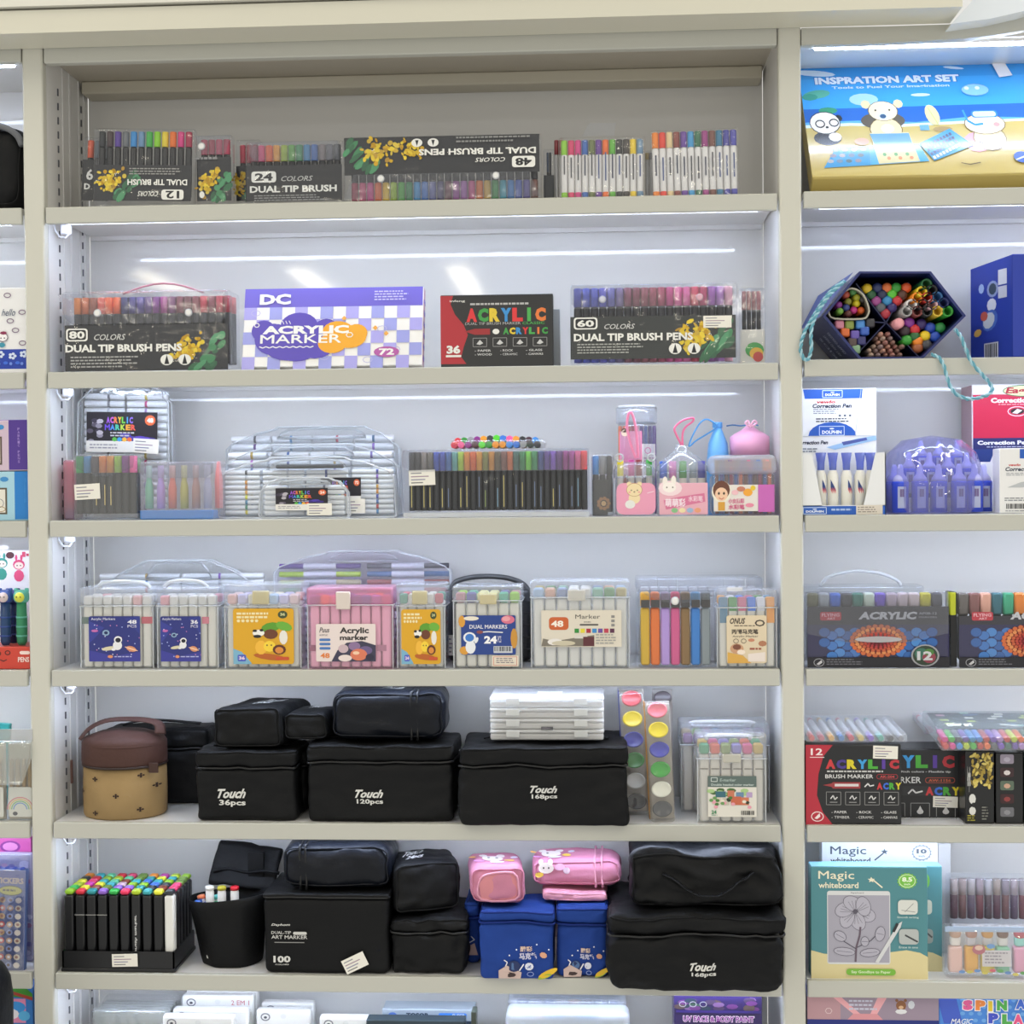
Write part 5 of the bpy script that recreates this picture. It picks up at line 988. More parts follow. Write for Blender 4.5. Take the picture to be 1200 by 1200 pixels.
# blue and pink cloth bags
BLUE = solid('1f3f8c', .75, 'fabric'); BLUED = solid('142c74', .7, 'fabric'); PINK = solid('c48099', .75, 'fabric'); PINKL = solid('d697ad', .7, 'fabric')
def bluebag(label, x0, y0, x1, Y, d, vs_, seed, u0, v0, u1, v1, rz=0):
    T = bag(label, x0, y0, x1, SZ[6], Y, d, vs_, seed, mat=BLUE, amp=.0014, name='blue_cloth_bag', grp='blue cloth marker bags', zipc=BLUED, rot=(0, 0, rz), handle=False, pipe=BLUED)
    a = Art(T, 0); w = u1-u0; h = v1-v0
    a.poly([(u0, v1), (u0, v0+h*.75), (u0+w*.15, v0+h*.6), (u0+w*.42, v0+h*.8), (u0+w*.4, v1)], 'c8b0a8'); a.ell(u0+w*.28, v0+h*.62, w*.12, h*.17, '1a2c5c', 12); a.ell(u0+w*.28, v0+h*.6, w*.09, h*.13, '4a6a9a', 10); a.line([(u0+w*.08, v0+h*.8), (u0+w*.16, v0+h*.5), (u0+w*.1, v0+h*.42)], 1.2, 'e8e8ee'); a.line([(u0+w*.38, v0+h*.75), (u0+w*.46, v0+h*.55)], 1.4, 'e8e8ee'); a.ell(u0+w*.2, v0+h*.88, w*.12, h*.08, '3a2a2a', 8)
    a.text('酷彩', u0+w*.4, v0, u0+w*.62, v0+h*.17, 'd8c0b0', .03); a.text('马克笔', u0+w*.38, v0+h*.2, u0+w*.7, v0+h*.4, 'c8c8e0', .04); a.ell(u0+w*.56, v0+h*.62, w*.08, h*.12, 'd8dcec', 10); a.text('36', u0+w*.52, v0+h*.57, u0+w*.6, v0+h*.67, '2a4a9a', .05)
    a.ell(u0+w*.9, v0+h*.82, w*.2, h*.09, 'e0b82a', 12, -.5); a.ell(u0+w*.84, v0+h*.93, w*.14, h*.06, '9ab03a', 10, -.4); a.ell(u0+w*.82, v0+h*.28, w*.07, h*.09, 'd8a080', 8, .4); a.loop(u0+w*.58, v0+h*.86, w*.06, h*.07, .8, '8a9ad0', 8)
    for p, q in ((.2, .28), (.7, -.05), (.92, .1), (.33, .1)): a.ell(u0+w*p, v0+h*q, 1, 1, 'e8e8f0', 5)
    a.b.v = [(p[0], T.f(p[0], 0, p[2])[1]-.0016+(p[1]), p[2]) for p in a.b.v]; a.out('bag_print', .6); return T
T = bluebag('larger blue cloth bag with an astronaut print, bulging over the shelf edge', 562, 1068, 648, -.012, .08, 1082, 41, 584, 1108, 648, 1146); zb1 = T.top
T = bluebag('narrower blue cloth bag with an astronaut print beside the huge black bag', 652, 1064, 712, .0, .08, 1083, 42, 660, 1110, 711, 1144); zb2 = T.top
T = bag('dark blue cloth bag pushed behind, half hidden by the slumped black bag', 545, 1060, 561, SZ[6], .045, .08, 1076, 43, mat=BLUE, name='blue_cloth_bag', grp='blue cloth marker bags', zipc=BLUED, handle=False); a = Art(T, -.004); a.poly([(548, 1118), (548, 1108), (556, 1104), (560, 1118)], 'a88a88'); a.line([(549, 1104), (556, 1100), (552, 1096)], 1, 'c8c8d4'); a.out('bag_print')
zp = max(zb1, zb2)+.003
T = block('pink cloth bag with open mouth facing out, lying on the larger blue bag', 552, 1022, 617, zb1+.003, .004, .1, 44, mat=PINK, name='pink_cloth_bag', grp='pink cloth marker bags', r=.012, shear=-.12, sc_top=-.16, zc=PINKL)
P = [T.f(x, -.0008, z) for x, z in [(-.02, .006), (-.022, T.h*.6), (-.012, T.h-.007), (.018, T.h-.006), (.024, T.h*.5), (.02, .006)]]
B().prism([(p[0], p[2]) for p in P], -.0012, -.0002).out('mouth_lining', solid('d08890', .8, 'fabric'), T.root); B().tube(smooth(P, 3, True), .0015, 6, True).out('mouth_binding', PINKL, T.root)
def kitty(T, cx, cy, w, d_):
    a = Art(T, 0)
    def e(x, y, rx, ry, c, n=12):
        q = []
        for k in range(n):
            X, Y_, Z = T.f(cx+x*w+rx*w*math.cos(6.2832*k/n), cy+y*d_+ry*d_*math.sin(6.2832*k/n), T.h); q.append((X, Y_, Z+.0008+a.n*2e-5))
        a.n += 1; a.b.add(q, [tuple(range(n))], lin(c))
    for x, y, rx, ry, c in ((0, 0, .3, .3, 'f0e8e4'), (-.25, .3, .12, .16, 'f0e8e4'), (.25, .3, .12, .16, 'f0e8e4'), (-.1, .02, .04, .06, '3a3038'), (.12, .02, .04, .06, '3a3038'), (-.4, -.35, .15, .12, 'c88ac0'), (.45, -.2, .14, .12, 'e8c84a'), (.6, .15, .1, .12, 'd8d8e8'), (-.55, .1, .1, .1, 'e8b04a'), (.1, -.4, .2, .1, 'd8e0ec')): e(x, y, rx, ry, c)
    a.out('bag_print', .6)
kitty(T, -.004, .05, .045, .05)
T = block('pink cloth bag lying on its side with two seams, right of the open one', 622, 1008, 728, zb2+.016, .03, .07, 45, mat=PINK, seams=(698, 706), name='pink_cloth_bag', grp='pink cloth marker bags', r=.014, zc=PINKL); kitty(T, -.03, .03, .04, .04)
a = Art(T, 0); zt = T.v(1022)
for x, y, rx, ry, c in ((640, 1017, 9, 7, 'f0e8e4'), (634, 1010, 3, 4, 'f0e8e4'), (645, 1010, 3, 4, 'f0e8e4'), (637, 1017, 1, 1.2, '3a3038'), (643, 1017, 1, 1.2, '3a3038'), (632, 1025, 5, 3, 'e0b84a'), (656, 1016, 6, 4, 'd8a8c8'), (664, 1020, 4, 4, 'c8b0c0')): a.ell(x, y, rx, ry, c)
a.b.v = [(p[0], T.f(p[0], 0, p[2])[1]-.0012+p[1], p[2]) for p in a.b.v]; a.out('bag_print', .6)
T = block('flat pink cloth bag lying under the side-seamed pink bag', 636, 1046, 712, zb2+.002, .02, .09, 46, mat=PINKL, name='pink_cloth_bag', grp='pink cloth marker bags', r=.007)
T = bag('huge black fabric bag printed 168pcs, overhanging the sixth shelf edge', 713, 1072, 920, SZ[6], -.05, .15, 1096, 51, amp=.0034, text=touch(808, 1128, 839, 1144, '168pcs', .0), handle=False, r=.014); zh = T.top
T = block('plump black fabric bag with slack strap on top of the huge 168pcs bag', 738, 1004, 916, zh+.004, -.03, .11, 52, amp=.0045, r=.01, edges=True)
P = [T.f(T.w*(-.30+.6*i/12), 0, T.h*.62) for i in range(13)]
B().tube([(x, y-.002-.010*math.sin(math.pi*i/12), z-.016*math.sin(math.pi*i/12)) for i, (x, y, z) in enumerate(P)], .0014, 6, flat=4).out('carry_strap', BLK2, T.root)
# ---------------- seventh row: only the tops are in view ----------------
BD = solid('e6e6e2', .4, 'card')
def flatbox(label, x0, y0, x1, Y, seal=True, d=.014, txt='2 EM 1'):
    T = pbox('flat_white_box', label, 'box', x0, y0, x1, SZ[7], Y, d, 'd2d1cc', group='flat white boxes on the bottom shelf', r=.003)
    a = Art(T, -.0002); a.loop(x0+11, y0+8, 5, 4, 1.4, '6a6a70'); a.ell(x0+11, y0+8.5, 2, 1.6, '4a4a50', 8); a.ell(x0+(x1-x0)*.5, y0+7, 3.4, 2.8, 'c8c8c4')
    if txt: a.text(txt, x1-26, y0+5, x1-5, y0+10.5, 'b86a70', .02)
    a.micro(x0+6, y0+22, x1-10, y0+40, 4, '9a9aa0'); a.rr(x0+8, y0+50, x1-8, y0+110, 4, '8ab0c8'); a.out()
flatbox('flat white box, tallest and rearmost of the left group on the bottom shelf', 218, 1161, 302, .09)
flatbox('flat white box reading 2 EM 1, second from the back', 213, 1167, 297, .068)
flatbox('flat white box before the 2 EM 1 one, third from the back', 202, 1183, 291, .046, txt=None)
flatbox('flat white box at the front left of the bottom shelf group', 190, 1191, 274, .024, txt=None)
flatbox('flat white box, rearmost of the pair right of the 2 EM 1 box', 306, 1175, 368, .08, txt=None)
flatbox('flat white box, front one of the pair right of the 2 EM 1 box', 300, 1184, 364, .05, txt=None)
flatbox('flat white box with a black triangle mark, alone in mid shelf', 374, 1192, 436, .03, txt=None); 
T = Th('clear_pack', 'crinkled clear bag of small packs at the left end of the bottom shelf', 'pack', 106, 1184, 196, SZ[7], .04)
for i in range(5): B().rbox(-T.w/2+.002, T.w/2-.002, .004+i*.011, .012+i*.011, .001, T.h-.002-i*.001, .002).out('inner_pack', clear(.3, 'd8dcd8', .15, 'grey_film'), T.root)
B().rbox(-T.w/2, T.w/2, 0, .062, .0003, T.h, .004).out('film_wrap', clear(.08, 'fafafa', .05, 'crinkled_film', .08, .9), T.root)
T = Th('clear_pack', 'small clear hang tab card behind the crinkled bag of packs', 'pack', 145, 1174, 168, SZ[7], .125); B().rbox(-T.w/2, T.w/2, 0, .001, .0003, T.h, .0004).out('clear_card', clear(.2, 'e8e8ec', .1, 'clear_card'), T.root); B().box(-.006, .006, -.0004, 0, T.h-.007, T.h-.004).out('hang_slot', solid('b8bcc4'), T.root)
T = pbox('marker_box', 'white and blue marker box with dark lettering in the bottom row', 'marker set', 448, 1183, 556, SZ[7], .05, .03, '9aa4ac'); a = Art(T, -.0002); a.ell(460, 1190, 5, 3.4, '4a6ab0'); a.text('TOSOR', 476, 1187, 503, 1193, '2a3a4a', .05); a.rr(514, 1187, 547, 1194, 2, '3a80d8'); a.text('SUPER', 530, 1188, 545, 1192, 'e8f0f8', .02); a.rect(448, 1196, 556, 1230, '2a3a48'); a.out()
T = pbox('marker_box', 'dark teal pack edge standing in front of the white and blue box', 'marker set', 429, 1196, 545, SZ[7], .02, .02, '23343c')
T = Th('clear_lid_box', 'clear lidded box of blue and brown pens, right of centre on the bottom shelf', 'marker box', 597, 1172, 732, SZ[7], .06)
pens(T, 604, 727, 1179, 1188, 1290, ['5a70a0', '4a5a8a', '7a8ab0', 'a8a0a0', 'c08a70', '6a5a6a', '8a90b0', '5a6a90'], 'c8ccd8', y=.02); B().rbox(-T.w/2, T.w/2, 0, .05, .0003, T.h, .005).out('box_body', MILKY, T.root); B().rbox(-T.w/2-.002, T.w/2+.002, -.002, .052, T.h-.008, T.h, .003).out('lid', LIDM, T.root)
T = Th('clear_lid_box', 'rounded clear box with a blue strip, in front of the lidded pen box', 'marker box', 592, 1188, 738, SZ[7], .01); B().rbox(-T.w/2, T.w/2, 0, .04, .0003, T.h, .008, None, 3).out('box_body', clear(.35, 'eef2f6', .1, 'frosted_front'), T.root); a = Art(T, .004); a.rect(628, 1190, 700, 1196, '3a90d8'); a.rect(628, 1190, 638, 1196, 'e0e4ea'); a.rect(662, 1190, 674, 1197, '2a3a4a'); a.ell(632, 1193, 3, 2, 'c83a4a', 8); a.out('label_print')
T = pbox('paint_set_box', 'purple box with a holographic band, black and pink lettering about body paint', 'paint set', 790, 1166, 893, SZ[7], .02, .05, '33265c'); a = Art(T, -.0002)
r = random.Random(9)
for i in range(22): a.ell(796+r.random()*92, 1170+r.random()*13, 7, 3, r.choice(('4a3a5a', '5a4a4a', '3a5a4a', '6a3a7a', '7a5a8a', '2a3a4a')), 8)
for i in range(3): a.loop(800+i*12, 1177, 4, 3, .8, 'a8a8b0', 10)
a.rect(792, 1184, 892, 1187, '3a2a7a'); a.text('UV FACE & BODY PAINT', 800, 1190, 884, 1198, 'f8e8f8', .09); a.text('UV FACE & BODY PAINT', 800, 1190.4, 884, 1197.6, 'f', .04) if False else None
a.text('UV FACE & BODY PAINT', 800.6, 1190.8, 883.4, 1197.4, '8a2a9a', .03); a.out()
T = pbox('marker_box', 'small dark box edge beside the white and blue bottom row box', 'marker set', 552, 1186, 558, SZ[7], .01, .02, '3a4238')
# ---------------- right bay ----------------
RZ = dict(SZ); RZ[1] = SZ[1]+.0015; RZ[2] = SZ[2]+.003
# leaning art set box
T = Th('art_set_box', 'big blue and sand coloured beach picture box reading inspration art set, leaning back', 'art set', 945, 80, 1232, RZ[1], .002)
th = math.radians(36); d = .027; y0 = T.Y; hz = T.h-d*math.sin(th)*.75; sl = .208
T.root.location = (T.X+.007, .006, RZ[1]+d*math.sin(th)+.0008); T.root.rotation_euler = (-th, 0, 0); T.h = sl
T.v = lambda py: (207-py)/132*sl if True else 0
B().rbox(-T.w/2, T.w/2, 0, d, 0, sl, .002).out('carton', solid('b9a55c', .3, 'card'), T.root)
a = Art(T, -.0002); x0, x1 = T.x0, T.x1
a.rect(x0, 76, x1, 131, '3fa3e6'); a.rect(x0, 76, x1, 96, '3596dc')
a.poly([(x0, 131), (x1, 129), (x1, 148), (1120, 149), (1040, 152), (x0, 152)], '2368c0'); a.poly([(x0, 146), (1010, 145), (1080, 148), (1150, 143), (x1, 146), (x1, 152), (1080, 156), (x0, 155)], '5fb0e8'); a.poly([(x0, 151), (1000, 149), (1060, 152), (1130, 150), (x1, 148), (x1, 206), (x0, 206)], 'c8b56a')
a.poly([(x0, 149), (1000, 147.5), (1060, 150), (1130, 148), (x1, 146), (x1, 148.5), (1130, 151), (1060, 153), (1000, 150.5), (x0, 152.5)], 'd8ecf4')
a.ell(965, 89, 26, 3.5, 'd8eaf6', 12, .08); a.ell(1140, 86, 13, 1.6, 'cfe6f4', 10, .1); a.ell(1092, 117, 12, 1.8, 'cfe6f4'); a.ell(1021, 121, 18, 7, 'a8d4f0', 14)
a.ell(964, 114, 17, 5, '5ab098', 12, -.1); a.ell(955, 117, 10, 4, '3f9a84', 8); a.ell(975, 133, 12, 4, '3a9a70', 8)
a.text('INSPRATION ART SET', 963, 93.5, 1145, 103, '2f78c0', .09); a.text('INSPRATION ART SET', 964, 94, 1144, 102.5, 'e8f4fc', .05); a.text('Tools to Fuel Your Imagination', 984, 105, 1130, 109, 'd0e8f8', .03)
def rrec(u0, v0, u1, v1, c, k=0): a.poly([(u0, v1), (u1, v1+k), (u1, v0+k), (u0, v0)], c)
# panda at the left
a.ell(958, 143, 6, 4, '2a2c2e', 8); a.ell(986, 142, 5, 4, '2a2c2e', 8); a.ell(970, 164, 17, 8, '2a2c2e', 14); a.ell(969, 147, 19, 13, '3a3c3e', 18); a.ell(969, 147, 18, 12, 'eeeee8', 18); a.loop(963, 148, 5.5, 4, 1.4, '2a2c2e', 12); a.loop(980, 147, 5.5, 4, 1.4, '2a2c2e', 12); a.ell(971, 152, 2, 1.4, '2a2c2e', 6); a.ell(979, 163, 8, 5, 'eeeee8', 10)
# bear with swim ring
a.ell(1040, 146, 27, 10, '5a5448', 18); a.ell(1022, 127, 6, 5, 'ead8a8', 8); a.ell(1062, 127, 6, 5, 'ead8a8', 8); a.ell(1042, 156, 20, 14, '6a5a3a', 16); a.ell(1042, 156, 19, 13, 'ead8a8', 16); a.ell(1042, 135, 18.5, 11.5, '6a5a3a', 18); a.ell(1042, 135, 17.5, 11, 'ecdfba', 18); a.ell(1044, 155, 8, 5, 'f6f0e4', 10); a.ell(1041, 141, 8, 4.5, 'd8e4ea', 12); a.ell(1041, 141, 4, 2.6, '3a5a7a', 10)
for k in (-8, 9): a.ell(1041+k, 134, 1.3, 1.1, '3a3028', 6)
# cat with mask at the right
a.ell(1148, 172, 16, 11, 'e0a0b0', 12); a.ell(1164, 168, 20, 14, '6a5a3a', 16); a.ell(1164, 168, 19, 13, 'ead8a8', 16); a.ell(1162, 152, 25, 12, '6a5a3a', 18); a.ell(1162, 152, 24, 11.2, 'ecdfba', 18); a.rr(1148, 137, 1180, 145, 3.5, '3a88c8'); a.rr(1150, 138, 1178, 144, 3, 'c8e4f4'); a.line([(1139, 136), (1142, 148), (1150, 153), (1160, 152)], 2.4, '3a9ad8'); a.ell(1176, 153, 4, 2.5, 'e8a0a0', 8); a.ell(1166, 171, 9, 6, 'f6f0e4', 10); a.line([(1150, 172), (1156, 174)], 1.2, '5a4a3a')
a.ell(1160, 113, 17, 7, '8fc8ec', 14); a.loop(1160, 113, 17, 7, .8, '5a98c8', 16); a.ell(1150, 111, 3, 2, 'e8f4fc', 8); a.ell(1163, 111, 3, 2, 'e8f4fc', 8)
a.ell(1101, 141, 8, 12, 'e8e0a0', 14, -.3); a.line([(1097, 132), (1106, 152)], 1, 'b8c07a'); a.rect(1083, 152, 1094, 158, '6aa8d0'); a.ell(1010, 169, 9, 4, 'd8a888', 10); a.ell(1110, 157, 12, 3, 'a8905a', 8)
# open paint sets on the sand
a.poly([(960, 197), (978, 175), (1018, 174), (1016, 195)], '3a9ad8')
for i in range(4):
    for j in range(3): a.ell(977+i*11-j*4, 178+j*6, 4, 2, ('5a7a8a', '8a8a9a', 'a8b0b8', '6a8aa8')[(i+j) % 4], 8)
a.poly([(1016, 195), (1018, 174), (1078, 173), (1086, 192)], '4aa8e0'); a.poly([(1026, 194), (1021, 160), (1068, 160), (1075, 192)], 'd8d0a0'); a.poly([(1026, 178), (1021, 161), (1068, 161), (1071, 178)], '4f94cc')
for i in range(9): a.ell(1030+i*4.5, 180+(i % 3)*4, 2.4, 2, ('e8d8a8', '5a9a5a', 'd88a5a')[i % 3], 6)
a.poly([(1078, 173), (1118, 157), (1143, 176), (1092, 192)], '3a9ad8')
for j in range(4):
    for i in range(9): a.poly([(1083+j*2.6+i*4, 175-i*1.6+j*4.2), (1086+j*2.6+i*4, 174-i*1.6+j*4.2), (1087.5+j*2.6+i*4, 177-i*1.6+j*4.2), (1084.5+j*2.6+i*4, 178-i*1.6+j*4.2)], ('28406a', '28406a', '3a5a8a', 'd8e4ee')[j])
a.line([(1123, 195), (1133, 197), (1146, 195)], 1, '6a5a3a'); a.ell(1196, 190, 10, 6, '3a6ad0', 12); a.line([(1188, 193), (1204, 188)], 1.6, 'd8e4f4'); a.poly([(1188, 83), (1204, 82), (1210, 98), (1193, 100)], 'e8e8ea'); a.rect(1230, 90, 1231, 95, 'e8e8ea')
a.out('front_print', .25, .6)
# hexagonal box of crayons
NAVY = solid('1f2a66', .35, 'card'); NAVY2 = solid('16204e', .4, 'card')
HZ = RZ[2]; yf = .004; hd = .14
hexr = tag(empty('craft_box', (unproj(1044, 422, yf)[0], yf, HZ)), 'six-sided dark blue box lying on its back edge, open to the front, full of crayons and pens', 'box'); hexr['label'] = 'six-sided dark blue box, open front full of crayons and pens, with cyan rope'
def hp(px, py): X, Z = unproj(px, py, yf); return X-hexr.location.x, max(.0004, Z-HZ)
HV = [hp(*p) for p in ((1007, 318), (1091, 318), (1132, 370), (1082, 421.5), (1007, 421.5), (964, 370))]
cx = sum(p[0] for p in HV)/6; cz = sum(p[1] for p in HV)/6
b = B(); inn = [(cx+(x-cx)*.955, cz+(z-cz)*.955) for x, z in HV]
for i in range(6):
    (a0, b0), (a1, b1), (c0, d0), (c1, d1) = HV[i], HV[(i+1) % 6], inn[i], inn[(i+1) % 6]
    vs = [(a0, 0, b0), (a1, 0, b1), (c1, 0, d1), (c0, 0, d0), (a0, hd, b0), (a1, hd, b1), (c1, hd, d1), (c0, hd, d0)]
    b.add(vs, [(0, 1, 2, 3), (0, 4, 5, 1), (3, 2, 6, 7), (4, 7, 6, 5)])
b.out('box_wall', NAVY, hexr, fix=False); B().prism(HV, hd-.002, hd).out('box_back', NAVY2, hexr)
def zp(zx, zy): return 920+zx/4.286, 230+zy/4.286
ctr = hp(*zp(525, 625))
for i, q in enumerate((zp(372, 425), zp(640, 420), zp(890, 612), zp(700, 808), zp(372, 790), zp(205, 605))):
    x, z = hp(*q); dx, dz = x-ctr[0], z-ctr[1]; L = math.hypot(dx, dz); nx, nz = -dz/L*.0006, dx/L*.0006
    if i == 2: continue
    B().prism([(ctr[0]+nx, ctr[1]+nz), (x+nx, z+nz), (x-nx, z-nz), (ctr[0]-nx, ctr[1]-nz)], .02, hd-.003).out('divider', NAVY2, hexr)
b = B(); o = [hp(964, 370), hp(1007, 421.5)]
LT = lin('c8cce0')
a = Art(type('F', (), dict(u=lambda s, x: hp(x, 0)[0], v=lambda s, y: hp(964, y)[1], root=hexr))())
# open lid panel leaning at the left
lp = [hp(*zp(350, 378)), hp(*zp(190, 598)), hp(*zp(85, 655)), hp(*zp(200, 470))]
B().add([(lp[0][0]-.001, .004, lp[0][1]), (lp[1][0]-.002, .004, lp[1][1]), (lp[2][0]+.004, .05, lp[2][1]), (lp[3][0], .05, lp[3][1]), (lp[0][0]-.001, .006, lp[0][1]), (lp[1][0]-.002, .006, lp[1][1]), (lp[2][0]+.004, .052, lp[2][1]), (lp[3][0], .052, lp[3][1])], [(0, 1, 2, 3), (4, 7, 6, 5), (0, 4, 5, 1), (2, 6, 7, 3), (1, 5, 6, 2), (0, 3, 7, 4)]).out('lid_flap', solid('5f6fae', .3, 'card'), hexr)
b = B()
for i in range(3):
    t = .25+i*.14; vs, fs = glyphs(('CRAFT COLORS', 'ART AND PAINT', 'KIDS')[i], .02); p0 = HV[4]; p1 = HV[5]; q = []
    for u, v in vs:
        k = .35-.1*i+.28*u; yy = .03+i*.03+.012*v; q.append((p0[0]+(p1[0]-p0[0])*(.2+u*.5)-.0012, yy, p0[1]+(p1[1]-p0[1])*(.2+u*.5)-.0006))
    b.add(q, fs, LT)
b.out('lettering', printm(.5), hexr, fix=False)
def inbox(zx, zy, rr, col, nm, kind, y, lab, grp, L=.1, cat='crayon', name='crayon'):
    px, py = zp(zx, zy); X, Z = unproj(px, py, y); r = rr/4.286*.001*1.02
    b = B()
    if kind == 'tube':
        b.ring([(r, L), (r, 0), (r*.72, 0), (r*.72, .02), (.0001, .02)], 12, Matrix.Rotation(-math.pi/2, 4, 'X'), caps=False)
    elif kind == 'point': b.ring([(r, L), (r, .006), (r*.25, 0)], 8, Matrix.Rotation(-math.pi/2, 4, 'X'))
    elif kind == 'sq': b.rbox(-r, r, 0, L, -r, r, r*.4)
    else: b.ring([(r, L), (r, .003), (r*.75, .0006), (r*.3, 0)], 12, Matrix.Rotation(-math.pi/2, 4, 'X'))
    o = tag(b.out(name, solid(col, .35)), lab, cat, grp); o.location = (X, y, Z); return o
ROLE = lambda nm, w, pl: '%s %s in the six-sided box, %s' % (nm, w, pl)
CR = [(415, 462, 'd8b82a', 'yellow', 'top left of its cell'), (467, 458, '2a3460', 'navy', 'top row beside the yellow one'), (514, 458, 'd8703a', 'orange', 'middle of top row'), (561, 457, '3a9a3a', 'green', 'top row right of orange'), (613, 457, 'd85a30', 'red orange', 'top right of its cell'), (436, 492, '2a5a3a', 'dark green', 'under the yellow one'), (490, 490, '2a3050', 'dark blue', 'second row'), (540, 489, '5ac03a', 'lime', 'second row'), (592, 492, '5a3a30', 'brown', 'second row, right end'), (461, 524, '9a4a8a', 'mauve', 'third row, left'), (516, 522, '3a8ac0', 'sky blue', 'third row, middle'), (566, 522, 'c83a40', 'red', 'third row, right'), (484, 557, '5a6068', 'grey', 'fourth row'), (540, 557, '3a3070', 'indigo', 'fourth row'), (508, 588, 'a83040', 'dark red', 'lowest of its cell')]
for x, y, c, nm, pl in CR: inbox(x, y, 25, c, nm, 'round', .022, ROLE(nm, 'crayon', pl), 'crayons in the six-sided box')
TB = [(712, 440, '2a6a40', 'dark green', 'topmost'), (740, 470, '2a2c30', 'black', 'near the right wall'), (688, 478, 'e0c82a', 'yellow', 'upper left'), (766, 505, '3a70a8', 'blue', 'right side'), (665, 508, 'f08a20', 'orange', 'left side'), (715, 508, 'b83028', 'red', 'centre'), (798, 535, '2a3470', 'navy', 'far right'), (636, 543, 'd8d4d4', 'white', 'far left'), (692, 543, '2c2c30', 'black', 'middle'), (740, 543, 'd0a8b0', 'pinkish', 'middle right'), (612, 577, '9a9a9a', 'grey', 'bottom left'), (665, 577, '7a3a38', 'dark red', 'bottom row'), (715, 577, '26282c', 'black', 'bottom row'), (767, 577, 'd8b83a', 'mustard', 'bottom row'), (818, 577, '3aa03a', 'green', 'bottom right')]
for x, y, c, nm, pl in TB: inbox(x, y, 27, c, nm, 'tube', .012, ROLE(nm, 'hollow ended felt pen', pl), 'felt pens in the six-sided box', cat='pen', name='felt_pen')
LR = [(575, 636, 'e8a0a8', 'pale pink', 'left'), (628, 633, '8a3a9a', 'purple', 'top'), (655, 667, 'c83038', 'red', 'upper middle'), (607, 675, '3a2c34', 'black', 'left'), (733, 658, '2a4ab0', 'blue', 'upper right'), (783, 658, '2f8a48', 'green', 'far right'), (616, 720, '3a9a3a', 'green', 'lower left'), (707, 700, 'e8c82a', 'yellow', 'centre'), (757, 703, '2a50b8', 'blue', 'lower right'), (670, 727, 'f08a2a', 'orange', 'lower middle'), (715, 744, '4a4a50', 'grey', 'bottom right'), (670, 760, 'a8603a', 'brown', 'bottom'), (688, 640, '3a2a6a', 'indigo', 'top middle'), (655, 702, '2f6a3a', 'dark green', 'behind the orange one')]
for x, y, c, nm, pl in LR: inbox(x, y, 26, c, nm, 'round', .02 if nm != 'pale pink' else .008, ROLE(nm, 'oil pastel', 'lower right cell, '+pl), 'oil pastels in the six-sided box', cat='pastel', name='oil_pastel')
k = 0
for j in range(6):
    for i in range(5):
        x = 420+i*36+(j % 2)*18+(5-j)*6; y = 690+j*21
        if x+ (j*4) > 620 or abs(x-510) > 30+j*20: continue
        inbox(x, y, 13, ['c89a88', 'b08078', '9a7a70', 'b8a090', 'a08a88'][k % 5], 'x', 'point', .018+.004*(k % 3), 'brown wooden colour pencil, point forward, lowest cell, %s from top, %s' % (('first row', 'second row', 'third row', 'fourth row', 'fifth row', 'sixth row')[j], ('far left', 'left', 'centre', 'right', 'far right')[i]), 'colour pencils in the six-sided box', cat='pencil', name='colour_pencil'); k += 1
SQ = [(275, 643, 'd88aa0', 'pink', 'upper left'), (325, 645, '8a9a4a', 'olive', 'upper middle'), (380, 642, '4a8ad0', 'blue', 'upper right'), (430, 635, '3a3a40', 'black', 'far right'), (303, 683, 'e0703a', 'orange', 'second row'), (353, 695, '6a5ab0', 'violet', 'second row middle'), (402, 675, '3a60b8', 'dark blue', 'second row right'), (340, 733, '5a4a48', 'brown', 'third row'), (385, 725, '3a3a70', 'navy', 'third row right'), (357, 768, '8ab08a', 'pale green', 'lowest')]
for x, y, c, nm, pl in SQ: inbox(x, y, 22, c, nm, 'sq', .018, ROLE(nm, 'square ended stamp pen', 'lower left cell, '+pl), 'stamp pens in the six-sided box', cat='pen', name='stamp_pen')
P = [hp(*zp(*q)) for q in ((262, 520), (300, 478), (345, 455), (400, 485), (430, 555), (425, 590), (395, 610), (255, 608), (228, 580), (232, 550))]
TUB = tag(empty('crayon_tub', (hexr.location.x, yf, HZ)), 'cream rounded tub of little paint sticks inside the six-sided box, upper left cell', 'tub')
B().tube(smooth([(x, .012, z) for x, z in P], 3, True), .0012, 6, True).out('tub_rim', solid('b8b4a4', .4), TUB); bb = B(); sp_ = smooth([(x, 0, z) for x, z in P], 2, True); n_ = len(sp_)
bb.add([(p.x, .012, p.z) for p in sp_]+[(p.x, .11, p.z) for p in sp_], [(i, (i+1) % n_, n_+(i+1) % n_, n_+i) for i in range(n_)], None, True).out('tub_wall', solid('a8a494', .4), TUB, fix=False)
for x, y, c, nm, pl in [(310, 492, 'c05a4a', 'red', 'top left'), (345, 478, '5a9a5a', 'green', 'top'), (272, 543, '8a3a90', 'purple', 'left'), (320, 527, '8a8a3a', 'olive', 'centre'), (362, 507, 'b8b83a', 'yellow green', 'upper right'), (392, 515, '4a4a48', 'grey', 'right'), (310, 557, '3a4a8a', 'navy', 'lower middle'), (362, 537, 'd8c82a', 'yellow', 'middle right'), (278, 576, '7ab04a', 'light green', 'lower left'), (320, 588, '6a3a3a', 'brown', 'bottom'), (348, 570, 'c83a8a', 'magenta', 'lower right'), (384, 572, 'e0662a', 'orange', 'bottom right')]:
    inbox(x, y, 18, c, nm, 'round', .024, '%s paint stick in the cream tub, %s' % (nm, pl), 'paint sticks in the cream tub', cat='paint stick', name='paint_stick', L=.08)
RP = solid('5f9fb0', .6); RP2 = solid('a5cdd8', .6)
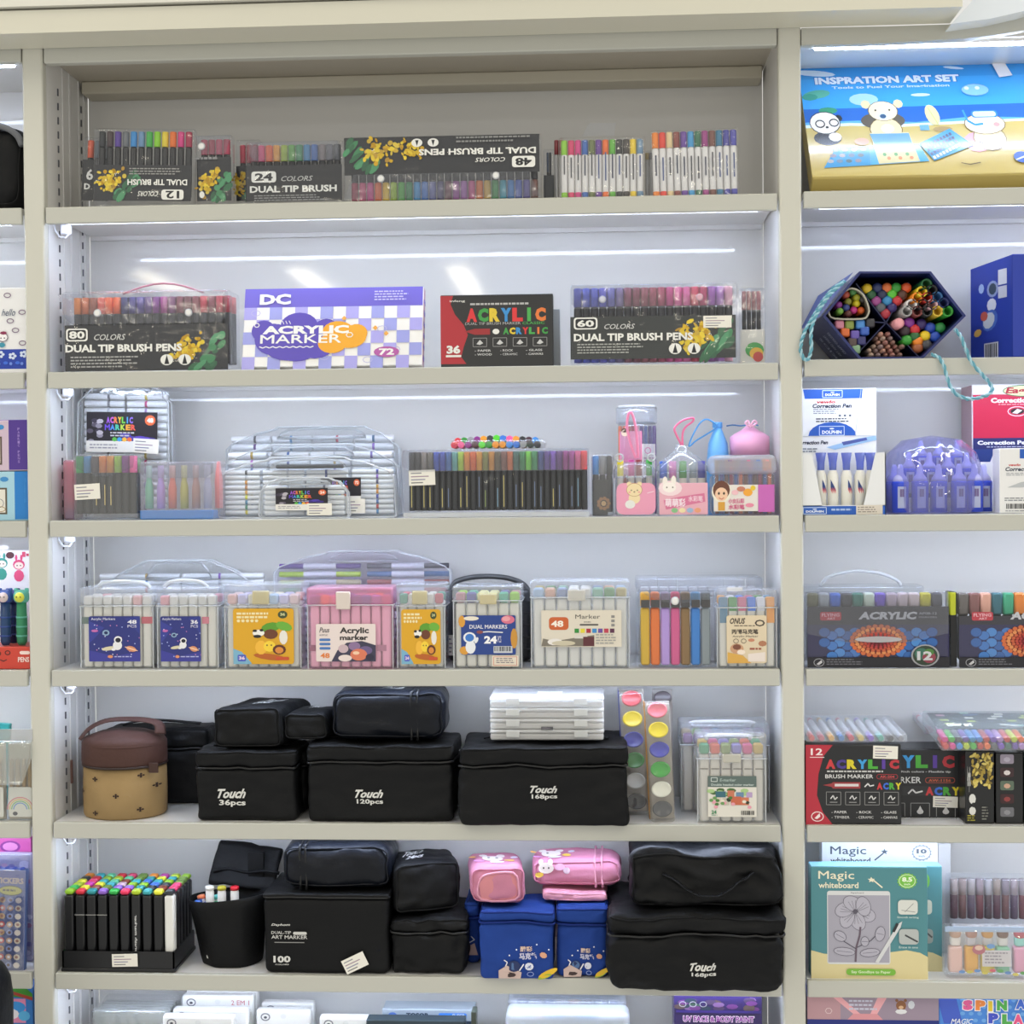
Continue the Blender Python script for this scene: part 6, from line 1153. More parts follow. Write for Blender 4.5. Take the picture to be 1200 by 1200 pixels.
def rope(zpts, ys, org, r=.0019):
    pts = [Vector((unproj(org[0]+x/4.286, org[1]+y/4.286, yy)[0], yy, unproj(org[0]+x/4.286, org[1]+y/4.286, yy)[1])) for (x, y), yy in zip(zpts, ys)]
    S = smooth(pts, 10); L = [[], []]; acc = 0; prev = S[0]
    SS = []
    for p, q in zip(S, S[1:]):
        m = max(1, int((q-p).length/.0009))
        for k in range(m): SS.append(p.lerp(q, k/m))
    for i, p in enumerate(SS):
        t = (SS[min(i+1, len(SS)-1)]-SS[max(i-1, 0)]).normalized(); s1 = t.cross(Vector((0, 1, 0))).normalized(); s2 = t.cross(s1)
        for k in (0, 1):
            an = i*.0009/.0085*6.2832+k*math.pi; L[k].append((p+(s1*math.cos(an)+s2*math.sin(an))*r*.55-hexr.location)[:])
    B().tube(L[0], r*.78, 5).out('rope_strand', RP, hexr); B().tube(L[1], r*.7, 5).out('rope_strand', RP2, hexr)
rope([(300, 425), (225, 480), (150, 590), (95, 690), (78, 770), (95, 815), (118, 815), (132, 760), (130, 690), (150, 610), (220, 500), (296, 430)], [0, -.003, -.006, -.008, -.008, -.008, -.01, -.01, -.01, -.01, -.008, -.003], (920, 230))
o = (920, 230)
rope([(735, 795), (775, 812), (800, 860), (820, 930), (850, 985), (905, 1015), (960, 1015), (1030, 990), (1035, 950), (985, 890), (935, 830), (905, 760), (880, 700), (850, 665)], [0, -.006, -.009, -.011, -.011, -.011, -.011, -.011, -.011, -.011, -.01, -.008, -.004, 0], (920, 230))
# tall blue box right of it
T = pbox('paint_set_box', 'tall royal blue box turned sideways, robot and bar code on its narrow side', 'paint set', 1186, 297, 1260, RZ[2], .003, .11, '2038a0', rot=(0, 0, 0)); T.root['label'] = 'tall royal blue box turned sideways, cartoon figure and bar code on its side'
T.root.rotation_euler = (0, 0, 0)
LB = B(); dX = unproj(1142, 400, .06)[0]-unproj(1186, 400, .003)[0]
vs = [(-T.w/2, 0, .0006), (-T.w/2+dX, .075, .0006), (-T.w/2+dX, .075, T.h-.006), (-T.w/2, 0, T.h-.0006), (-T.w/2+.01, .1, .0006), (-T.w/2+.01, .1, T.h-.002)]
LB.add(vs, [(0, 3, 2, 1), (1, 2, 5, 4), (3, 5, 2), (0, 1, 4)]).out('narrow_side', solid('2c3f9c', .3, 'card'), T.root)
# print mapped on the narrow side
class Side(Art):
    def P(s, u, v):
        k = (1186-u)/44; x = -s.T.w/2+dX*k; y = .075*k; n = Vector((-.075, dX, 0)).normalized()
        if n.x > 0: n = -n
        q = Vector((x, y, s.T.v(v)))+n*(.0004+s.n*2e-5); return q[:]
a = Side(T); a.ell(1166, 333, 6, 10, '8a98c0', 12); a.ell(1166, 333, 4, 7, '3a4a5a', 10); a.ell(1154, 330, 3, 6, '9ab0d8', 8); a.ell(1165, 352, 5, 8, 'c8ccd8', 10); a.ell(1163, 370, 8, 13, '4a6ab8', 12, .2); a.ell(1162, 370, 6, 10, 'b8c0cc', 10, .2); a.ell(1150, 383, 4, 5, 'c8a050', 8, .5); a.ell(1157, 364, 4, 6, 'b85a4a', 8)
a.rect(1172, 312, 1181, 330, 'c8ccd8'); a.rect(1172, 332, 1181, 346, 'b8bccc'); a.rect(1157, 397, 1172, 418, 'b8bcc8'); a.bars(1158.5, 398.5, 1170.5, 415); a.out('side_print', .3)
# ---- third row: correction pens ----
WB_ = solid('e6e8ea', .35, 'card')
def dolphin(a, u0, v0, u1, v1): a.frame(u0, v0, u1, v1, .8, 'c8d8f0'); a.text('DOLPHIN', u0+3, v0+(v1-v0)*.45, u1-3, v1-1.6, 'e8f0fa', .05); a.ell((u0+u1)/2, v0+(v1-v0)*.26, (u1-u0)*.1, (v1-v0)*.08, 'e8f0fa', 8)
T = pbox('correction_pen_carton', 'tall white carton with blue half circle and correction pen lettering, behind the open display', 'box', 939, 455, 1027, RZ[3], .05, .05, 'e9eaec'); T.root['label'] = 'tall white and blue correction pen carton behind the open pen display'
a = Art(T, -.0002); a.poly([(941, 456), (1011, 456), (1010, 467), (943, 467)], '1f5ab8'); dolphin(a, 964, 457.5, 987, 465.5); a.text('vewlo', 957, 469, 979, 472.5, 'c83a3a', .04, .2); a.text('Correction Pen', 952, 473, 998, 478, '26304a', .035, .2); a.micro(953, 479, 985, 486, 3, '8a8e9a'); a.micro(956, 490, 998, 496, 2, '3a4252')
for i in range(3): a.ell(984+i*6, 487, 1.6, 1.4, '5a6270', 6)
a.poly([(947+28*(1-math.cos(t*.3142)) , 510.5-16*math.sin(t*.3142)) for t in range(11)][::-1], '1f5ab8'); dolphin(a, 960, 499.5, 989, 510); a.rect(939, 510.5, 1025, 511.5, 'c8ccd0')
a.text('rrection Pen', 940, 516, 970, 520.5, '26304a', .035, .2); a.micro(940, 525, 958, 531, 2, '7a828e'); a.poly([(968, 524), (1005, 514), (1026, 511), (1027, 516), (1004, 521), (978, 527)], '9ac0e4'); a.poly([(986, 518), (1015, 513), (1016, 516), (988, 522)], '4a5aa0'); a.line([(1009, 456), (1002, 510)], .5, 'b8bcc4'); a.out()
T = Th('display_carton', 'open white display carton with blue base strip, holding correction pens upright', 'display', 938, 530, 1038, RZ[3], .004); d = .04; w = T.w
b = B(); b.box(-w/2, w/2, d-.001, d, .0003, T.h); b.box(w/2-.001, w/2, 0, d, .0003, T.h); b.box(-w/2, -w/2+.001, 0, d, .0003, T.h); b.box(-w/2, w/2, 0, d, .0003, .001)
b.prism([(T.u(938), .0003), (T.u(963), .0003), (T.u(963), T.v(592)), (T.u(952), T.v(531)), (T.u(938), T.v(530))][::-1], 0, .0008); b.prism([(T.u(1013), .0003), (T.u(1038), .0003), (T.u(1038), T.v(530)), (T.u(1026), T.v(531)), (T.u(1012), T.v(592))][::-1], 0, .0008); b.box(-w/2, w/2, 0, .0008, .0003, T.v(592)); b.out('carton', WB_, T.root)
a = Art(T, -.0002); a.rect(938, 593, 1037, 603, '1f5ab8'); dolphin(a, 941, 594.5, 968, 602); a.micro(974, 596, 1000, 601, 1, 'a8c0e8'); a.rect(1003, 592, 1034, 603, 'd8d0c4'); a.micro(1005, 594, 1032, 602, 3, '8a8078'); a.out('strip_print')
for i, px in enumerate((962, 976, 992, 1008, 1020)):
    r = unproj(px+6.5, 570, .02)[0]-unproj(px, 570, .02)[0]; zt = unproj(px, 531, .02)[1]-RZ[3]-.001
    o = tag(empty('correction_pen', (unproj(px, 570, .02)[0], .02, RZ[3]+.0015)), 'white correction pen standing in the open display carton, %s of five' % ('leftmost', 'second', 'middle', 'fourth', 'rightmost')[i], 'correction pen', 'correction pens in the display carton')
    B().ring([(r*.9, 0), (r, .003), (r, zt*.62), (r*.8, zt*.68), (r*.5, zt*.74), (r*.42, zt*.8)], 14).out('bottle', solid('e4e2d8', .35), o)
    B().ring([(r*.62, zt*.66), (r*.7, zt*.84), (r*.98, zt), (r*.9, zt), (r*.6, zt*.85)], 14).out('cap', clear(.35, '98a8ec', .1, 'blue_cap_plastic'), o)
    b = B(); 
    for k in range(3):
        a0 = -math.pi/2+(-.55 if i % 2 else .1)+k*.32; a1 = a0+.33; t0, t1 = zt*.18, zt*.56
        b.add([(r*1.02*math.cos(a0), r*1.02*math.sin(a0), t1-.004*k), (r*1.02*math.cos(a1), r*1.02*math.sin(a1), t1-.004*(k+1)), (r*1.02*math.cos(a1), r*1.02*math.sin(a1), t0+.013), (r*1.02*math.cos(a0), r*1.02*math.sin(a0), t0+.018)], [(0, 1, 2, 3)], lin('27407c')); b.add([(r*1.02*math.cos(a0), r*1.02*math.sin(a0), t0+.018), (r*1.02*math.cos(a1), r*1.02*math.sin(a1), t0+.013), (r*1.02*math.cos(a1), r*1.02*math.sin(a1), t0+.010), (r*1.02*math.cos(a0), r*1.02*math.sin(a0), t0+.015)], [(0, 1, 2, 3)], lin('d86a6a'))
    b.out('wrap_label', printm(.4), o, fix=False)
T = Th('bottle_bag', 'round crinkled clear bag packed with blue capped glue bottles', 'bag', 1042, 512, 1165, RZ[3], .004)
def bottle(px, py, y, sc=1.0, wl=False):
    X, Z = unproj(px, py, y); r = .0098*sc; z0 = max(.002, Z-RZ[3]); x = X-T.X
    b = B(); m = Matrix.Translation((x, y, z0)); b.ring([(r, 0), (r, .034*sc), (r*.95, .036*sc)], 14, m)
    o = b.out('bottle', solid('2846c8', .25), T.root); n = B().ring([(r*.9, .036*sc), (r*.8, .04*sc), (r*.4, .045*sc), (r*.36, .052*sc), (r*.2, .056*sc)], 12, m).out('nozzle', solid('b8b8e8', .3), o)
    b = B(); q = []
    for k in range(5):
        a0 = -math.pi/2-.5+k*.25; q.append((x+r*1.03*math.cos(a0), y+r*1.03*math.sin(a0)))
    for k in range(4):
        zz = z0
        b.add([(q[k][0], q[k][1], zz+.005), (q[k+1][0], q[k+1][1], zz+.005), (q[k+1][0], q[k+1][1], zz+.03), (q[k][0], q[k][1], zz+.03)], [(0, 1, 2, 3)], lin('a8b0d0'))
    b.add([(q[1][0], q[1][1]-.0003, z0+.018), (q[3][0], q[3][1]-.0003, z0+.018), (q[3][0], q[3][1]-.0003, z0+.027), (q[1][0], q[1][1]-.0003, z0+.027)], [(0, 1, 2, 3)], lin('6a5a8a')); b.out('wrap_label', printm(.4), o, fix=False)
for px in (1056, 1079, 1101, 1125, 1143): bottle(px, 601, .022)
bottle(1154, 601, .04); bottle(1049, 601, .045)
for px in (1066, 1090, 1112, 1134): bottle(px, 583, .048, .95)
for px in (1080, 1101, 1122): bottle(px, 566, .07, .9)
B().ring([(.50, 0), (.55, .06), (.56, .3), (.54, .55), (.47, .8), (.32, .97), (.02, 1.03)], 28, Matrix.Translation((0, .05, .0006)) @ Matrix.Diagonal((T.w*.92, .092, T.h, 1))).out('film_wrap', clear(.10, 'cfd0f4', .04, 'crinkled_violet_film', .10, 1.0), T.root)
T = pbox('correction_pen_carton', 'crimson and navy carton of correction pens with an eagle oval, right edge of the photo', 'box', 1139, 450, 1240, RZ[3], .088, .05, 'e4e4e6')
B().box(-T.w/2-.0006, -T.w/2, .001, .049, .001, T.h-.001).out('side_panel', solid('b89aa0', .5, 'card'), T.root)
a = Art(T, -.0002); a.rect(1140, 462, 1240, 513, 'cc1f4a'); a.rect(1140, 513, 1240, 526, '232a6a'); a.rect(1140, 526, 1240, 545, 'e4e4e8'); a.poly([(1140, 526), (1166, 526), (1160, 541), (1146, 541)], '1f3a80'); a.ell(1200, 458, 25, 7, '2f7a48', 18); a.ell(1200, 458, 24, 6, 'e0d8a8', 18); a.text('Eagle', 1178, 454, 1212, 463, 'b8203a', .04, .2)
a.text('Correction Pen', 1161, 466, 1226, 472, 'f4e4e8', .05); a.micro(1170, 473.5, 1215, 475, 1, 'f0c8d0'); a.loop(1192, 482, 11, 5.5, 1, 'f0d8dc', 14); a.ell(1192, 482, 8, 3.6, '2a2026', 12); a.poly([(1186, 484), (1192, 479), (1198, 481), (1192, 485)], 'e8e0e0'); a.text('Correction Pen', 1145, 516, 1206, 521, 'f0f0f8', .05); a.micro(1156, 523, 1215, 525, 1, 'c8cce8'); a.out()
T = pbox('correction_pen_carton', 'low white correction pen carton with a bar code in front of the crimson one', 'box', 1171, 525, 1260, RZ[3], .006, .028, 'e8e8e8')
a = Art(T, -.0002); a.rect(1195, 526, 1260, 537, '1f5ab8'); a.text('vewlo', 1182, 543, 1196, 546, 'c83a3a', .03, .2); a.text('Correction Pen', 1178, 547, 1224, 552, '26304a', .03, .2); a.micro(1179, 554, 1205, 558, 2, '9a9ea6'); a.poly([(1180, 571), (1196, 565), (1215, 562), (1215, 568), (1198, 571)], 'b8bcc0'); a.micro(1177, 583, 1205, 588, 2, '7a7e86'); a.bars(1179, 590, 1206, 596); a.micro(1178, 598, 1206, 600, 1, '7a7e86'); a.out()
# ---- fourth row: acrylic wallets ----
def acry(T, x0, y1_, full=True, o=0):
    """dark card with a beaded flower of blue and orange balls"""
    card(T, x0+2, 711+o, x0+168 if full else 1228, 782, '262430', .001); a = Art(T, .0006); ox = x0-944
    a.poly([(x0+2, 732), (x0+168, 732), (x0+168, 770), (x0+2, 770)], '1f1c4c')
    a.rr(ox+961, 717, ox+986, 727, 2, 'c02a3c'); a.text('FLYING', ox+963, 718.5, ox+984, 722.5, 'e8b0b8', .03); a.text('ART', ox+969, 723.5, ox+979, 726, 'e8b0b8', .03)
    a.text('ACRYLIC', ox+1006, 717, ox+1075, 726, 'c8c8cc', .05, .15); a.text('AP08-12', ox+1077, 717.5, ox+1098, 720.5, 'a0a0a8', .02); a.text('MARKERS', ox+1077, 722.5, ox+1098, 724.5, 'a0a0a8', .02)
    for sgn in (-1, 1):
        for i in range(14):
            t = i % 5; q = i//5; bx_, by_ = ox+1029+sgn*(27+t*9), 741+q*12+(t % 2)*4; a.ell(bx_, by_, 7, 5.8, '1c3a78', 12); a.ell(bx_, by_-.3, 6.3, 5.1, ('3f78c0', '2f62a8', '4a88cc')[(i+q) % 3], 12)
    a.ell(ox+1029, 751, 33, 19, '7a2a24', 20)
    for rr_, n_, c1 in ((31, 26, 'c8683c'), (25.5, 24, 'd88a52'), (20.5, 20, 'c05a38'), (16, 18, 'b84434'), (12, 14, 'a83438'), (8, 10, '8a2634'), (4, 7, '6a1c2c')):
        for k in range(n_): t = 6.2832*(k+(rr_*2 % 1))/n_; a.ell(ox+1029+rr_*math.cos(t), 751+rr_*.56*math.sin(t), rr_*.06+1.1, rr_*.055+.8, c1, 7)
    a.rect(x0+2, 770, x0+168, 782, '1c1c24'); a.loop(ox+959, 776, 6, 4.5, .8, '9a9aa0', 12); a.poly([(ox+956, 778), (ox+962, 773), (ox+963, 776), (ox+959, 779)], 'c8c8cc'); a.micro(ox+968, 772, ox+1010, 780, 3, '6a6a72')
    a.ell(ox+1083.5, 768, 16.5, 13, '9a9aa0', 20); a.ell(ox+1083.5, 768, 14.5, 11.5, '2a3a2a', 20); a.ell(ox+1079, 766, 8, 7, '3a6a5a', 10); a.ell(ox+1088, 770, 8, 7, '8a3a4a', 10); a.ell(ox+1088, 764, 6, 4, '4a7a3a', 10); a.text('12', ox+1074, 763, ox+1092, 773.5, 'c8c8cc', .04); a.out()
T = wallet('acrylic_marker_wallet', 'dark snap wallet reading acrylic 12, blue balls beside an orange beaded flower, at the left', 944, 693, 1112, RZ[4], .006, .034, ['6a6a4a', 'a0a8b0', '3a6ad0', '3a3c44', '2a7a6a', 'c8d8c8', '6a4ac0', 'b8a8b8', 'c8b8c0', 'd0c0c4', 'c8c02a', '4a4a58'], 696, 713, 775, kind='sq', fill=.47)
T.root['label'] = 'whole dark wallet reading acrylic 12 with a round badge, blue balls and an orange beaded flower'; acry(T, 944, 0); B().prism([(T.u(a_), T.v(b_)) for a_, b_ in [(945, 694), (1111, 694), (1111, 742), (1062, 753), (994, 753), (945, 742)]][::-1], -.0016, -.0011).out('wallet_flap', FLAP, T.root)
B().prism([(T.u(1029+28*math.cos(k*.5236)), T.v(749+3.6*math.sin(k*.5236))) for k in range(12)], -.003, -.0017).out('flap_slot', clear(.4, 'e0e0e4', .1, 'slot_plastic', .2), T.root)
T.root['label'] = 'whole dark wallet reading acrylic 12, round badge and orange beaded flower'
T = wallet('acrylic_marker_wallet', 'dark wallet cut by the photo edge, brown, salmon and teal caps over its beaded flower', 1122, 694, 1290, RZ[4], .006, .034, ['6a6460', '8a5c5a', 'e0a894', '2f6a78', '3aa880', 'e8842a', 'e8c02a', '8a3a5a', '3a5ab0', '6a4ac0', 'b8a8b8', 'c8c02a'], 695, 722, 775, kind='sq', fill=.47)
acry(T, 1122, 0, True, 11); B().box(T.u(1115), T.u(1122), .004, .03, .001, T.h).out('side_card', solid('16171a', .5), T.root); B().rbox(T.u(1114), T.u(1121), .003, .02, T.v(721), T.h, .001).out('side_marker', solid('b8c02a', .4), T.root)
T = Th('marker_carry_case', 'clear empty looking case with an arched handle, behind the acrylic 12 wallet', 'marker case', 938, 686, 1084, RZ[4], .07); B().rbox(-T.w/2, T.w/2, 0, .04, .0003, T.h, .004).out('case_body', MILKY, T.root)
B().tube(smooth([(T.u(963), .01, T.v(688)), (T.u(972), .01, T.v(677)), (T.u(1000), .01, T.v(670)), (T.u(1030), .01, T.v(672)), (T.u(1052), .01, T.v(680)), (T.u(1058), .01, T.v(688))]), .0022, 6).out('handle', RIM, T.root)
# ---- fifth row: acrylic boxes ----
def ab(T, x0, x1, y0, red, num):
    a = Art(T, -.0002); AC = ['c8383c', '4a3a8a', 'd8c82a', '3a9ad8', '4aa83a', '5a3a9a', 'b8323c']; v = y0
    if red: a.poly([(x0, v+1), (976, v+1), (965, v+14), (959, v+35), (957, v+60), (964, v+80), (976, v+95), (x0, v+95)], 'b3283a'); a.text('12', 950, 877, 964, 885, 'f0e0e0', .02); a.line([(949, 887.5), (966, 887.5)], .8, 'f0e0e0'); a.loop(957.5, 957, 7, 5.5, 1, 'f0e0e0', 14); a.poly([(954, 959), (960, 953), (961, 957), (957, 960)], 'f0e0e0')
    return a, AC
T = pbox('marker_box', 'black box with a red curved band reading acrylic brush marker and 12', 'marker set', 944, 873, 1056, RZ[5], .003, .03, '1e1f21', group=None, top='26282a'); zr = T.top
a, AC = ab(T, 944, 1056, 872, True, 12); a.text('ACRYLIC', 967, 890, 1054, 901, 'f', .07, cols=AC); a.micro(969, 903, 1050, 905, 1, 'c8c8c8', .9); a.text('BRUSH MARKER', 967, 907.5, 1023, 912, 'e0e0e0', .03); a.rr(1027, 907, 1052, 913, 2.8, 'a8323a'); a.rr(1027.6, 907.6, 1051.4, 912.4, 2.3, '1e1f21'); a.text('AK-204', 1031, 908.5, 1048, 911.5, 'c8484a', .02)
a.poly([(964, 920), (974, 918), (976, 916.5), (1008, 916.5), (1008, 924), (976, 924), (974, 922)], '9a3a3e'); a.rect(978, 918.5, 1006, 921.5, 'd8d0d0'); a.line([(1013, 922), (1017, 918), (1019, 921), (1024, 920)], 1.4, 'e0e0e0'); a.text('ACRY', 1027, 917, 1056, 925, 'f', .06, cols=['c8383c', '3a6ad0', '4aa83a', 'd8c82a'])
for i in range(4):
    x = 968+i*22.5; a.frame(x, 928, x+17, 943, .7, '8a8a8a'); a.line([(x+5, 936), (x+8, 932), (x+10, 937), (x+13, 934)], 1.2, 'd8d8d8'); a.line([(x+4, 940), (x+13, 940)], .7, 'a8a8a8')
for i, (s1, s2) in enumerate((('PAPER', 'TIMBER'), ('ROCK', 'CERAMIC'), ('GLASS', 'CANVAS'))): a.text('- '+s1, 974+i*29, 950, 992+i*29, 953, 'c8c8c8', .02); a.text('- '+s2, 974+i*29, 956, 995+i*28, 959, 'c8c8c8', .02)
a.out(); sticker(T, 1023, 874, 1052, 889, rot=.03)
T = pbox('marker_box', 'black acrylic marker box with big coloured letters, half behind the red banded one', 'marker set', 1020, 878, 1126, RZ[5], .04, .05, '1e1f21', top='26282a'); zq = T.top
a = Art(T, -.0002); a.text('ACRYLIC', 1010, 885, 1119, 900, 'f', .07, cols=['c8383c', 'd8c82a', 'd8c82a', '3a9ad8', '4aa83a', '5a3a9a', 'b8323c']); a.text('Rich colors - Flexible tip', 1056, 903, 1114, 906, 'c8c8c8', .02); a.text('MARKER', 1040, 910.5, 1079, 917.5, 'e0e0e0', .04); a.rr(1084, 911, 1119, 917.5, 3, 'a84a3a'); a.rr(1084.8, 911.7, 1118.2, 916.8, 2.4, '1e1f21'); a.text('AW-1156', 1088, 912.8, 1114, 916, 'c8603a', .02)
a.rect(1056, 921, 1126, 932, '2c2d30'); a.line([(1064, 930), (1069, 925), (1073, 929), (1081, 927)], 1.8, 'e0e0e0'); a.text('ACRY', 1084, 922, 1125, 932, 'f', .06, cols=['c8383c', '3a6ad0', '4aa83a', 'd8c82a'])
for x in (1038, 1067, 1097): a.frame(x, 941, x+22, 959, .8, '8a8a8a'); a.ell(x+11, 951, 4, 3, 'c8c8c8', 8); a.poly([(x+8, 950), (x+14, 950), (x+11, 944)], 'c8c8c8')
a.out(); sticker(T, 1093, 933, 1122, 946, rot=.03)
T = pbox('marker_box', 'black box covered in gold chrysanthemum print, under the clear tray of pens', 'marker set', 1131, 880, 1165, RZ[5], .008, .055, '17181a', top='202124'); zg = T.top
a = Art(T, -.0002); r = random.Random(3)
for i in range(70): a.ell(1138+r.random()*24, 884+r.random()*38, 3.4, 1.6, r.choice(('a8903a', 'c8b04a', '7a682a', 'd8c46a')), 7, r.random()*3)
a.text('Acrylic', 1133, 898, 1137, 928, 'c8c8c4', .03); a.ell(1139, 936, 4, 6, 'd8d8d4', 10); a.ell(1139, 950, 4, 5, 'd8d8d4', 10); a.ell(1140, 943, 2, 3, '17181a', 8); a.micro(1133, 955, 1143, 963, 3, 'a8a03a'); a.micro(1150, 945, 1158, 962, 5, '7a7a74'); a.out()
T = pbox('marker_box', 'black box with small picture squares on its side, right of the gold print box', 'marker set', 1167, 882, 1199, RZ[5], .008, .055, '18191b'); a = Art(T, -.0002)
for i, c in enumerate(('9a90a0', '3a2428', '5a6a5a', '3a1c20', '6a6a70')): a.rr(1172, 884+i*15.5, 1188, 895+i*15.5, 2, c); a.ell(1180, 890+i*15.5, 4, 3, ('b8b0c0', 'd8d0d0', 'c8a088', '8a3a3a', '8a8a90')[i], 7)
a.out()
T = pbox('marker_box', 'black box with coloured letters at the extreme right of the fifth row', 'marker set', 1201, 876, 1260, RZ[5], .008, .055, '18191b')
def lying(label, x0, x1, z, Y, d, cols, tilt, name='pen_pack', rot=0, dens=None, rr_=.0032):
    T = Th(name, label, 'marker set', x0, 860, x1, z, Y, None, (math.radians(tilt), 0, rot)); w = T.w; n = len(cols)
    for i, c in enumerate(cols):
        x = -w/2+w*(i+.5)/n
        o = link('marker', penmesh('round', d*.7, rr_, 'd4d4d4', 'y'), T.root); o.location = (x, d*.26, rr_+.001); q = link('cap', penmesh('round', d*.24, rr_*1.05, c, 'y'), o); q.location = (0, -d*.24, 0); q = link('end_cap', penmesh('round', d*.1, rr_*1.03, c, 'y'), o); q.location = (0, d*.62, 0)
    B().rbox(-w/2-.001, w/2+.001, 0, d, .0002, rr_*2+.003, .0012).out('clear_shell', clear(.1, 'f4f6f8', .06, 'lying_pack', .08, .3), T.root); return T
lying('clear pack of grey pens with coloured ends lying flat on the red banded box', 946, 1062, zr+.003, .002, .1, ['d86a6a', 'c87a8a', 'e0b06a', '5a8ac8', 'c85a6a', 'd8c07a', '8a6ac8', '6ab0a0', '5a5a60', '9a9aa0'], 4)
cc = ['d83a3a', 'e03a90', '4a90d8', 'c8d82a', '4ab83a', 'c83a30', 'f0702a', '5a5a60', '7a4ab8', '3a6a5a', '6a4aa0', 'b88ac8', 'e08a3a', '3a90c8']
T = Th('pen_pack', 'clear display pack of small round headed pens tilted on the gold print box', 'marker set', 1103, 866, 1240, zg+.003, -.01, None, (math.radians(9), 0, 0))
for i in range(17):
    for rw in range(2):
        c = cc[(i*(rw*2+1)+rw) % 14]; o = link('marker', penmesh('round', .03, .0036, c, 'y'), T.root); o.location = (-T.w/2+.006+i*.0078, .003+.005*rw, .0042+rw*.0066)
B().rbox(-T.w/2, T.w/2, 0, .1, .0002, .0165, .0015).out('clear_shell', clear(.1, 'eef2f4', .06, 'tray_pack', .08, .3), T.root)
B().box(-T.w/2+.004, T.w/2-.004, .035, .095, .0145, .0152).out('card', solid('3a4a48', .4, 'card'), T.root)
b = B(); r = random.Random(5)
for i in range(26):
    x = -T.w/2+.01+r.random()*(T.w-.02); y = .038+r.random()*.052; b.add([(x, y, .0158+i*2e-5), (x+.01, y, .0158+i*2e-5), (x+.01, y+.006, .0158+i*2e-5), (x, y+.006, .0158+i*2e-5)], [(0, 1, 2, 3)], lin(r.choice(('e8e8d8', 'c8d86a', 'd8a8b8', '5a7a9a', '9ac8b8', 'e0e4e8'))))
vs, fs = glyphs('color art', .03, .2); b.add([(-T.w/2+.016+a_*.03, .04+b_*.014, .0166) for a_, b_ in vs], fs, lin('f0f4e0')); b.out('card_print', printm(.4), T.root, fix=False)
lying('clear pack of pastel capped pens lying at the back under the display pack', 1085, 1180, zq+.012, .075, .07, ['e07a8a', 'd86a9a', 'e0a0c0', 'a8b8e0', 'b8d8a0', 'e8d88a', '8a8a98', '6a6a78'], 5)
# ---- sixth row: whiteboards ----
def board(label, x0, y0, x1, Y, d, num, teal):
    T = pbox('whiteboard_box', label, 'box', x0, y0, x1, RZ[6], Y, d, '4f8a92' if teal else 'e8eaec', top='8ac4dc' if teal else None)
    a = Art(T, -.0002); c1 = 'f0ead0' if teal else '5a6068'
    if teal: a.poly([(x0, 1114), (x0+15, 1118), (x0+60, 1121), (x0+90, 1116), (x0+112, 1113), (x0+128, 1116), (x1, 1121), (x1, 1147), (x0, 1147)], 'dccf9c')
    k = (x1-x0)/138.; U = lambda u: x0+(u-950)*k; dv = 0 if teal else -29
    X = (lambda u: u) if teal else (lambda u: u+14)
    a.text('Magic', X(959), 1021+dv, X(1001), 1033+dv, c1, .02); a.text('whiteboard', X(959), 1034+dv, X(1006), 1041+dv, c1, .02); a.line([(X(1022), 1030+dv), (X(1034), 1040+dv)] if teal else [(1025, 1008), (1035, 1000)], 1.6, c1)
    sx, sy = (X(1021), 1031+dv) if teal else (1036.5, 998)
    a.poly([(sx+(4.5 if i % 2 == 0 else 2)*math.cos(i*.628-1.57), sy+(3.6 if i % 2 == 0 else 1.6)*math.sin(i*.628-1.57)) for i in range(10)], c1)
    bx, by = (1063, 1032) if teal else (1080, 999)
    a.poly([(bx+(12 if i % 2 else 10.5)*math.cos(i*.196), by+(9.6 if i % 2 else 8.6)*math.sin(i*.196)) for i in range(32)], '7ac24a' if teal else '9a9ea4'); a.loop(bx, by, 9.4, 7.4, .7, 'e8f4d8' if teal else 'e8eaec', 18)
    if not teal: a.ell(bx, by, 9, 7, 'e8eaec', 18)
    a.text(num, bx-6, by-4.5, bx+6, by+1, 'eef8e0' if teal else '6a6e74', .05); a.text('inch', bx-3.5, by+2.5, bx+3.5, by+5, 'eef8e0' if teal else '6a6e74', .02); return T, a
T, a = board('white magic whiteboard box with a grey 10 badge, behind the teal ones', 963, 987, 1099, .07, .02, '10', False); a.out()
T = pbox('whiteboard_box', 'plain white box edge at the back right of the magic whiteboard boxes', 'box', 1099, 989, 1114, RZ[6], .1, .03, 'dcdee0')
T, a = board('teal magic whiteboard box with flower drawing, rear of two, its right edge showing', 965, 1015, 1104, .034, .02, '8.5', True)
a.ell(1084.5, 1032, 5, 9, '7ac24a', 12); a.rr(1078, 1054, 1092, 1071, 4, 'd0d4c8'); a.rr(1078, 1088, 1093, 1105, 4, '9aa4a4'); a.line([(1085, 1092), (1092, 1098)], 2, '4a4e50'); a.out()
T, a = board('teal magic whiteboard box with flower drawing and green 8.5 badge, in front', 950, 1016, 1087, .006, .022, '8.5', True)
a.rr(969, 1044, 1043, 1130, 3, 'd8dadc'); a.rect(970, 1049, 1042, 1128, 'a8a6b4'); a.text('Paperboard', 997, 1045.5, 1012, 1047.5, '5a5a60', .01); GR = '5a5664'
for i in range(6):
    t = i*1.047+.3; cx_, cy_ = 1002+13*math.cos(t), 1069+10.5*math.sin(t); a.ell(cx_, cy_, 12, 8.6, GR, 16, t*.8); a.ell(cx_, cy_, 11.4, 8.1, 'b4b2c0', 16, t*.8)
    for q in (-.25, 0, .25): a.line([(1002, 1069), (1002+18*math.cos(t+q), 1069+14*math.sin(t+q))], .4, GR)
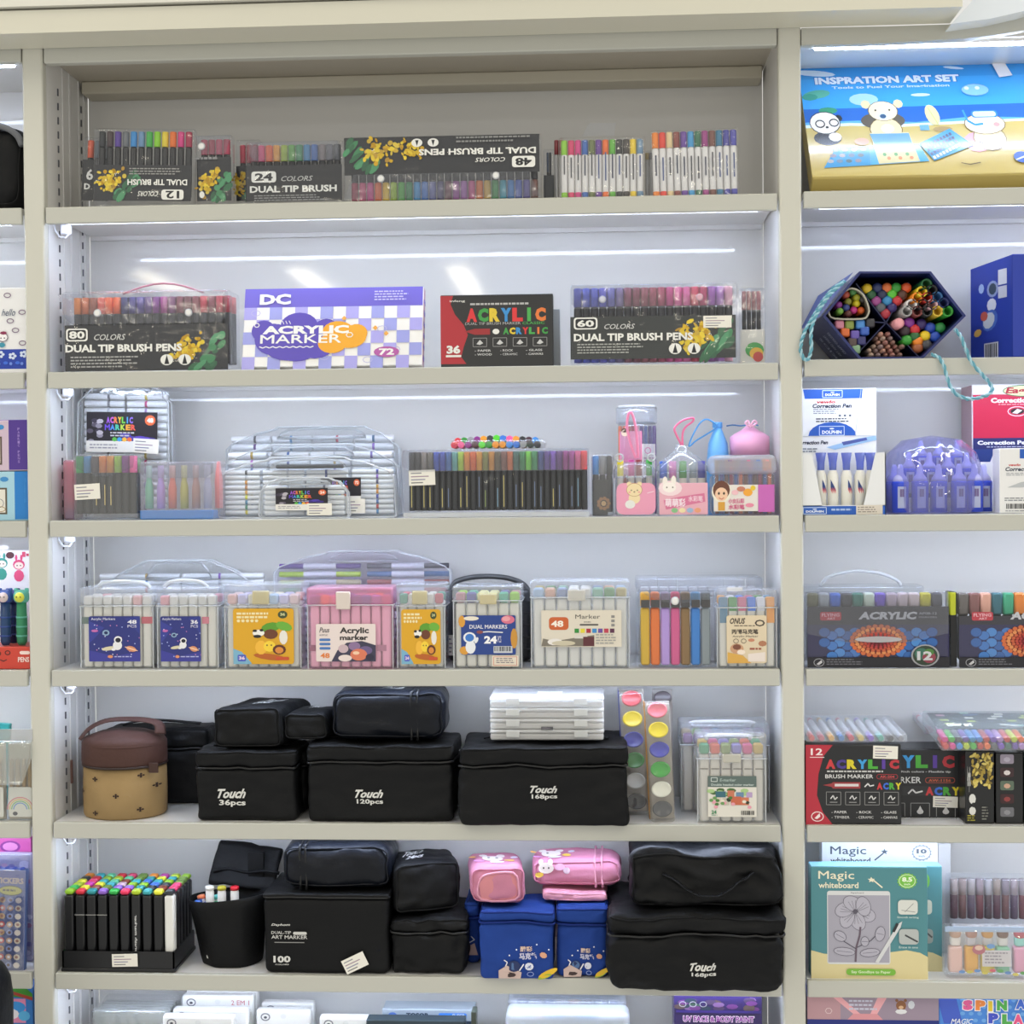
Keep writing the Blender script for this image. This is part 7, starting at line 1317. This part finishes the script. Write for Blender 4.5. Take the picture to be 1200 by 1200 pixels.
a.ell(1002, 1068, 3, 3, GR, 8); a.line([(1008, 1086), (1007, 1096), (1003, 1110), (1002, 1127)], 2.2, '6a5c6a'); a.line([(1003, 1112), (990, 1104), (980, 1098)], 1, GR); a.line([(1004, 1110), (1020, 1102), (1030, 1092)], 1, GR)
for cx_, cy_, rx, ry, rt in ((984, 1097, 8, 6, .5), (989, 1115, 13, 5, .1), (1019, 1116, 12, 5, -.1), (1031, 1094, 6, 9, .2), (1013, 1103, 5, 6, 0)):
    a.ell(cx_, cy_, rx, ry, GR, 14, rt); a.ell(cx_, cy_, rx-.6, ry-.5, 'b0aebc', 14, rt); a.line([(cx_-rx*.7*math.cos(rt), cy_-rx*.7*math.sin(rt)), (cx_+rx*.7*math.cos(rt), cy_+rx*.7*math.sin(rt))], .4, GR)
a.poly([(1025, 1127), (1052, 1082), (1057, 1079), (1055, 1086), (1029, 1128)], 'd4d6d8'); a.poly([(1045, 1091), (1050, 1081), (1053, 1082), (1048, 1092)], '2a2c30'); a.rr(1052, 1054, 1075, 1071, 4, 'd8dad4'); a.line([(1056, 1066), (1072, 1068)], .7, '8a8c8a'); a.line([(1060, 1068), (1070, 1058)], .7, '8a8c8a'); a.rr(1053, 1088, 1076, 1106, 4, 'b4bab8'); a.line([(1060, 1095), (1075, 1103)], 2, '3a3e40')
a.text('Smooth writing', 1051, 1073, 1076, 1076, 'd0e0dc', .01); a.text('Erase in one', 1053, 1108, 1075, 1110.5, 'd0e0dc', .01); a.rr(991, 1135, 1049, 1142.5, 3.6, '7ab83f'); a.text('Say Goodbye to Paper', 997, 1137, 1043, 1141, 'e8f4d0', .02); a.out()
# pens pack and sticker bag
T = Th('pen_pack', 'shallow clear pack of brown and grey pens lying behind the sticker bag', 'marker set', 1114, 1030, 1250, RZ[6], .06)
pens(T, 1116, 1248, 1033, 1052, 1080, ['a89a98', '9a8a88', 'a8a0a0', '988a90', 'a8a4a8', '9a8c84', '8a8088', 'a09498', '9a9094', 'a8989a', '948a8c', '9c9096', 'a89c9c'], ['5a4048', '6a4a48', '5a4a58', '6a3a40', '4a3a40'], y=.014)
shell(T, .03, POUCH); B().rbox(-T.w/2, T.w/2, -.012, 0, .0003, T.v(1082), .002).out('front_tray', solid('d8dade', .4, 'card'), T.root)
T = Th('sticker_bag', 'glossy clear bag of little glue tubes and cartoon toppers with a white price sticker', 'pack', 1108, 1088, 1240, RZ[6], .004)
r = random.Random(11)
for i, (px, py, c1, c2) in enumerate(((1122, 1120, 'e8c0b8', 'e8e4e0'), (1141, 1128, 'e8b04a', 'c8c8d0'), (1160, 1134, 'e8d84a', 'd0d0d4'), (1178, 1132, '8ad0b0', 'e0e0e0'), (1198, 1120, 'e8a8c8', '9ae0d8'), (1215, 1124, '9ab8e8', 'e8e0d8'))):
    p = B().rbox(T.u(px-8), T.u(px+8), .006, .018, max(.0015, T.v(1143)), T.v(1112), .003).out('glue_tube', solid(c1, .3), T.root); B().rbox(T.u(px-6), T.u(px+6), .007, .017, T.v(1112), T.v(1100), .003).out('tube_cap', solid(c2, .3), p)
    m = Matrix.Translation((T.u(px), .012, T.v(1097))) ; B().soft(T.u(px-7), T.u(px+7), .005, .017, T.v(1103), T.v(1091), .0055, 6).out('topper', solid(('c8a088', 'b88a7a', 'd8a050', '7a5a4a', 'c85a6a', '8a7ab0')[i], .4), T.root)
B().rbox(T.u(1152), T.u(1186), .0032, .0042, T.v(1134), T.v(1115), .0004).out('price_sticker', solid('d8d4d8', .5), T.root); a = Art(T, .003); a.micro(1155, 1117, 1183, 1132, 4, '9a94a0'); a.ell(1148, 1114, 8, 6, 'b85a6a', 10); a.ell(1148, 1112, 5, 3, 'e8c8b0', 8); a.ell(1162, 1110, 5, 3, '5a9ad8', 8)
for i in range(9): a.ell(1128+i*9, 1138+r.random()*5, 4, 2, r.choice(('4aa83a', 'd8c82a', 'd84a5a', '4a8ad0')), 7)
a.out('card_print'); B().rbox(-T.w/2, T.w/2, .001, .024, .0003, T.h, .006, None, 3).out('film_wrap', clear(.05, 'fafafa', .04, 'glossy_film', .1, 1.0), T.root); B().box(T.u(1108), T.w/2, .002, .003, T.v(1093), T.v(1087)).out('header_strip', solid('a8bcd8', .4), T.root)
# bottom row of the right bay
T = Th('paint_set_box', 'navy box with a clear window, pink ribbon and a little bear, bottom right bay', 'paint set', 946, 1167, 1100, RZ[7], .004)
B().rbox(-T.w/2, T.w/2, 0, .05, .0003, T.h, .002).out('carton', solid('8a8aa8', .35, 'card'), T.root); a = Art(T, -.0002)
a.rect(946, 1168, 1100, 1196, '9a8a9c'); a.poly([(946, 1168), (985, 1168), (985, 1196), (946, 1196)], 'b89098'); a.poly([(975, 1168), (985, 1168), (1008, 1188), (1002, 1190)], 'e8a8b0'); a.poly([(1040, 1168), (1029, 1168), (1020, 1188), (1027, 1190)], 'e8a8b0'); a.poly([(1000, 1188), (1028, 1188), (1036, 1196), (992, 1196)], 'd8949c'); a.micro(995, 1172, 1030, 1186, 3, 'c8c8dc'); a.ell(1056, 1178, 6, 6, '8a5a3a', 12); a.ell(1051, 1172, 2, 2, '8a5a3a', 6); a.ell(1061, 1172, 2, 2, '8a5a3a', 6); a.ell(1056, 1180, 3, 2, 'd8b08a', 8); a.ell(1068, 1177, 4, 5, 'd0d4dc', 8); a.ell(1056, 1185, 7, 3, 'e0e0e4', 8)
a.loop(971, 1185, 4, 3.4, .8, 'e0c8cc', 6); a.rect(946, 1195, 1100, 1230, '1c2a7c'); a.out()
T = pbox('art_set_box', 'sky blue box with rainbow bubble letters reading spin art play, bottom right corner', 'art set', 1100, 1168, 1250, RZ[7], .006, .05, '4a8ae0'); a = Art(T, -.0002)
a.poly([(1098, 1168), (1120, 1168), (1128, 1200), (1106, 1200)], '3a5ac8')
for i in range(10):
    for j in range(4): a.ell(1128+i*10+(j % 2)*5, 1172+j*8, 3, 2.4, '6aa8ec', 8)
for t, x, y, c in (('S', 1128, 1172, 'e85a9a'), ('P', 1143, 1172, 'f08a3a'), ('I', 1158, 1173, 'e8c82a'), ('N', 1168, 1172, '4ab04a'), ('A', 1190, 1170, '3a6ad8'), ('R', 1206, 1170, 'e85a5a'), ('T', 1221, 1170, '4ab04a'), ('P', 1158, 1187, '3a4ac8'), ('L', 1174, 1188, '4aa84a'), ('A', 1187, 1188, 'e8508a'), ('Y', 1202, 1188, 'f0a03a')):
    w_ = 5 if t == 'I' else 12; a.text(t, x-1.2, y-1, x+w_+1.2, y+13, 'f4f4fa', .12); a.text(t, x, y, x+w_, y+12, c, .08)
a.text('MAGIC', 1114, 1194, 1140, 1200, 'f0f4fa', .03, .3); a.out('front_print', .3, .4)
# ---------------- left bay ----------------
T = block('black fabric case with grey rounded top band, cut by the left photo edge, top row', -90, 146, 26, SZ[1]+.0005, .006, .1, 61, amp=.002, r=.022, name='fabric_case', grp=None)
B().tube(smooth([(T.u(-60), .004, T.v(146)), (T.u(-20), .002, T.v(146)), (T.u(5), .0, T.v(150)), (T.u(20), .0, T.v(160)), (T.u(26), .0, T.v(172))]), .004, 6, flat=1.4).out('piping', solid('6a6c70', .5, 'fabric'), T.root)
T.root['group'] = '' ; del T.root['group']
T = pbox('patterned_box', 'white box scattered with little drawings over a royal blue flowered band, left bay', 'box', -110, 338, 31, SZ[2], .006, .06, 'e9e9ea', top='dcdcde'); a = Art(T, -.0002)
a.rect(-110, 410, 31, 433, '1d3fa8')
for i, x in enumerate((-100, -85, -70, -52, -35, -18, 0, 14, 27)):
    for k in range(5): a.ell(x+3*math.cos(k*1.257), 416+(i % 2)*2+2.6*math.sin(k*1.257), 2, 1.8, 'd0dcf4', 6)
    a.ell(x+6, 426, 3, 2, '3a6ad8', 7); a.ell(x-2, 427, 2, 2, '6a8ae0', 6)
a.text('hello', 2, 363, 18, 371, '3a4a6a', 0, .4)
for x, y in ((9, 347), (12, 377), (18, 388), (26, 403), (-20, 350), (-40, 372), (-60, 360), (-80, 390), (26, 367)): a.loop(x, y, 4, 2.6, .9, '6a4a70', 8)
a.ell(3, 396, 6, 5, 'f2f0f0', 12); a.loop(3, 396, 6, 5, .8, '5a4a60', 12); a.ell(4, 391, 4, 2, '8a2a50', 8); a.ell(1, 397, .8, 1, '3a3040', 5); a.ell(5, 397, .8, 1, '3a3040', 5); a.ell(2, 405, 4, 3, '3a90a8', 8); a.out()
T = pbox('boxed_set', 'light blue box with a strong blue right end, lower of its stack', 'box', -110, 553, 33, SZ[3], .006, .08, 'a4cfe0'); zl3 = T.top; a = Art(T, -.0002)
a.rect(17, 553, 33, 609, '1f7cc8'); a.ell(5, 562, 5, 3, '3a8ac8', 10); a.rect(-60, 572, 8, 603, '5a5040'); a.rect(-58, 574, 6, 601, 'e4e0d4'); a.loop(-1, 590, 5, 5, .8, '8a8a90', 10); a.loop(0, 597, 6, 3, .8, 'a88a5a', 10); a.text('FABRIC', 28, 590, 31, 560, '3a90d8', .01); a.out()
T = pbox('boxed_set', 'lilac box with a deep purple end reading fabric, upper of the stack', 'box', -110, 493, 32, zl3+.0006, .006, .08, 'cdb8c8', top='8a70b0'); a = Art(T, -.0002)
a.rect(10, 493, 32, 551, '4c2f8c'); a.ell(1, 501, 4, 3, '3a8ac8', 8); a.rect(-60, 512, 2, 545, '5a4a40'); a.rect(-58, 514, 0, 543, 'd8d0c0')
for i, ch in enumerate('FABRIC PENS'): a.text(ch, 20.5, 502+i*3.8, 23, 505+i*3.8, '9a80c8', .02) if ch != ' ' else None
a.out()
# display of pens with animal heads
T = pbox('pen_display_back', 'white header card with small coloured cartoon figures behind the topper pens', 'display', -110, 645, 35, SZ[4], .07, .006, 'e4e4e8'); T.root.name = 'display_card'; a = Art(T, -.0002)
for x, c, y in ((2, '3a9a8a', 660), (22, 'd8507a', 662), (-20, 'e0a03a', 662)):
    a.ell(x, y+13, 6, 7, c, 10); a.ell(x, y, 7, 6, c, 12); a.ell(x, y+1, 5.4, 4, 'f0dcd0', 12); a.ell(x-2, y+1, .9, .9, '3a3038', 5); a.ell(x+2, y+1, .9, .9, '3a3038', 5); a.ell(x-3, y-8, 1.6, 4, c, 6); a.ell(x+3, y-8, 1.6, 4, c, 6)
a.ell(12, 651, 5, 4, '5a3038', 10); a.rect(26, 647, 30, 653, 'd04a6a'); a.rect(31, 649, 34, 652, 'd04a6a'); a.ell(5, 642, 6, 3, 'e8e8ec', 8); a.out()
T = pbox('pen_tray', 'red display tray with a small black face drawing, holding topper pens', 'tray', -110, 758, 35, SZ[4], .006, .055, 'c8402f'); zt4 = T.top; a = Art(T, -.0002)
a.loop(-2, 766, 3, 2.4, 1, '2a1a1a', 8); a.loop(9, 765, 3, 2.4, 1, '2a1a1a', 8); a.line([(0, 773), (4, 775), (8, 773)], 1, '2a1a1a'); a.rr(23, 763, 35, 767, 2, 'f0d8d0'); a.text('PENS', 21, 770, 34, 776, 'f0d8d0', .03); a.out()
for i, (px, c, hc, fc, nm) in enumerate(((7, '3a5a8a', '2a4a90', 'd8c8c8', 'blue hooded'), (26, '4aa87a', '5ab09a', 'd8d84a', 'green hooded'), (-12, '8a4a6a', 'c06a90', 'e8d8d0', 'pink hooded'), (16, '2a3a6a', '2a3a80', '3a4a8a', 'dark blue headed rear'))):
    yy = .02 if i < 3 else .045; X, Z = unproj(px, 758, yy); hh = unproj(px, 706, yy)[1]-zt4-.001
    o = tag(empty('topper_pen', (X, yy, zt4+.0006)), '%s cartoon topper pen standing in the red tray' % nm, 'pen', 'topper pens in the red tray')
    B().ring([(.004, 0), (.006, .004), (.0065, hh*.45), (.0056, hh)], 12).out('barrel', clear(.6, c, .1, 'tinted_barrel'), o); B().ring([(.0035, .002), (.0035, hh*.9)], 8).out('refill', solid(c, .4), o)
    h = B().soft(-.0095, .0095, -.008, .008, hh-.001, hh+.016, .0078, 8).out('head', solid(hc, .35), o); m = Matrix.Translation((.0, -.0068, hh+.007)) @ Matrix.Rotation(math.pi/2, 4, 'X')
    B().ring([(.0062, 0), (.0055, .002), (.0001, .003)], 12, m, caps=False).out('face', solid(fc, .4), h); b = B()
    for k in (-1, 1): b.ring([(.0008, 0), (.0008, .001)], 6, Matrix.Translation((k*.0024, -.0094, hh+.0075)) @ Matrix.Rotation(math.pi/2, 4, 'X'))
    b.out('eyes', solid('2a2028', .3), h)
    for k in (-1, 1): B().soft(k*.0065-.0026, k*.0065+.0026, -.002, .002, hh+.012, hh+.018, .0019, 4).out('ear', solid(hc, .35), h)
    for k in range(3): B().ring([(.0066, hh*(.2+.22*k)), (.0068, hh*(.24+.22*k))], 12).out('grip_ring', solid(hc, .4), o)
# fifth row left: teal pad, hanging clear bag, brush cards
T = pbox('note_pad', 'teal pad leaning at the left edge above the clear bags', 'pad', -60, 846, 4, SZ[5], .05, .008, '2f9a98', rot=(0, math.radians(4), 0))
for i, (xa, xb, nm) in enumerate(((-60, 5, 'left'), (9, 38, 'right'))):
    T = Th('brush_card', 'clear bagged card of wooden brushes with a rainbow drawing, %s one' % nm, 'brush set', xa, 872, xb, SZ[5], .006, 'brush cards in the left bay')
    B().box(-T.w/2, T.w/2, .004, .0052, .0006, T.h).out('card', solid('c8bca8', .5, 'card'), T.root)
    n = 5 if i == 0 else 4
    for k in range(n):
        x = -T.w/2+T.w*(k+.5)/n; B().ring([(.0018, T.h*.25), (.003, T.h*.6), (.0022, T.h*.8)], 8, Matrix.Translation((x, .0015, 0))).out('brush_handle', solid('a88a60', .5), T.root)
    a = Art(T, -.0018); a.rr(xa+1, 922, xb-1, 957, 2, 'dcdad2'); cx_ = (xa+xb)/2
    for k, c in enumerate(('d88a8a', 'e0c07a', '8ac08a', '7aa0d0')): a.line([(cx_+(15-k*2.4)*math.cos(t*.35), 948-(14-k*2.2)*math.sin(t*.35)) for t in range(10)], 1.3, c)
    a.ell(cx_-6, 953, 3, 2.4, '4a4a50', 8); a.out('card_print'); B().rbox(-T.w/2, T.w/2, -.0035, .008, .0004, T.h+.002, .002).out('film_wrap', clear(.05, 'f4f6f6', .06, 'card_film', .06, .6), T.root)
T = Th('blister_bag', 'rounded clear blister bulging over the brush cards in the left bay', 'pack', -12, 866, 38, SZ[5], -.004); T.root.location.y = -.002
T.root.location.z = SZ[5]+.045; hh = unproj(20, 866, 0)[1]-SZ[5]-.045
B().soft(-T.w/2, T.w/2, -.012, .0, 0, hh, .006, 14, lambda x, y, z: (x*(.55+.45*min(1, z/(hh*.6))), y, z)).out('blister', clear(.08, 'f0f2f0', .04, 'blister_plastic', .12, .4), T.root); B().box(-T.w/2, T.w/2, -.001, .0004, hh-.002, hh+.012).out('header_card', clear(.3, 'e8e8e8', .1, 'blister_header'), T.root)
# sixth row left: sticker books
def book(label, x0, y0, x1, Y, base, seed, rot=0):
    T = pbox('sticker_book', label, 'book', x0, y0, x1, SZ[6], Y, .008, base, group='sticker books in the left bay', rot=(0, math.radians(rot), 0)); a = Art(T, -.0002); r = random.Random(seed); h = T.yb-y0; w = x1-x0
    return T, a, r, w, h
T, a, r, w, h = book('pink and lilac sticker book, standing at the back', -60, 981, 36, .06, 'b04a90', 1)
a.rect(-60, 981, 36, 1006, 'c85aa0'); a.ell(12, 992, 12, 7, '8a3a8a', 14); a.ell(12, 992, 9, 5, 'd88ac0', 12); a.micro(-10, 998, 30, 1004, 1, 'f0d0e8'); a.rect(-60, 1006, 36, 1138, 'a898b8')
for i in range(60): a.ell(-50+r.random()*84, 1010+r.random()*118, 4, 3, r.choice(('d8d4e0', '8a80b8', 'c890b0', 'e8e4ec', '6a6a9a')), 8)
a.out()
T, a, r, w, h = book('pale violet figured sticker sheet, right of the blue book', -30, 1000, 37, .036, 'a8a4c0', 2)
for i in range(46): a.ell(0+r.random()*35, 1010+r.random()*118, 4, 3, r.choice(('d8d4e0', '7a70b0', 'c8a0b8', 'e8e4ec', '9a88c0', 'b86a8a')), 8)
a.text('2', 23, 1040, 31, 1070, '6a68b0', .08); a.text('S', 22, 1008, 34, 1026, 'd8d8f0', .1); a.out(); B().rbox(-T.w/2, T.w/2, -.004, -.001, .0006, T.h, .001).out('film_wrap', clear(.05, 'f4f4fa', .05, 'book_film', .1, .9), T.root)
T, a, r, w, h = book('blue sticker book with a yellow oval and rows of tiny round faces, in front', -80, 1017, 27, .006, '4a64a0', 3, 2)
a.poly([(-80, 1017), (27, 1019), (24, 1032), (-80, 1034)], '3a4f9c'); a.text('STICKERS', -12, 1027, 24, 1034, 'c8b8a0', .05); a.ell(9, 1042, 14, 6, '4a5a3a', 16); a.ell(9, 1042, 13, 5, 'c8c83a', 16); a.micro(0, 1040.5, 18, 1043.5, 1, '5a5a2a', .8)
for j in range(9):
    for i in range(10):
        x = -66+i*9.4; y = 1053+j*9.4
        if x > 24-j*.3: continue
        a.ell(x, y, 3.9, 3.6, ('d8d0b8', 'c8a88a', 'c85a5a', 'e0dcd0', '8a9ac8', 'b8986a')[(i*5+j*3) % 6], 8); a.ell(x, y, 2, 1.8, ('6a5040', 'e8e0d0', 'e8e8e8', '9a6a5a')[(i+j*2) % 4], 6)
a.out(); B().rbox(-T.w/2, T.w/2, -.0045, -.001, .0006, T.h, .001).out('film_wrap', clear(.04, 'f4f4fa', .05, 'book_film2', .1, .9), T.root)
b = B()
for i in range(12): b.tube([(T.u(-78+i*9)+.0028*math.cos(t*.7), .004+.0045*math.sin(t*.7), T.h+.0006*t*.2) for t in range(9)], .0007, 4, True)
b.out('spiral_binding', solid('3a4a9c', .3), T.root)
# seventh row left
T = pbox('sticker_box', 'colourful box with a green stripe and pink and blue stickers at the bottom left', 'box', -60, 1156, 38, SZ[7], .01, .03, '3a78c0'); a = Art(T, -.0002)
a.poly([(-60, 1157), (30, 1157), (38, 1164), (38, 1170), (-60, 1160)], '3f8a2a'); a.poly([(10, 1160), (38, 1168), (38, 1172), (8, 1163)], 'a83a2a'); a.rect(-60, 1170, 30, 1198, 'e08ab0'); a.ell(18, 1180, 12, 7, '3a90d8', 12); a.ell(14, 1188, 8, 6, 'e8e4ec', 10); a.ell(28, 1190, 7, 6, '5ab0e0', 10); a.ell(6, 1176, 5, 4, 'e8b0c8', 8); a.out()
T = Th('black_bag', 'black rounded bag edge intruding at the lower left corner, in front of the shelves', 'bag', -90, 1116, 8, SZ[7]-.04, -.12)
B().soft(-T.w/2, T.w/2, -.05, .05, 0, T.h, .045, 14, wob(71, .001)).out('bag_body', solid('0c0d10', .5, 'fabric'), T.root); B().tube([(-.03, 0, T.h-.002), (0, 0, T.h+.006), (.02, 0, T.h-.004)], .003, 6).out('grab_loop', solid('15161a', .5), T.root)
